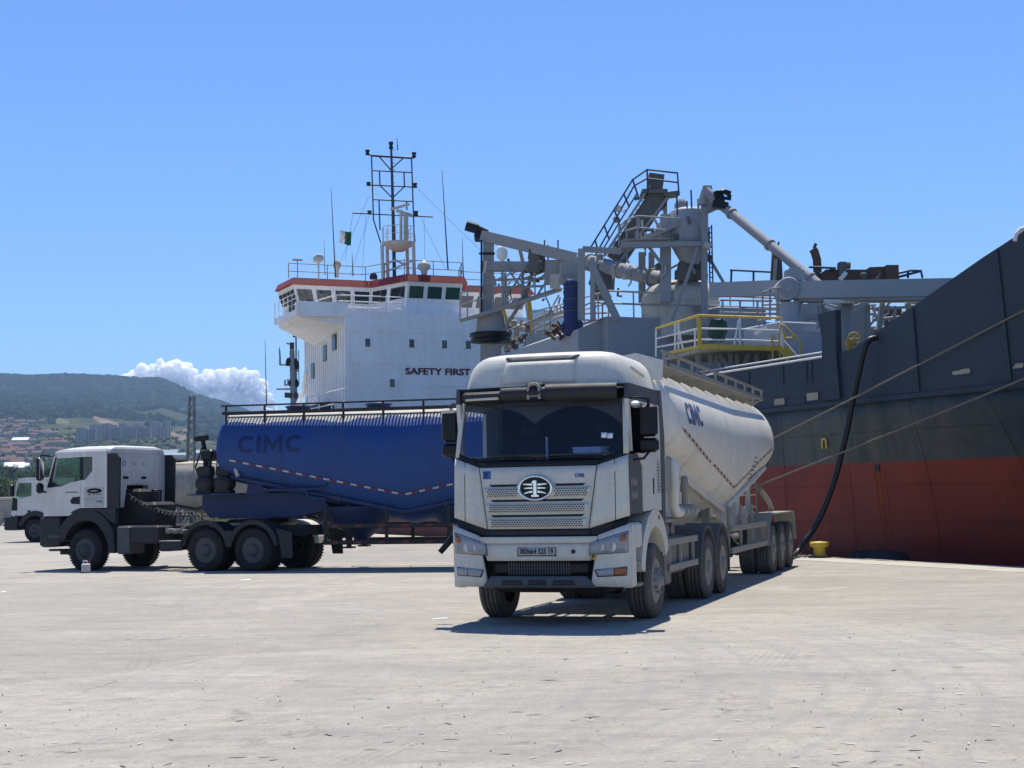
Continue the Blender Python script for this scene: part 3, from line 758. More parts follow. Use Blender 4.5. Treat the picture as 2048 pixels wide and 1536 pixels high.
def axle(parent, y, r, kind, tm, rm, dual=True, xo=1.24, wd=.30, lugs=False, mat='chassis'):
    for sd_ in (1, -1):
        wheel(parent, xo, y, r, wd, kind, tm, rm, sd_, lugs)
        if dual: wheel(parent, xo-.35, y, r, wd, 'inner', tm, rm, sd_, lugs)
    a = MB(); a.tube((-.95, y, r), (.95, y, r), .075, 12)
    if dual: a.lathe([(.08, -.25), (.24, -.12), (.27, 0), (.24, .12), (.08, .25)], (0, y, r), 'x', 16)
    a.build('axle', MT[mat], parent)

# ---------------------------------------------------------------- bulk tank semi-trailer
def tank_trailer(e, Lf, Lr, k, body, tape=True, sub=None, belly=1.18, top=3.62, axm=('rubber2', 'rim'), det=True, chm='guard', guard0=3.2, cwx=(.52, .95), cwz=.08):
    """V-bottomed dry bulk tank; origin under the tank's front end, y to the rear, kingpin at y=k"""
    L = Lf + Lr; hw = 1.215; zc = top - 1.02
    def bot(y):            # underside of the shell
        if y < Lf: return 2.22 + (belly-2.22)*(y/Lf)
        return belly + (2.0-belly)*((y-Lf)/Lr)
    NS = 40
    def ring(y, s=1.0):
        b = bot(y); c = zc - .15*(1-(b-belly)); B = c - b; T = top - c; R = []
        for i in range(NS):
            a = 2*pi*i/NS; ca, sa = cos(a), sin(a)
            if sa >= 0: x, z = hw*abs(ca)**.9*(1 if ca >= 0 else -1), T*sa**.95
            else: x, z = hw*(abs(ca)**(.9 if B < 1.1 else .72))*(1 if ca >= 0 else -1), -B*(abs(sa)**1.05)
            R.append((x*s, y, c + z*s))
        return R
    def dome(y0, dr, rings): return [[(x, y, z) for x, _, z in ring(y0, s)] and [(p[0], y0 + dy, p[2]) for p in ring(y0, s)] for s, dy in rings]
    t = MB(); ys = [0] + [Lf*f_ for f_ in (.2, .4, .6, .8, .9, .96, 1.0)] + [Lf + Lr*f_ for f_ in (.04, .1, .2, .4, .6, .8, 1.0)]
    def cap(y0, sg):
        out = []
        for s, dy in ((.02, -.27), (.35, -.26), (.62, -.235), (.80, -.19), (.91, -.125), (.97, -.05)):
            c = (zc + bot(y0))/2 + .3
            out.append([(p[0]*s, y0 + dy*sg, c + (p[2]-c)*s) for p in ring(y0)])
        return out
    t.loft(cap(0, 1) + [ring(y) for y in ys] + cap(L, -1)[::-1], smooth=True)
    tank = t.build('tank', MT[body], e)
    s = MB()                                           # weld bands
    for y in [.02] + [L*f_ for f_ in (.17, .31, .45, .57, .69, .83)] + [L-.02]:
        R = []
        for dy, q in ((-.022, 1.0003), (-.014, 1.003), (.014, 1.003), (.022, 1.0003)):
            c = zc; R.append([(p[0]*q, y+dy, c + (p[2]-c)*q) for p in ring(y)])
        s.loft(R, cap=False)
    s.build('weld_seam', MT[body], tank)
    def side_pt(y, z, off=.006):
        b = bot(y); c = zc - .15*(1-(b-belly)); B = c-b; T = top-c
        if z >= c: q = min(1, ((z-c)/T))**(1/.95); x = hw*(max(0, 1-q*q))**.45
        else:
            q = min(1, (c-z)/B)**(1/1.05); x = hw*(max(0, 1-q*q))**(.45 if B < 1.1 else .36)
        return x + off
    def tz(y): return 2.80 + (1.82-2.80)*(y/Lf) if y < Lf else 1.82 + .9*(y-Lf)/Lr
    if tape:
        n = 26
        for sd_ in (1, -1):
            for j in range(n):
                y = .25 + (L-.5)*j/n
                for mt, d0, d1 in (('tapew', 0, .155), ('red', .165, .30)):
                    y0, y1 = y+d0, y+d1; m_ = MB()
                    P = [(sd_*side_pt(yy, tz(yy)+dz, .015), yy, tz(yy)+dz) for yy, dz in ((y0, -.022), (y1, -.022), (y1, .022), (y0, .022))]
                    m_.add(P, [(0,1,2,3)]); m_.build('reflective_tape', MT[mt], tank)
    # discharge pipe along the V and its brackets
    p = MB()
    for sd_ in (1,):
        pts = []
        for y in [.15, Lf*.5, Lf-.12, Lf, Lf+.12, Lf+Lr*.5, L-.25]:
            z = tz(y)-.42; pts.append((sd_*(side_pt(y, z)+.06), y, z))
        p.path(pts, .058, 10)
        for y in (.6, 1.8, 3.0, 4.2, Lf+1, Lf+2.2, Lf+3.4):
            z = tz(y)-.42; p.bar((side_pt(y, z)-.02, y, z), (side_pt(y, z)+.10, y, z), .06, .16)
    p.build('air_pipe', MT[sub or body], e)
    # catwalk: two side beams, slatted floor of many bars, handrail and posts
    xi, xo = cwx; cz = top + cwz
    for x in (xi, xo): MB().bx(x-.025, x+.025, -.05, L-.1, cz-.035, cz+.035).build('catwalk_beam', MT[chm], e)
    sl_ = MB(); dp_ = .085 if chm != 'guard' else .12; n = int((L-.2)/dp_)
    for j in range(n):
        y = .05 + j*dp_; sl_.bx(xi+.026, xo-.026, y, y+dp_*.45, cz-.005, cz+.02)
    o = sl_.build('catwalk_slat', MT[chm], e); o['kind'] = 'stuff'
    for j in range(10):
        y = .05 + (L-.25)*j/9
        MB().bar((xo, y, cz+.04), (xo, y, cz+.17), .045, .045, up=(0,1,0)).build('rail_post', MT[chm], e)
        yy = min(max(y, .25), L-.25); x1 = min(side_pt(yy, top-.62, 0), 1.16)
        MB().prism([(xo-.01, cz-.036), (xo-.40, cz-.036), (xo-.40, cz-.22), (xo-.33, cz-.22)] if chm == 'guard' else [(xo+.02, cz-.036), (xo-.06, cz-.036), (xo-.02, top-.34), (xo+.03, top-.40)], 'y', y-.02, y+.02).build('catwalk_bracket', MT[chm], e)
    MB().bar((xo, -.08, cz+.185), (xo, L-.05, cz+.185), .045, .04).build('catwalk_rail', MT[chm], e)
    for y in (Lf*.35, Lf*.8, Lf+Lr*.5):                # manhole lids
        MB().lathe([(.30, 0), (.30, .10), (.34, .10), (.34, .14), (.05, .2), (.01, .2)], (0, y, top-.02), n=20).build('manhole_lid', MT[sub or body], e)
    # underframe
    f = MB()
    f.prism([(k-1.25, 1.92), (k-1.25, 1.55), (k-1.05, 1.32), (k+1.3, 1.32), (k+2.2, 1.50), (k+1.8, 1.92)], 'x', -.55, -.43)
    f.prism([(k-1.25, 1.92), (k-1.25, 1.55), (k-1.05, 1.32), (k+1.3, 1.32), (k+2.2, 1.50), (k+1.8, 1.92)], 'x', .43, .55)
    for y in (k-1.2, k-.2, k+.8, k+1.5): f.bx(-.43, .43, y, y+.12, 1.5, 1.9)
    f.bx(-.6, .6, k-.8, k+.6, 1.29, 1.32)
    f.build('front_frame', MT[sub or chm], e)
    f = MB(); ya = Lf + 1.4
    for sx in (-1, 1): f.prism([(ya, 1.55), (ya, 1.2), (ya+.6, 1.0), (L+2.0, 1.0), (L+2.0, 1.22), (ya+2.4, 1.45)], 'x', sx*.48-.05, sx*.48+.05)
    for y in np.arange(ya+.8, L+2.0, .9): f.bx(-.43, .43, y, y+.1, 1.02, 1.2)
    f.build('rear_frame', MT[sub or chm], e)
    for sx in (-1, 1):                                 # saddle plates under the shell
        for y in (.5, Lf+2.0, Lf+3.4):
            MB().prism([(y, 1.9 if y < 2 else 1.3), (y+.5, 1.9 if y < 2 else 1.3), (y+.35, 2.45), (y+.15, 2.45)], 'x', sx*.72-.02, sx*.72+.02).build('saddle', MT[sub or body], e)
    # rear axles and mudguard
    a0 = Lf + 3.6
    AX = [a0, a0+1.36, a0+2.72]
    for y in AX: axle(e, y, .53, 'rear', *axm)
    for sx in (1, -1):
        m_ = MB(); z1 = 1.26
        prof = [(AX[0]-.72, .62), (AX[0]-.66, 1.02), (AX[0]-.45, z1), (AX[2]+.45, z1), (AX[2]+.66, 1.02), (AX[2]+.72, .62)]
        x0, x1 = sorted((sx*.80, sx*1.25))
        for (ya_, za_), (yb_, zb_) in zip(prof[:-1], prof[1:]):
            m_.add([(x0, ya_, za_), (x1, ya_, za_), (x1, yb_, zb_), (x0, yb_, zb_)], [(0,1,2,3)])
            m_.add([(x0, ya_, za_+.02), (x1, ya_, za_+.02), (x1, yb_, zb_+.02), (x0, yb_, zb_+.02)], [(3,2,1,0)])
            m_.bar((x1, ya_, za_), (x1, yb_, zb_), .03, .07, up=(1,0,0))
        m_.build('mudguard', MT[chm], e)
    # side guard rails
    for sx in (1, -1):
        g0, g1 = guard0, AX[0]-.85
        for zc_ in (1.08, .68):
            MB().rbx(sx*1.22-.03, sx*1.22+.03, g0, g1, zc_-.055, zc_+.055, .01).build('side_guard_rail', MT[chm], e)
        m_ = MB()
        for y in np.linspace(g0+.05, g1-.05, 4): m_.bx(sx*1.17-.03, sx*1.17+.015, y-.04, y+.04, .63, 1.5 if y < g1-.5 else 1.2)
        m_.pieces('side_guard_post', MT[chm], e)
        if tape and chm != 'guard':
            for zc_ in (1.08, .68):
                for j in range(8):
                    y = g0 + (g1-g0)*(j+.4)/8; MB().bx(sx*1.252-.002, sx*1.252+.002, y, y+.16, zc_-.028, zc_+.028).build('reflective_tape', MT['red'], e)
    for sx in (1, -1):                                 # landing legs
        l = MB(); l.bx(sx*.62-.07, sx*.62+.07, k+2.6, k+2.74, .62, 1.6); l.bx(sx*.62-.05, sx*.62+.05, k+2.62, k+2.72, .56, .64); l.bx(sx*.62-.14, sx*.62+.14, k+2.54, k+2.80, .52, .56)
        l.build('landing_leg', MT[chm], e)
    b_ = MB(); b_.bx(-1.22, 1.22, L+1.9, L+1.98, .55, .68); b_.bx(-.6, -.5, L+1.8, L+1.9, .6, 1.05); b_.bx(.5, .6, L+1.8, L+1.9, .6, 1.05); b_.build('rear_bumper', MT[chm], e)
    ld = MB()                                          # rear ladder and rail
    for sx in (.35, .75): ld.tube((sx, L+.28, 1.3), (sx, L+.20, top+.2), .022, 6)
    for j in range(9): ld.tube((.35, L+.27, 1.4+j*.26), (.75, L+.27, 1.4+j*.26), .016, 6)
    ld.build('ladder', MT[chm], e)
    for sx in (1, -1):
        MB().rbx(sx*.7-.2, sx*.7+.2, L+1.985, L+2.03, .72, .84, .02).build('tail_lamp', MT['red'], e)
    q = MB(); q.path([(.9, L-.2, 1.8), (1.0, L+.5, 1.5), (.9, L+1.5, 1.35)], .06, 8); q.build('discharge_hose', MT[chm], e)
    return tank, side_pt, tz

# ---------------------------------------------------------------- the near white tractor
FO = (0.344, 20.285, 0); FR = radians(-18)
T1 = empty('tractor_truck', FO, FR)
tag(T1, 'white tall-roofed tractor truck facing the viewer with round silver emblem on its grille', 'truck')
YC = [(.4, -.12), (1.2, -.16), (2.15, -.15), (3.0, .06), (3.2, .10), (3.34, .12), (3.50, .165), (3.62, .22), (3.68, .30), (3.715, .45), (3.735, .9)]
def yf(x, z): return float(np.interp(z, [p[0] for p in YC], [p[1] for p in YC])) + .17*min(1.15, abs(x)/1.2)**2.4
def fpatch(mb, c4, off=.0, th=.02, nx=12, nz=3, mi=0):
    """panel with corners bl, br, tr, tl given as (x, z), bent to the cab's front; off = proud of it"""
    bl, br, tr, tl = c4; F, B = [], []
    for j in range(nz+1):
        v = j/nz
        for i in range(nx+1):
            u = i/nx
            x = (bl[0]*(1-u)+br[0]*u)*(1-v) + (tl[0]*(1-u)+tr[0]*u)*v; z = (bl[1]*(1-u)+br[1]*u)*(1-v) + (tl[1]*(1-u)+tr[1]*u)*v
            y = yf(x, z) - off; F.append((x, y, z)); B.append((x, y+th, z))
    n = (nx+1)*(nz+1); fs = []
    for j in range(nz):
        for i in range(nx):
            a = j*(nx+1)+i; fs.append((a, a+1, a+nx+2, a+nx+1)); fs.append((n+a, n+a+nx+1, n+a+nx+2, n+a+1))
    for i in range(nx):
        fs.append((i, n+i, n+i+1, i+1)); a = nz*(nx+1)+i; fs.append((a, a+1, n+a+1, n+a))
    for j in range(nz):
        a = j*(nx+1); fs.append((a, a+nx+1, n+a+nx+1, n+a)); a += nx; fs.append((a, n+a, n+a+nx+1, a+nx+1))
    return mb.add(F+B, fs, True, mi)
def sym(c4): return [(-c4[1][0], c4[1][1]), (-c4[0][0], c4[0][1]), (-c4[3][0], c4[3][1]), (-c4[2][0], c4[2][1])]
def fp(name, c4, mat, off=.0, th=.02, parent=None, both=False, nx=12, nz=3):
    out = []
    for c in ([c4, sym(c4)] if both else [c4]): out.append(fpatch(MB(), c, off, th, nx, nz).build(name, MT[mat], parent or T1))
    return out

# front panels
fp('hood_panel', [(-.70,1.30),(.70,1.30),(.82,2.13),(-.82,2.13)], 'white', .0, .03, nz=8)
fp('corner_panel', [(.715,1.30),(1.235,1.46),(1.225,2.27),(.835,2.135)], 'white', .0, .03, both=True, nz=6)
fp('grille_gap', [(-1.2,1.12),(1.2,1.12),(1.2,1.45),(-1.2,1.45)], 'black', -.05, .03)
fp('lower_grille', [(-.72,1.205),(.72,1.205),(.72,1.285),(-.72,1.285)], 'plast', -.015, .03)
for z0, z1, w0 in ((1.725, 1.85, .72), (1.52, 1.635, .69), (1.32, 1.435, .66)):
    bar_ = fp('grille_bar', [(-w0-.01,z0),(w0+.01,z0),(w0+.035,z1),(-w0-.035,z1)], 'white', .028, .02, nx=40)[0]
    h = MB(); nn_ = 4
    for j in range(nn_):
        z = z0 + (z1-z0)*(j+.7)/(nn_+.4)
        cnt = int(2*w0/.037)
        for i in range(cnt):
            x = -w0 + .03 + (i + .5*(j % 2))*.037
            if x > w0-.02 or (z0 > 1.7 and abs(x) < .26): continue
            y = yf(x, z) - .0335
            h.add([(x+.0118*cos(k*pi/3), y, z+.0112*sin(k*pi/3)) for k in range(6)], [(0,1,2,3,4,5)])
    o = h.build('grille_hole', MT['black'], bar_); o['kind'] = 'stuff'
for z in (1.885, 1.68, 1.475):
    if z > 1.8:
        fp('grille_slot', [(.28,z-.016),(.64,z-.016),(.68,z+.014),(.26,z+.014)], 'black', .004, .02, both=True)
    else: fp('grille_slot', [(-.62,z-.016),(.62,z-.016),(.66,z+.014),(-.66,z+.014)], 'black', .004, .02)
fp('bumper_step', [(-.80,1.105),(.80,1.105),(.83,1.195),(-.83,1.195)], 'white', .035, .05)
pp = fp('bumper_panel', [(-.72,.875),(.72,.875),(.79,1.10),(-.79,1.10)], 'white', .02, .05)[0]
fp('intake', [(-.70,.66),(.70,.66),(.71,.872),(-.71,.872)], 'black', -.06, .03)
mg = MB()
for i in range(24): x = -.42 + i*.0365; mg.bar((x, yf(x, .76)+.045, .68), (x, yf(x, .76)+.045, .855), .012, .012, up=(0,1,0))
for z in (.71, .765, .82): mg.path([(x, yf(x, z)+.04, z) for x in np.linspace(-.44, .44, 10)], .005, 5)
mg.build('intake_mesh', MT['plast2'], T1)
fp('bumper_corner', [(.72,.535),(1.245,.515),(1.25,1.36),(.835,1.21)], 'white', .03, .06, both=True, nz=6)
fp('lower_skid', [(-.80,.515),(.80,.515),(.66,.672),(-.66,.672)], 'plast2', .05, .06)
for x0, x1 in ((-.52,-.2), (-.14,.14), (.2,.52)): fp('skid_recess', [(x0,.555),(x1,.555),(x1-.03,.62),(x0+.03,.62)], 'plast', .054, .01)
fp('panel_seam', [(1.055,1.40),(1.063,1.40),(1.063,2.22),(1.055,2.22)], 'black', .003, .01, both=True, nz=4, nx=1)
# lamps
for sg in (1, -1):
    def S(c): return c if sg > 0 else sym(c)
    hl = fpatch(MB(), S([(.715,.945),(1.215,.975),(1.225,1.265),(.735,1.115)]), .032, .02).build('headlight', MT['plast2'], T1)
    fpatch(MB(), S([(.725,.955),(1.208,.984),(1.215,1.252),(.743,1.107)]), .038, .012).build('reflector', MT['reflector'], hl)
    rc = MB()
    for x, r_ in ((.86, .055), (1.0, .07)):
        rc.lathe([(r_, 0), (r_*.75, .012), (r_*.3, .02), (.004, .022)], (sg*x, yf(x, 1.06)-.046, 1.055), 'y', 18)
    rc.build('bulb_bowl', MT['alu'], hl)
    fpatch(MB(), S([(1.11,1.12),(1.20,1.13),(1.205,1.235),(1.12,1.20)]), .046, .006).build('indicator', MT['orange'], hl)
    fpatch(MB(), S([(.72,.95),(1.212,.98),(1.222,1.26),(.738,1.112)]), .055, .004).build('lens', MT['lens'], hl)
    fg = fpatch(MB(), S([(.81,.655),(1.19,.67),(1.195,.79),(.77,.755)]), .034, .02).build('fog_lamp', MT['plast'], T1)
    fpatch(MB(), S([(.825,.668),(1.02,.675),(1.02,.775),(.79,.75)]), .040, .01).build('reflector', MT['reflector'], fg)
    fpatch(MB(), S([(1.03,.676),(1.18,.682),(1.183,.778),(1.03,.776)]), .040, .01).build('indicator', MT['orange'] if sg > 0 else MT['reflector'], fg)
    fpatch(MB(), S([(.815,.66),(1.188,.673),(1.192,.787),(.775,.758)]), .052, .004).build('lens', MT['lens'], fg)
# number plate, lettering, stickers
pl = fp('number_plate', [(-.27,.94),(.27,.94),(.27,1.055),(-.27,1.055)], 'tapew', .028, .012)[0]
text('plate_number', '003664 525 19', .098, MT['ink'], pl, frame((0, yf(0, 1.0)-.033, .998), (1,0,0), (0,0,1)), .001, .003, sx=.78)
bd = MB()
for a_, b4 in (((-.265,.945),(.265,.945)), ((-.265,1.05),(.265,1.05)), ((-.265,.945),(-.265,1.05)), ((.265,.945),(.265,1.05))):
    bd.bar((a_[0], yf(a_[0], 1)-.030, a_[1]), (b4[0], yf(b4[0], 1)-.030, b4[1]), .008, .008)
bd.build('plate_border', MT['ink'], pl)
fp('plate_bracket', [(-.27,.885),(.27,.885),(.27,.935),(-.27,.935)], 'white', .03, .02)
MB().lathe([(.03, 0), (.026, -.006), (.02, .004), (.004, .006)], (.50, yf(.5, 1.0)-.022, .995), 'y', 18).build('tow_cover', MT['black'], T1)
st = fp('sticker', [(.735,.885),(.80,.885),(.80,.965),(.735,.965)], 'yellow', .037, .006)[0]
text('sticker_letter', 'P', .085, MT['ink'], st, frame((.766, yf(.766, .92)-.040, .925), (1,0,0), (0,0,1)), .001, .003)
st = fp('sticker', [(-.77,1.975),(-.65,1.975),(-.65,2.085),(-.77,2.085)], 'sticker', .002, .004)[0]
text('sticker_number', '20', .09, MT['ink'], st, frame((-.71, yf(-.71, 2.03)-.004, 2.03), (1,.0,0), (0,0,1)), .001, .002)
st = text('small_lettering', 'DMI', .07, MT['sticker'], T1, frame((.60, yf(.60, 2.0)-.004, 2.0), (1,.08,0), (0,0,1)), .001, .003)
# emblem
em = MB(); cz, cy = 1.845, yf(0, 1.845)-.035
def ell(rx, rz, y, n=48): return [(rx*cos(2*pi*i/n), y, cz + rz*sin(2*pi*i/n)) for i in range(n)]
em.loft([ell(.245, .172, cy+.03), ell(.245, .172, cy-.012), ell(.235, .163, cy-.022), ell(.215, .145, cy-.018), ell(.208, .140, cy-.004)], cap=False, smooth=True)
emb = em.build('emblem', MT['chrome'], T1)
d = MB(); d.loft([ell(.21, .142, cy+.01), ell(.21, .142, cy-.005)]); d.build('emblem_disc', MT['black'], emb)
d = MB()
d.bx(-.022, .022, cy-.018, cy-.004, cz-.095, cz+.10); d.bx(-.05, .05, cy-.018, cy-.004, cz-.118, cz-.092); d.prism([(-.022, cz+.10), (-.05, cz+.075), (-.022, cz+.06)], 'y', cy-.018, cy-.004)
for sg in (1, -1):
    for z, l0, l1, dr in ((.045, .035, .165, .0), (.0, .035, .15, .004), (-.05, .035, .15, .03)):
        n = 6; R = []
        for i in range(n+1):
            u = i/n; x = l0 + (l1-l0)*u; zz = cz + z - dr*u*u*.8 + (.008*u if z > 0 else 0); th_ = .013*(1-.55*u)
            R.append([(sg*x, cy-.016, zz-th_), (sg*x, cy-.004, zz-th_), (sg*x, cy-.004, zz+th_), (sg*x, cy-.016, zz+th_)])
        d.loft(R)
d.build('emblem_mark', MT['chrome'], emb)

# windscreen and surround
fp('windscreen_sill', [(-.84,2.135),(.84,2.135),(.86,2.22),(-.86,2.22)], 'black', -.01, .03)
fp('windscreen_sill', [(.84,2.14),(1.19,2.27),(1.185,2.34),(.86,2.22)], 'black', -.012, .03, both=True)
ws = fp('windscreen', [(-1.175,2.21),(1.175,2.21),(1.14,3.03),(-1.14,3.03)], 'glass', -.03, .006, nx=20, nz=8)[0]
fp('pillar', [(1.165,2.28),(1.22,2.285),(1.20,3.04),(1.125,3.04)], 'white', .0, .09, both=True, nz=6)
wip = MB()
for x0, x1 in ((-.9, -.05), (.0, .9)): wip.path([(x0, yf(x0, 2.23)-.01, 2.225), ((x0+x1)/2, yf(0, 2.26)-.012, 2.26), (x1, yf(x1, 2.24)-.01, 2.235)], .011, 6)
wip.build('wiper', MT['black'], T1)
for x, z in ((.98, 2.52), (.90, 2.53)):
    fpatch(MB(), [(x-.035,z-.03),(x+.035,z-.03),(x+.035,z+.04),(x-.035,z+.04)], -.026, .003, 2, 1).build('permit_sticker', MT['paper'], ws)
fp('header_panel', [(-1.10,3.03),(1.10,3.03),(1.13,3.235),(-1.13,3.235)], 'black', -.04, .05)
# sun visor: rolled sections
v = MB()
for x0, x1, r_ in ((-1.08,-.52,.07), (-.50,.14,.085), (.14,1.08,.112)):
    pts = [(x, yf(x, 3.10)-.10 - (.03 if r_ > .08 else 0), 3.105 + (.02 if r_ > .08 else 0)) for x in np.linspace(x0, x1, 8)]
    v.path(pts, r_, 14)
v.build('sun_visor', MT['plast'], T1)
fpatch(MB(), [(-1.05,3.055),(-.54,3.055),(-.54,3.15),(-1.05,3.15)], .165, .01).build('visor_panel', MT['white'], T1)
bq = MB(); bq.path([(-.10, yf(0,3.1)-.19, 3.04), (-.10, yf(0,3.1)-.19, 3.20), (-.06, yf(0,3.1)-.19, 3.245), (.02, yf(0,3.1)-.19, 3.245), (.06, yf(0,3.1)-.19, 3.20), (.06, yf(0,3.1)-.19, 3.04)], .022, 8); bq.bar((-.10, yf(0,3.1)-.19, 3.09), (.06, yf(0,3.1)-.19, 3.09), .03, .03)
bq.build('badge_frame', MT['guard'], T1)
MB().rbx(-.14, .10, yf(0,3.1)-.17, yf(0,3.1)-.04, 3.02, 3.27, .03).build('badge_plate', MT['black'], T1)
for x in (-.36, .36, -1.05, 1.05): fpatch(MB(), [(x-.09,3.175),(x+.09,3.175),(x+.09,3.225),(x-.09,3.225)], .03, .05, 3, 1).build('marker_lamp', MT['reflector'], T1)
# tall roof
R = []
for z in (3.235, 3.34, 3.42, 3.50, 3.56, 3.61, 3.65, 3.685, 3.71, 3.725, 3.73):
    xh = float(np.interp(z, [3.2, 3.4, 3.5, 3.58, 3.65, 3.70, 3.73], [1.17, 1.13, 1.10, 1.06, .99, .89, .70])); yr = float(np.interp(z, [3.2, 3.6, 3.7, 3.73], [2.1, 2.05, 1.95, 1.75]))
    ring = []
    for i in range(25): x = -xh + 2*xh*i/24; rc_ = .16*max(0, (abs(x)/xh-.86)/.14)**2; ring.append((x, yf(x*1.2/max(xh, .8), z) - .02 + rc_, z))
    ring += [(xh, .5*(yf(xh, z)+yr), z), (xh*.99, yr-.05, z)] + [(x, yr, z) for x in np.linspace(xh*.92, -xh*.92, 9)] + [(-xh*.99, yr-.05, z), (-xh, .5*(yf(xh, z)+yr), z)]
    R.append(ring)
roof = MB().loft(R, smooth=True).build('roof', MT['white'], T1)
fpatch(MB(), [(-.47,3.585),(.47,3.585),(.53,3.655),(-.53,3.655)], .026, .02).build('roof_slot', MT['plast2'], roof)
fpatch(MB(), [(-.56,3.27),(.50,3.27),(.47,3.575),(-.50,3.575)], .036, .03, nz=6).build('roof_panel', MT['white'], roof)
for sx in (1, -1): MB().bar((sx*1.175, .55, 3.47), (sx*1.165, 1.35, 3.40), .02, .03).build('roof_crease', MT['white'], roof)
# cab sides with window openings, rear wall, floor
for sx in (1, -1):
    x0, x1 = sorted((sx*1.17, sx*1.225))
    sd_ = MB()
    sd_.prism([(.10,1.48),(.82,1.48),(.82,2.28),(.10,2.28)], 'x', x0, x1)
    sd_.build('side_recess', MT['plast2'], T1)
    dr = MB()
    dr.prism([(.84,1.50),(1.72,1.52),(1.72,2.30),(.60,2.30),(.84,2.12)], 'x', x0, x1+(.012 if sx > 0 else 0))
    dr.prism([(.13,3.02),(.25,2.32),(.33,2.32),(.235,3.02)], 'x', x0, x1)
    dr.prism([(1.24,2.303),(1.72,2.303),(1.72,3.02),(1.24,3.02)], 'x', x0, x1+(.012 if sx > 0 else 0))
    dr.prism([(.24,2.94),(1.24,2.94),(1.24,3.02),(.24,3.02)], 'x', x0, x1)
    door = dr.build('door', MT['white'], T1)
    MB().rbx(x0-.01, x1+.02, 1.45, 1.52, 1.72, 1.98, .02).build('handle', MT['black'], door)
    sp = MB(); sp.prism([(1.735,1.50),(2.05,1.50),(2.05,3.02),(1.735,3.02)], 'x', x0, x1); sp.build('side_panel', MT['white'], T1)
    fin = MB(); fin.prism([(2.055,1.0),(2.24,1.0),(2.30,2.6),(2.14,3.24),(1.95,3.24),(2.055,2.6)], 'x', x0, x1+.01*sx); fin.build('air_deflector', MT['plast2'], T1)
    hd = MB(); hd.prism([(.12,3.03),(2.05,3.03),(2.02,3.235),(.16,3.235)], 'x', x0, x1-.004); hd.build('side_header', MT['plast2'], T1)
    if sx > 0:
        text('side_lettering', 'FAW', .16, MT['guard'], T1, frame((1.229, .36, 1.72), (0,1,0), (0,0,1)), .002, .004)
        text('side_lettering', 'FAW', .16, MT['guard'], T1, frame((1.229, .36, 1.90), (0,1,0), (0,0,1)), .002, .004)
        ns = MB().bx(1.226, 1.230, 1.76, 2.02, 1.75, 2.22).build('notice', MT['tapew'], T1)
        for k in range(9):
            MB().bx(1.2305, 1.2315, 1.80, 1.80+random.uniform(.07, .18), 1.79+k*.046, 1.805+k*.046).build('notice_line', MT['ink'], ns)
    # wheel arch, bumper side, steps
    f = MB(); o_ = arc(1.5, .60, .92, 22, 172); i_ = arc(1.5, .58, .70, 22, 172)
    f.prism(o_ + i_[::-1], 'x', *sorted((sx*.92, sx*1.25))); f.build('wheel_arch', MT['white'], T1)
    MB().bx(*sorted((sx*1.253, sx*1.258)), 1.68, 1.78, 1.37, 1.43).build('side_marker', MT['orange'], T1)
    MB().prism(arc(1.5, .58, .93, 55, 125) + [(1.05, 1.62), (1.95, 1.62)], 'x', *sorted((sx*1.13, sx*1.222))).build('fender_top', MT['white'], T1) if False else None
    b4 = MB(); x2 = sorted((sx*1.10, sx*1.25))
    b4.rbx(x2[0], x2[1], .05, .30, .505, 1.36, .03); b4.rbx(x2[0]-.0, x2[1], .305, .66, 1.02, 1.36, .03)
    b4.build('bumper_side', MT['white'], T1)
    for z in (.50, .80): MB().rbx(*sorted((sx*.95, sx*1.24)), .31, .72, z, z+.045, .012).build('step', MT['guard'], T1)
    MB().bx(*sorted((sx*.90, sx*.95)), .31, .75, .50, 1.02).build('step_back', MT['plast'], T1)
    MB().bx(*sorted((sx*.75, sx*1.2)), 2.12, 2.16, .35, 1.35).build('mud_flap', MT['plast'], T1)
    # mirrors
    mr = MB(); X = sx*1.43; MY = .40
    mr.rbx(X-.115, X+.115, MY-.02, MY+.10, 2.51, 2.95, .04); mirror = mr.build('mirror', MT['black'], T1)
    MB().rbx(X-.12, X+.125, MY-.02, MY+.10, 2.30, 2.495, .04).build('lower_mirror', MT['black'], mirror)
    MB().rbx(X-.10, X+.10, MY+.1005, MY+.106, 2.54, 2.92, .004).build('mirror_glass', MT['chrome'], mirror)
    ar = MB(); ar.path([(sx*1.19, .22, 3.03), (sx*1.36, MY-.05, 3.04), (X, MY+.04, 3.02), (X, MY+.04, 2.90)], .018, 8); ar.path([(sx*1.2, .35, 2.20), (sx*1.36, MY, 2.22), (X, MY+.06, 2.32)], .018, 8)
    ar.build('mirror_arm', MT['black'], mirror)
    if sx < 0: MB().rbx(X-.12, X+.12, MY-.04, MY+.12, 2.92, 2.99, .03).build('mirror_cap', MT['white'], mirror)
    else: MB().rbx(1.23, 1.36, MY-.2, MY+.0, 2.90, 2.99, .03).build('camera_housing', MT['alu'], mirror)
rb = MB(); rb.bx(-1.165, 1.165, 2.0, 2.05, 1.25, 3.2); rb.build('rear_wall', MT['white'], T1)
fl_ = MB(); fl_.bx(-1.165, 1.165, .0, 1.99, 1.30, 1.36); fl_.bx(-1.16, 1.16, .10, 1.99, 3.19, 3.225); fl_.bx(-1.16, 1.16, 1.965, 1.995, 1.37, 3.18); fl_.build('cabin_lining', MT['cabin'], T1)
ds_ = MB(); ds_.rbx(-1.15, 1.15, .17, .62, 1.40, 2.20, .05); ds_.rbx(.25, .9, .20, .70, 2.20, 2.30, .04); ds_.build('dashboard', MT['cabin'], T1)
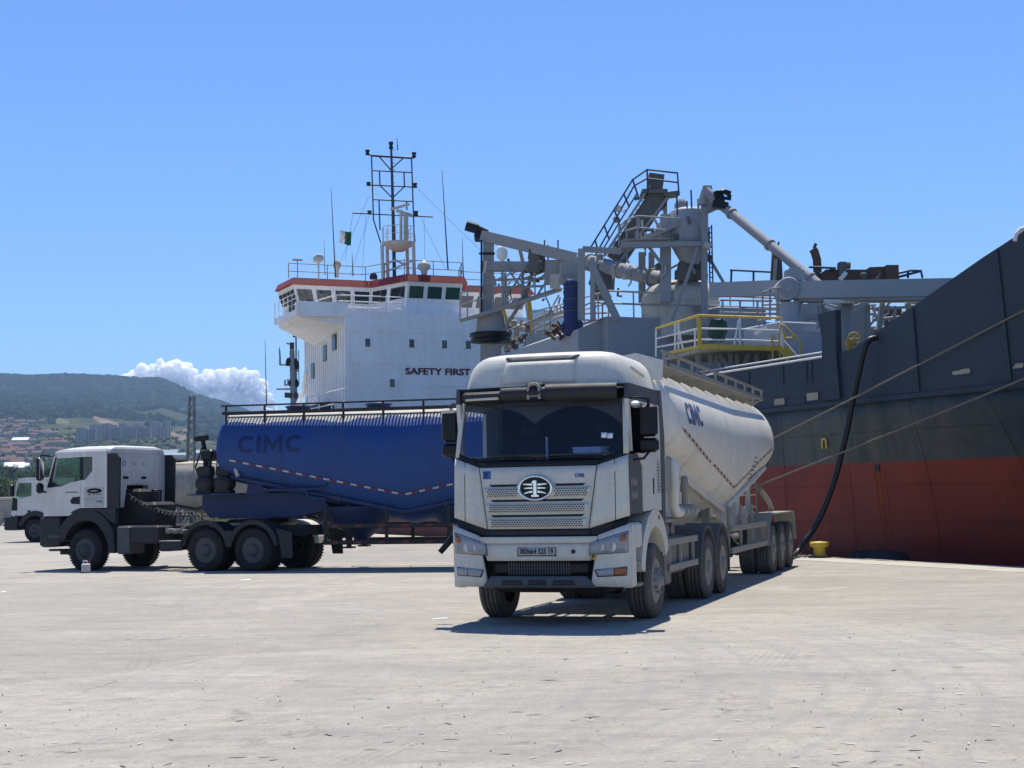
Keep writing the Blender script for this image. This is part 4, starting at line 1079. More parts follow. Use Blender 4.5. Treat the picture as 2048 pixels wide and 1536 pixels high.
for x in (-.55, .55):
    s_ = MB(); s_.rbx(x-.26, x+.26, 1.0, 1.5, 1.70, 1.90, .06); s_.rbx(x-.25, x+.25, 1.42, 1.60, 1.85, 2.55, .07); s_.rbx(x-.14, x+.14, 1.44, 1.58, 2.57, 2.78, .05); s_.build('seat', MT['seat'], T1)
sw = MB(); c_ = Vector((.55, .78, 2.22)); ax_ = Vector((0, .75, .66)); u_ = Vector((1, 0, 0)); v_ = ax_.cross(u_)
ringp = [c_ + (u_*cos(2*pi*i/24) + v_*sin(2*pi*i/24))*.23 for i in range(25)]
sw.path(ringp, .016, 6); sw.tube(c_ - u_*.22, c_ + u_*.22, .014, 6); sw.tube(c_, c_ - ax_*.3, .03, 8); sw.build('steering_wheel', MT['black'], T1)
pa = MB()
for k in range(7): pa.bx(.42+random.uniform(-.03,.03), .84+random.uniform(-.05,.03), .20, .52, 2.305+k*.012, 2.316+k*.012)
tag(pa.build('paper_stack', MT['paper'], None), 'bluish stack of papers on the dashboard behind the windscreen', 'papers').matrix_world = Matrix.Translation(FO) @ Matrix.Rotation(FR, 4, 'Z')
cu = MB(); cu.bx(-.05, -.03, .5, .56, 2.22, 2.55); cu.build('cabin_trim_strip', MT['paper'], T1)
# chassis
ch = MB()
for sx in (1, -1): ch.bx(*sorted((sx*.38, sx*.46)), .3, 7.5, .82, 1.08)
for y in (2.4, 3.3, 4.3, 6.0, 7.3): ch.bx(-.38, .38, y, y+.12, .85, 1.05)
ch.build('chassis', MT['chassis'], T1)
MB().rbx(-.9, .9, .3, 1.2, .42, 1.2, .1).build('engine_underside', MT['chassis'], T1)
axle(T1, 1.5, .53, 'front', 'rubber2', 'rim', False, 1.235)
for y in (5.42, 6.77): axle(T1, y, .53, 'rear', 'rubber2', 'rim', True, 1.245)
for sx in (1, -1):
    for y in (5.42, 6.77):
        f = MB(); o_ = arc(y, .53, .68, 0, 180); i_ = arc(y, .53, .63, 0, 180); f.prism(o_ + i_[::-1], 'x', *sorted((sx*.62, sx*1.26))); f.build('mudguard', MT['plast2'], T1)
    MB().bx(*sorted((sx*.62, sx*1.25)), 7.46, 7.485, .35, .75).build('mud_flap', MT['plast'], T1)
    tk = MB(); tk.rbx(*sorted((sx*.55, sx*1.15)), 2.75, 4.35, .52, 1.08, .08); tk.build('fuel_tank', MT['steel'], T1)
    bx_ = MB(); bx_.rbx(*sorted((sx*.6, sx*1.2)), 2.32, 2.70, .40, 1.12, .03); bx_.build('battery_box', MT['steel'], T1)
    for z in (1.02, .64):
        MB().rbx(*sorted((sx*1.21, sx*1.24)), 2.45, 4.62, z-.05, z+.05, .01).build('side_guard_rail', MT['guard'], T1)
    gp = MB()
    for y in (2.6, 3.4, 4.4): gp.bx(*sorted((sx*1.17, sx*1.208)), y, y+.08, .60, 1.06)
    gp.pieces('side_guard_post', MT['guard'], T1)
at_ = MB(); at_.tube((.35, 3.2, 1.15), (1.05, 3.2, 1.15), .13, 14); at_.tube((.35, 3.6, 1.15), (1.05, 3.6, 1.15), .13, 14); at_.build('air_tank', MT['alu'], T1)
fw = MB(); fw.lathe([(.5, 1.16), (.5, 1.26), (.1, 1.28), (.01, 1.28)], (0, 6.0, 0), n=24); fw.build('fifth_wheel', MT['chassis'], T1)
hz = MB()
for x in (-.3, 0, .3): hz.path([(x, 2.1, 1.6), (x, 2.5, 1.35), (x*1.2, 3.1, 1.5), (x, 3.6, 1.8)], .025, 6)
hz.build('air_line', MT['black'], T1)

# ---------------------------------------------------------------- its cream tank trailer
a_ = Vector((sin(radians(18)), cos(radians(18)), 0)); l_ = Vector((cos(radians(18)), -sin(radians(18)), 0))
TY = 3.45
T2 = empty('tank_trailer', Vector(FO) + a_*TY, FR)
tag(T2, 'dusty cream bulk tank trailer behind the near white truck', 'trailer')
tank, spt, tzz = tank_trailer(T2, 5.85, 4.35, 2.5, 'cream', True, 'cream', guard0=4.4, top=3.82, cwx=(.60, 1.0), cwz=-.06)
def on_tank(y, z, off=.012):
    """placement on the tank's left flank"""
    p = Vector((spt(y, z, off), y, z)); q = Vector((spt(y, z+.1, off), y, z+.1)); r_ = Vector((spt(y+.1, z, off), y+.1, z))
    return frame(p, (r_-p), (q-p))
def tank_text(parent, mat, y0, z0, H_, sx, spt_):
    """bold block letters C I M C painted on the curved flank"""
    def put_(shape, u0):
        m_ = MB()
        for quad in shape:                             # each stroke: 4 corners in letter space, finely divided
            n = 8
            for a in range(n):
                for b in range(n):
                    P = []
                    for uu, vv in ((a/n, b/n), ((a+1)/n, b/n), ((a+1)/n, (b+1)/n), (a/n, (b+1)/n)):
                        q = [quad[0][i]*(1-uu)*(1-vv) + quad[1][i]*uu*(1-vv) + quad[2][i]*uu*vv + quad[3][i]*(1-uu)*vv for i in (0, 1)]
                        y, z = y0 + (u0+q[0])*H_*sx, z0 + q[1]*H_; P.append((spt_(y, z, .006), y, z))
                    m_.add(P, [(0,1,2,3)])
        m_.build('letter', mat, parent)
    def C_():
        o = [(cos(radians(a))*.42, sin(radians(a))*.5) for a in range(48, 313, 12)]; i_ = [(cos(radians(a))*.23, sin(radians(a))*.29) for a in range(48, 313, 12)]
        o = [(x*1.0 if x < .2 else .30, y) for x, y in o]; i_ = [(x if x < .15 else .30, y) for x, y in i_]
        return [(o[k], o[k+1], i_[k+1], i_[k]) for k in range(len(o)-1)]
    I_ = [((-.10,-.5),(.10,-.5),(.10,.5),(-.10,.5))]
    M_ = [((-.48,-.5),(-.29,-.5),(-.29,.5),(-.48,.5)), ((.29,-.5),(.48,-.5),(.48,.5),(.29,.5)), ((-.29,.5),(-.29,.15),(.0,-.42),(.0,-.02)), ((.29,.5),(.29,.15),(.0,-.42),(.0,-.02))]
    put_(C_(), -1.35); put_(I_, -.74); put_(M_, -.02); put_(C_(), 1.02)
tank_text(T2, MT['bluelet'], 1.5, 3.02, .36, 1.15, spt)
for k in range(6):
    z = 2.42 - k*.085; y0 = 7.62-.08*(k % 3); y1 = 7.95+.1*(k % 2); n_ = MB(); n_.add([(spt(y0, z, .008), y0, z), (spt(y1, z, .008), y1, z), (spt(y1, z+.018, .008), y1, z+.018), (spt(y0, z+.018, .008), y0, z+.018)], [(0,1,2,3)]); n_.build('tank_notice_line', MT['bluelet'], tank)
MB().prism([(-.2, 3.50), (1.0, 3.50), (1.02, 3.80), (.6, 3.93), (-.2, 3.80)], 'y', -.14, -.08).build('catwalk_front_plate', MT['cream'], T2)
MB().lathe([(.055, 0), (.055, .01), (.03, .01), (.03, 0)], (1.02, .25, 3.78), 'x', 16).build('rail_ring', MT['ink'], T2)
# valve gear under the tank's nose on the left side
cg = MB(); cg.rbx(.62, 1.12, -.55, -.05, 1.75, 2.30, .03); cg.build('control_box', MT['guard'], T2)
pv_ = MB(); pv_.path([(1.02, -.1, 2.25), (1.12, -.05, 2.2), (1.12, -.05, 1.55), (1.12, .1, 1.45), (1.12, 1.5, 1.45)], .075, 12); pv_.build('air_pipe', MT['cream'], T2)
vv_ = MB()
for y in (.45, .8, 1.15): vv_.lathe([(.09, -.06), (.12, -.05), (.12, .05), (.09, .06)], (1.12, y, 1.45), 'y', 14)
vv_.lathe([(.05, 0), (.05, .25), (.08, .27), (.05, .5), (.01, .52)], (1.12, .8, 1.5), n=12); vv_.build('valve', MT['guard'], T2)
hp = MB(); hp.lathe([(.85, 2.0), (.65, 1.4), (.30, .95), (.16, .78), (.16, .66)], (0, 2.6, 0), n=28); hp.lathe([(.85, 1.9), (.65, 1.3), (.30, .95), (.16, .78), (.16, .66)], (0, 5.6, 0), n=28); hp.pieces('discharge_cone', MT['cream'], T2)
MB().rbx(-.9, 1.1, -.75, 1.4, 1.30, 1.36, .02).build('side_shelf', MT['guard'], T2)

# ---------------------------------------------------------------- the tractor with the blue trailer
MO = (-12.0, 40.88, 0); MR = radians(-113.5)
T3 = empty('tractor_truck', MO, MR)
tag(T3, 'white low-roofed tractor truck seen from its side, coupled to the blue tank', 'truck')
W3 = 'man_white'
cs = MB()                                             # left and right door skins with window cutouts
for sx in (1, -1):
    x0, x1 = sorted((sx*1.16, sx*1.22))
    dr = MB()
    dr.prism([(.06,1.42),(1.0,1.42),(1.12,1.58),(1.27,1.62),(1.27,2.34),(.95,2.29),(.62,2.19),(.20,2.16),(.16,2.20)], 'x', x0, x1)
    dr.prism([(.16,2.20),(.20,2.16),(.36,2.30),(.50,2.98),(.40,3.0)], 'x', x0, x1)
    dr.prism([(.50,2.98),(.53,2.93),(1.27,2.95),(1.27,3.02),(.42,3.02)], 'x', x0, x1)
    door = dr.build('door', MT[W3], T3)
    b_ = MB(); b_.prism([(1.28,1.62),(2.12,1.62),(2.12,3.02),(1.28,3.02),(1.28,2.95),(1.66,2.95),(1.66,2.58),(1.42,2.35),(1.28,2.34)], 'x', x0, x1); b_.build('side_panel', MT[W3], T3)
    MB().bx(x0+.01, x1-.01, 1.24, 1.33, 2.36, 2.94).build('window_post', MT['black'], T3)
    # panes: clear front pane, dark rear pane
    g1 = MB(); g1.prism([(.38,2.31),(.60,2.22),(.95,2.31),(1.235,2.355),(1.235,2.93),(.52,2.93)], 'x', sx*1.185-.003, sx*1.185+.003); g1.build('window', MT['sideglass'], T3)
    g2 = MB(); g2.prism([(1.335,2.36),(1.41,2.37),(1.645,2.59),(1.645,2.94),(1.335,2.94)], 'x', sx*1.19-.006, sx*1.19+.006); g2.build('quarter_window', MT['dkglass'], T3)
    tr_ = MB(); tr_.prism([(.18,2.17),(.62,2.20),(.95,2.30),(.60,2.215),(.36,2.33),(.49,2.95),(.46,2.97)], 'x', *sorted((sx*1.221, sx*1.226))); tr_.build('window_trim', MT['black'], door)
    MB().prism([(.94,1.80),(1.02,1.90),(1.26,1.92),(1.26,1.72),(1.0,1.73)], 'x', *sorted((sx*1.2205, sx*1.228))).build('handle', MT['black'], door)
    MB().bx(*sorted((sx*1.2205, sx*1.223)), .78, 1.20, 2.02, 2.05).build('door_lettering', MT['steel'], door)
    # black air deflector behind the door
    MB().prism([(2.13,1.60),(2.50,1.60),(2.52,2.9),(2.42,3.02),(2.13,3.02)], 'x', *sorted((sx*1.14, sx*1.20))).build('air_deflector', MT['plast'], T3)
    # fender, lower panels, steps
    f = MB(); f.prism([(.62,.95)] + arc(1.45, .60, .98, 155, 25, 12) + [(2.40,.45),(2.18,.45),(2.18,.70)] + arc(1.45, .60, .70, 15, 165, 12)[0:] + [(.62,.75)], 'x', *sorted((sx*.85, sx*1.235))); f.build('fender', MT['plast'], T3)
    MB().prism([(.95,1.50),(1.2,1.60),(2.42,1.60),(2.42,1.20),(2.2,1.30),(1.9,1.52),(1.45,1.585),(1.1,1.48)], 'x', *sorted((sx*1.10, sx*1.238))).build('fender_top', MT['plast'], T3)
    MB().rbx(*sorted((sx*.98, sx*1.225)), .02, .60, .62, 1.41, .04).build('bumper_side', MT['plast'], T3)
    for z in (.50, .86): MB().rbx(*sorted((sx*1.0, sx*1.24)), .25, .62, z, z+.06, .015).build('step', MT['plast2'], T3)
    # mirror
    X = sx*1.42; mr = MB().rbx(X-.10, X+.10, .04, .17, 2.35, 2.98, .05).build('mirror', MT['black'], T3)
    MB().rbx(X-.10, X+.10, .05, .18, 2.02, 2.30, .05).build('lower_mirror', MT['black'], mr)
    MB().rbx(X-.085, X+.085, .1705, .176, 2.40, 2.94, .004).build('mirror_glass', MT['chrome'], mr)
    ar = MB(); ar.path([(sx*1.2, .35, 3.0), (X, .14, 3.02), (X, .12, 2.95)], .025, 8); ar.path([(sx*1.2, .12, 2.05), (X, .12, 2.1), (X, .12, 2.25)], .03, 8); ar.build('mirror_arm', MT['black'], mr)
# door sign
sg_ = MB().bx(1.221, 1.225, 1.40, 2.04, 1.64, 2.16).build('door_sign', MT['tapew'], T3)
MB().lathe([(.01, .006), (1, .006), (1, 0)], ax='x', n=28).build('sign_oval', MT['black'], sg_).matrix_local = Matrix.Translation((1.2255, 1.73, 2.06)) @ Matrix.Diagonal((1, .24, .065, 1))
MB().lathe([(.01, .007), (1, .007), (1, 0)], ax='x', n=20).build('sign_mark', MT['tapew'], sg_).matrix_local = Matrix.Translation((1.2262, 1.73, 2.06)) @ Matrix.Diagonal((1, .13, .02, 1))
for k, (y0, y1, z, h_) in enumerate(((1.52, 1.62, 1.95, .05), (1.68, 1.75, 1.95, .04), (1.80, 1.96, 1.955, .03), (1.42, 2.02, 1.87, .012), (1.45, 1.72, 1.84, .012), (1.8, 2.0, 1.76, .05))):
    MB().bx(1.2251, 1.2262, y0, y1, z, z+h_).build('sign_line', MT['steel'], sg_)
# front, roof, back
fr_ = MB(); fr_.prism([(.02,1.42),(.05,1.42),(.20,2.18),(.17,2.18)], 'x', -1.15, 1.15); fr_.build('front_panel', MT[W3], T3)
g1 = MB(); g1.prism([(.17,2.20),(.176,2.20),(.43,2.98),(.424,2.98)], 'x', -1.15, 1.15); g1.build('windscreen', MT['sideglass'], T3)
MB().rbx(-1.22, 1.22, -.08, .25, .60, 1.41, .06).build('front_bumper', MT['plast'], T3)
MB().rbx(-1.05, 1.05, .22, .34, 2.96, 3.10, .04).build('sun_visor', MT['black'], T3)
R = []
for z, xh, y0, y1 in ((3.022, 1.215, .34, 2.16), (3.09, 1.215, .36, 2.18), (3.15, 1.17, .48, 2.18), (3.20, 1.05, .75, 2.16), (3.235, .85, 1.1, 2.10), (3.25, .5, 1.4, 1.95)):
    n = 8; ring = [(-xh+.08, y0, z), (xh-.08, y0, z), (xh, y0+.1, z), (xh, (y0+y1)/2, z), (xh, y1-.1, z), (xh-.1, y1, z), (0, y1+.02, z), (-xh+.1, y1, z), (-xh, y1-.1, z), (-xh, (y0+y1)/2, z), (-xh, y0+.1, z)]
    R.append(ring)
MB().loft(R, smooth=False).build('roof', MT[W3], T3)
bw = MB()                                              # back wall with cutout for the engine hump
bw.prism([(-1.13,1.62),(-.52,1.62),(-.42,2.20),(.50,2.20),(.62,1.62),(1.13,1.62),(1.15,2.9),(1.10,3.02),(-1.10,3.02),(-1.15,2.9)], 'y', 2.12, 2.20); bw.build('back_wall', MT[W3], T3)
for x0, x1, z0, z1, th_ in ((-.80,.92,2.92,2.96,.015), (-.80,.92,2.50,2.53,.012), (-1.05,-.92,1.75,2.9,.015), (-.5,.6,2.24,2.30,.03), (.78,.84,2.5,2.95,.01), (-.72,-.66,2.5,2.95,.01)):
    MB().bx(x0, x1, 2.2005, 2.2005+th_, z0, z1).build('back_rib', MT[W3], T3)
for k in range(5): MB().bx(-1.08, -.86, 2.2005, 2.222, 1.85+k*.2, 1.87+k*.2).build('back_rib', MT[W3], T3)
for x in (.55, -.20): MB().rbx(x-.10, x+.10, 2.2005, 2.225, 2.36, 2.43, .01).build('vent', MT['black'], T3)
for x, r_ in ((.62, .075), (.20, .045), (-.20, .045)):
    MB().lathe([(r_, 0), (r_, .004), (r_*.7, .004), (r_*.7, 0)], (x, 2.201, 2.77), 'y', 20, cap=False).build('back_emblem', MT['steel'], T3)
ln = MB(); ln.bx(-1.14, 1.14, .2, 2.1, 1.45, 1.52); ln.bx(-1.13, 1.13, .4, 2.08, 3.0, 3.02); ln.bx(-1.13, 1.13, 2.09, 2.115, 2.22, 3.0); ln.build('cabin_lining', MT['cabin'], T3)
MB().rbx(-1.13, 1.13, .25, .70, 1.53, 2.16, .05).build('dashboard', MT['cabin'], T3)
for x in (-.55, .55):
    s_ = MB(); s_.rbx(x-.25, x+.25, 1.15, 1.6, 1.75, 1.92, .05); s_.rbx(x-.24, x+.24, 1.55, 1.75, 1.9, 2.65, .06); s_.build('seat', MT['seat'], T3)
sw = MB(); c_ = Vector((.55, .82, 2.30)); ax_ = Vector((0, .7, .7)); v_ = ax_.cross(u_)
sw.path([c_ + (u_*cos(2*pi*i/24) + v_*sin(2*pi*i/24))*.24 for i in range(25)], .018, 6); sw.tube(c_ - u_*.22, c_ + u_*.22, .014, 6); sw.tube(c_, c_ - ax_*.35, .03, 8); sw.build('steering_wheel', MT['black'], T3)
# chassis and gear between cab and trailer
ch = MB()
for sx in (1, -1): ch.bx(*sorted((sx*.38, sx*.46)), .3, 7.6, .84, 1.10)
for y in (2.6, 3.6, 4.6, 7.4): ch.bx(-.38, .38, y, y+.12, .87, 1.07)
ch.rbx(-.45, .5, 1.9, 3.1, .9, 1.75, .08)
ch.build('chassis', MT['chassis'], T3)
MB().rbx(-.42, .45, 2.0, 2.6, 1.62, 2.10, .08).build('engine_hump', MT['chassis'], T3)
axle(T3, 1.45, .53, 'front', 'rubber', 'rimd', False, 1.24, .32, True)
for y in (5.2, 6.6): axle(T3, y, .53, 'drive', 'rubber', 'rimd', True, 1.25, .30, True)
for sx in (1, -1):
    f = MB()
    for y in (5.2, 6.6): f.prism(arc(y, .53, .70, 8, 172, 12) + arc(y, .53, .65, 172, 8, 12), 'x', *sorted((sx*.60, sx*1.27)))
    o_ = f.build('mudguard', MT['plast'] if sx > 0 else MT['white'], T3)  # right guard is the same part; sunlight on it is put in as white
    m2 = MB(); x2, x3 = sorted((sx*1.245, sx*1.272))
    m2.prism(arc(5.2, .53, .74, 5, 175, 12) + [(4.46, .75), (4.50, .75)] + arc(5.2, .53, .62, 172, 8, 12), 'x', x2, x3)
    m2.prism(arc(6.6, .53, .74, 12, 175, 12) + arc(6.6, .53, .62, 172, 12, 12), 'x', x2, x3)
    m2.prism([(5.80, 1.0), (6.0, 1.0), (5.97, .60), (5.83, .60)], 'x', x2+.004, x3+.006); m2.build('mudguard_skirt', MT['plast'], T3)
    MB().prism([(7.26,1.05),(7.70,.95),(7.72,.33),(7.42,.33),(7.34,.75)], 'x', *sorted((sx*1.20, sx*1.225))).build('mud_flap', MT['plast'], T3)
    MB().rbx(*sorted((sx*.55, sx*1.2)), 2.42, 2.82, .42, 1.14, .04).build('side_tank', MT['plast2'], T3)
    MB().rbx(*sorted((sx*.55, sx*1.2)), 2.86, 3.72, .68, 1.14, .04).build('battery_box', MT['plast'], T3)
    MB().rbx(*sorted((sx*.8, sx*1.2)), 3.78, 4.46, .52, .74, .02).build('side_skirt', MT['plast'], T3)
    MB().bx(*sorted((sx*.8, sx*1.2)), 3.76, 4.48, .745, .76).build('tread_plate', MT['alu'], T3)
v = MB()
for k in range(5): v.lathe([(.03, 0), (.075, .01), (.075, .09), (.03, .10)], (.95, 3.85+.11*k, .93+.03*(k % 2)), 'z', 10)
v.tube((.9, 3.75, 1.05), (.9, 4.5, 1.0), .03, 8); v.path([(1.0, 4.2, 1.0), (1.1, 4.45, 1.1), (1.05, 4.55, 1.15)], .03, 6); v.build('air_valve', MT['steel'], T3)
fw = MB(); fw.prism([(5.2,1.18),(6.6,1.18),(6.5,1.27),(5.4,1.27)], 'x', -.45, .45); fw.build('fifth_wheel', MT['chassis'], T3)
for k in range(4):                                     # coiled air lines
    pts = []
    for i in range(150):
        u = i/149; y = 2.3 + 1.9*u; z = 1.95 - .52*sin(pi*min(u*1.15, 1)*.55)**.8 - .04*k; a2 = u*2*pi*17
        pts.append((.55 - .28*k*.5 + .05*cos(a2) - .25*u, y, z + .05*sin(a2)))
    MB().path(pts, .012, 5).build('coiled_air_line', MT['black'] if k % 2 else MT['steel'], T3)
tb = MB(); tb.path([(.1, 2.7, 1.75), (.1, 2.72, 2.05), (-.25, 2.74, 2.05), (-.25, 2.72, 1.75)], .025, 6); tb.build('hose_rack', MT['black'], T3)
for y, z in ((.35, .50),): MB().bx(.4, .9, y, y+.3, .40, .55).build('tow_bracket', MT['chassis'], T3)

# ---------------------------------------------------------------- the blue tank trailer
KP = Vector(MO) + Vector((cos(radians(23.5)), -sin(radians(23.5)), 0))*5.9
BR = radians(-102); by = Vector((-sin(BR), cos(BR), 0))
T4 = empty('tank_trailer', KP - by*.5, BR)
tag(T4, 'blue bulk tank trailer with dark lettering and a chevron of red and white tape', 'trailer')
tank, spt, tzz = tank_trailer(T4, 4.72, 4.8, .5, 'blue', True, 'bluesteel', top=4.0, belly=1.10, axm=('rubber', 'rimd'), chm='chassis', guard0=2.7, cwx=(.66, .90), cwz=-.06)
tank_text(T4, MT['bluedark'], 1.42, 3.13, .44, 1.2, spt)
# pair of air compressors on the deck ahead of the tank, with hoses and filter
cmp_ = MB()
for y in (-.55, -.05):
    cmp_.lathe([(.05, -.26), (.20, -.24), (.22, -.1), (.22, .1), (.20, .24), (.05, .26)], (.75, y, 2.18), 'x', 16)
    cmp_.rbx(.60, .95, y-.17, y+.17, 2.36, 2.62, .03); cmp_.rbx(.55, .98, y-.2, y+.2, 1.93, 2.02, .02)
cmp_.build('air_compressor', MT['chassis'], T4)
hs = MB(); hs.path([(.85, -.10, 2.55), (.85, -.10, 2.85), (.86, .05, 2.98), (.95, .22, 2.88), (1.0, .40, 2.35)], .05, 10); hs.build('white_hose', MT['tapew'], T4)
hs = MB(); hs.path([(.8, -.45, 2.55), (.8, -.42, 2.8), (.82, -.2, 2.95), (.84, -.02, 2.85)], .05, 10); hs.build('black_hose', MT['black'], T4)
ex = MB(); ex.path([(.55, -.66, 2.3), (.55, -.66, 2.95), (.55, -.74, 3.3)], .06, 10); ex.tube((.55, -.94, 3.33), (.55, -.60, 3.36), .075, 12); ex.rbx(.35, .9, -.65, -.34, 2.75, 3.05, .05); ex.path([(.6, -.74, 3.1), (.62, -.9, 2.6), (.62, -.7, 2.1)], .02, 6); ex.build('air_filter', MT['black'], T4)
MB().rbx(-1.0, 1.05, -.95, .45, 1.89, 1.93, .015).build('deck_plate', MT['bluesteel'], T4)
pp_ = MB(); pp_.path([(1.0, .9, 1.98), (1.05, 2.6, 2.0), (1.05, 2.75, 2.12)], .035, 8); pp_.path([(1.0, 2.2, 1.95), (1.0, 2.25, 1.78), (1.0, 2.7, 1.74)], .03, 8); pp_.build('bypass_pipe', MT['bluesteel'], T4)

cn = MB()
for y in (3.3, 6.0): cn.lathe([(.95, 1.55), (.72, 1.15), (.34, .86), (.18, .74), (.18, .62)], (0, y, 0), n=28)
cn.pieces('discharge_cone', MT['bluesteel'], T4)

# ---------------------------------------------------------------- the far white truck and its grey trailer
T5 = empty('tractor_truck', (PT(18, 1000, 68.5).x, 70.5, 0), radians(-104))
tag(T5, 'white boxy truck cab at the far left, partly hidden by the nearer tractor', 'truck')
c = MB(); c.rbx(-1.12, 1.12, .2, 2.0, 1.2, 2.10, .05); c.build('cab', MT['man_white'], T5)
for sx in (1, -1):
    x0, x1 = sorted((sx*1.10, sx*1.16)); p = MB()
    p.prism([(.10,1.25),(1.95,1.25),(1.95,2.85),(1.15,2.85),(1.15,2.12),(.55,2.0),(.16,2.08)], 'x', x0, x1); p.prism([(.16,2.08),(.28,2.0),(.50,2.85),(.40,2.85)], 'x', x0, x1); p.prism([(.40,2.72),(1.15,2.72),(1.15,2.85),(.42,2.85)], 'x', x0, x1)
    p.build('door', MT['man_white'], T5)
    MB().prism([(.33,2.06),(.56,2.03),(1.14,2.15),(1.14,2.71),(.48,2.71)], 'x', sx*1.12-.004, sx*1.12+.004).build('window', MT['sideglass'], T5)
    MB().prism([(.12,1.45),(.42,1.45),(.42,2.0),(.17,2.06)], 'x', *sorted((sx*1.161, sx*1.165))).build('corner_trim', MT['black'], T5)
    MB().bx(*sorted((sx*1.161, sx*1.168)), .95, 1.10, 1.36, 1.46).build('handle', MT['black'], T5)
    MB().rbx(*sorted((sx*1.2, sx*1.42)), .18, .3, 2.1, 2.65, .04).build('mirror', MT['black'], T5)
    MB().prism(arc(1.35, .55, .88, 20, 165, 10) + arc(1.35, .55, .66, 165, 20, 10), 'x', *sorted((sx*.8, sx*1.2))).build('fender', MT['plast'], T5)
MB().prism([(.38,2.85),(2.0,2.85),(2.0,2.95),(.9,2.97),(.5,2.93)], 'x', -1.14, 1.14).build('roof', MT['man_white'], T5)
MB().prism([(.08,1.25),(.12,1.25),(.20,2.08),(.16,2.08)], 'x', -1.1, 1.1).build('front_panel', MT['man_white'], T5)
MB().prism([(.17,2.1),(.176,2.1),(.43,2.85),(.424,2.85)], 'x', -1.1, 1.1).build('windscreen', MT['sideglass'], T5)
MB().bx(-1.1, 1.1, 1.95, 2.0, 1.25, 2.85).build('back_wall', MT['man_white'], T5)
MB().rbx(-1.2, 1.2, -.25, .45, .55, 1.2, .06).build('front_bumper', MT['plast'], T5)
MB().bx(-.5, .5, .4, 7.2, .8, 1.05).build('chassis', MT['chassis'], T5)
axle(T5, 1.35, .53, 'front', 'rubber', 'rimd', False, 1.22, .30)
for y in (4.9, 6.25): axle(T5, y, .53, 'drive', 'rubber', 'rimd', True, 1.24)
T6 = empty('tank_trailer', T5.location + Vector((cos(radians(14)), -sin(radians(14)), 0))*3.6, radians(-104))
tag(T6, 'dusty grey tank trailer seen between the white cab and the blue tank', 'trailer')
tank_trailer(T6, 5.6, 4.6, 2.0, 'greytank', False, 'chassis', top=3.55, axm=('rubber', 'rimd'), chm='steel')
# ================================================================ the ship
SO = Vector((12.1, 33.2, 0)); SA = QA
SHIP = empty('cargo_ship', SO, SA)                    # local x = across (away from the quay), y = aft, z = above the quay
tag(SHIP, 'blue and red hulled cement carrier with white superstructure moored along the quay', 'ship')
SM = Matrix.Translation(SO) @ Matrix.Rotation(SA, 4, 'Z'); SI = SM.inverted()
def SL(px, py, Z): return SI @ PT(px, py, Z)           # photo pixel at distance Z -> ship space
def SX(px, py, w):                                     # on the fore-and-aft plane x = w
    a, b = SI @ Vector((0, 0, CAM_H)), SI @ PT(px, py, 50); d = b-a; return a + d*((w-a.x)/d.x)
def SY(px, py, s):                                     # on the athwartships plane y = s
    a, b = SI @ Vector((0, 0, CAM_H)), SI @ PT(px, py, 50); d = b-a; return a + d*((s-a.y)/d.y)
BEAM = 18.6
# hull paint: red bottom, dark blue topsides, worn greenish grey band
m, t, b = nodes('hull_paint')
c = coords(t); sx_ = N(t, 'ShaderNodeSeparateXYZ'); t.links.new(c, sx_.inputs[0])
wob = noise(t, .8, 4, .6, c)
def zmask(z0, wd, jit=.1):
    a = N(t, 'ShaderNodeMath', operation='MULTIPLY_ADD'); a.inputs[1].default_value = jit; t.links.new(wob, a.inputs[0]); t.links.new(sx_.outputs[2], a.inputs[2])
    r = N(t, 'ShaderNodeMapRange'); r.inputs[1].default_value = z0+jit*.5-wd; r.inputs[2].default_value = z0+jit*.5+wd; t.links.new(a.outputs[0], r.inputs[0]); return r.outputs[0]
st1 = noise(t, 1, 5, .65, coords(t, scale=(1.2, 1.2, .16))); st2 = noise(t, .5, 6, .65, c); st3 = noise(t, 1, 4, .6, coords(t, scale=(2.2, 2.2, .10)))
blue = mix(t, ramp(t, st2, [(.35, 0.0), (.7, 1.0)]), (.011, .026, .048), (.022, .040, .062))
worn = mix(t, ramp(t, st1, [(.40, 0.0), (.58, 1.0)]), (.040, .050, .052), (.085, .088, .072))
ymask = N(t, 'ShaderNodeMapRange'); ymask.inputs[1].default_value = 1.0; ymask.inputs[2].default_value = 7.0
wy = N(t, 'ShaderNodeMath', operation='MULTIPLY_ADD'); wy.inputs[1].default_value = 5.0; t.links.new(st2, wy.inputs[0]); 
sb = N(t, 'ShaderNodeMath', operation='SUBTRACT'); sb.inputs[1].default_value = 2.5; t.links.new(sx_.outputs[1], sb.inputs[0]); t.links.new(sb.outputs[0], wy.inputs[2]); t.links.new(wy.outputs[0], ymask.inputs[0])
side = mix(t, ymask.outputs[0], blue, worn)
side = mix(t, ramp(t, st3, [(.62, 0.0), (.75, .45)]), side, (.10, .065, .035))
red = mix(t, ramp(t, st2, [(.3, 0.0), (.7, 1.0)]), (.16, .021, .014), (.235, .035, .020))
red = mix(t, ramp(t, st1, [(.55, 0.0), (.75, .5)]), red, (.10, .020, .012))
red = mix(t, ramp(t, st3, [(.64, 0.0), (.78, .6)]), red, (.34, .09, .02))
low = mix(t, zmask(2.46, .025, .05), red, side)
allp = mix(t, zmask(4.12, .02, .02), low, blue)
t.links.new(allp, b.inputs['Base Color']); b.inputs['Roughness'].default_value = .55; b.inputs['Specular IOR Level'].default_value = .3
bump(t, b, mix(t, .35, noise(t, .9, 2, .5, c), noise(t, 3, 4, .6, c)), .45, .10)
scf = ramp(t, noise(t, 1, 5, .6, coords(t, scale=(.5, .35, 1.6))), [(.60, 0.0), (.72, .55)])
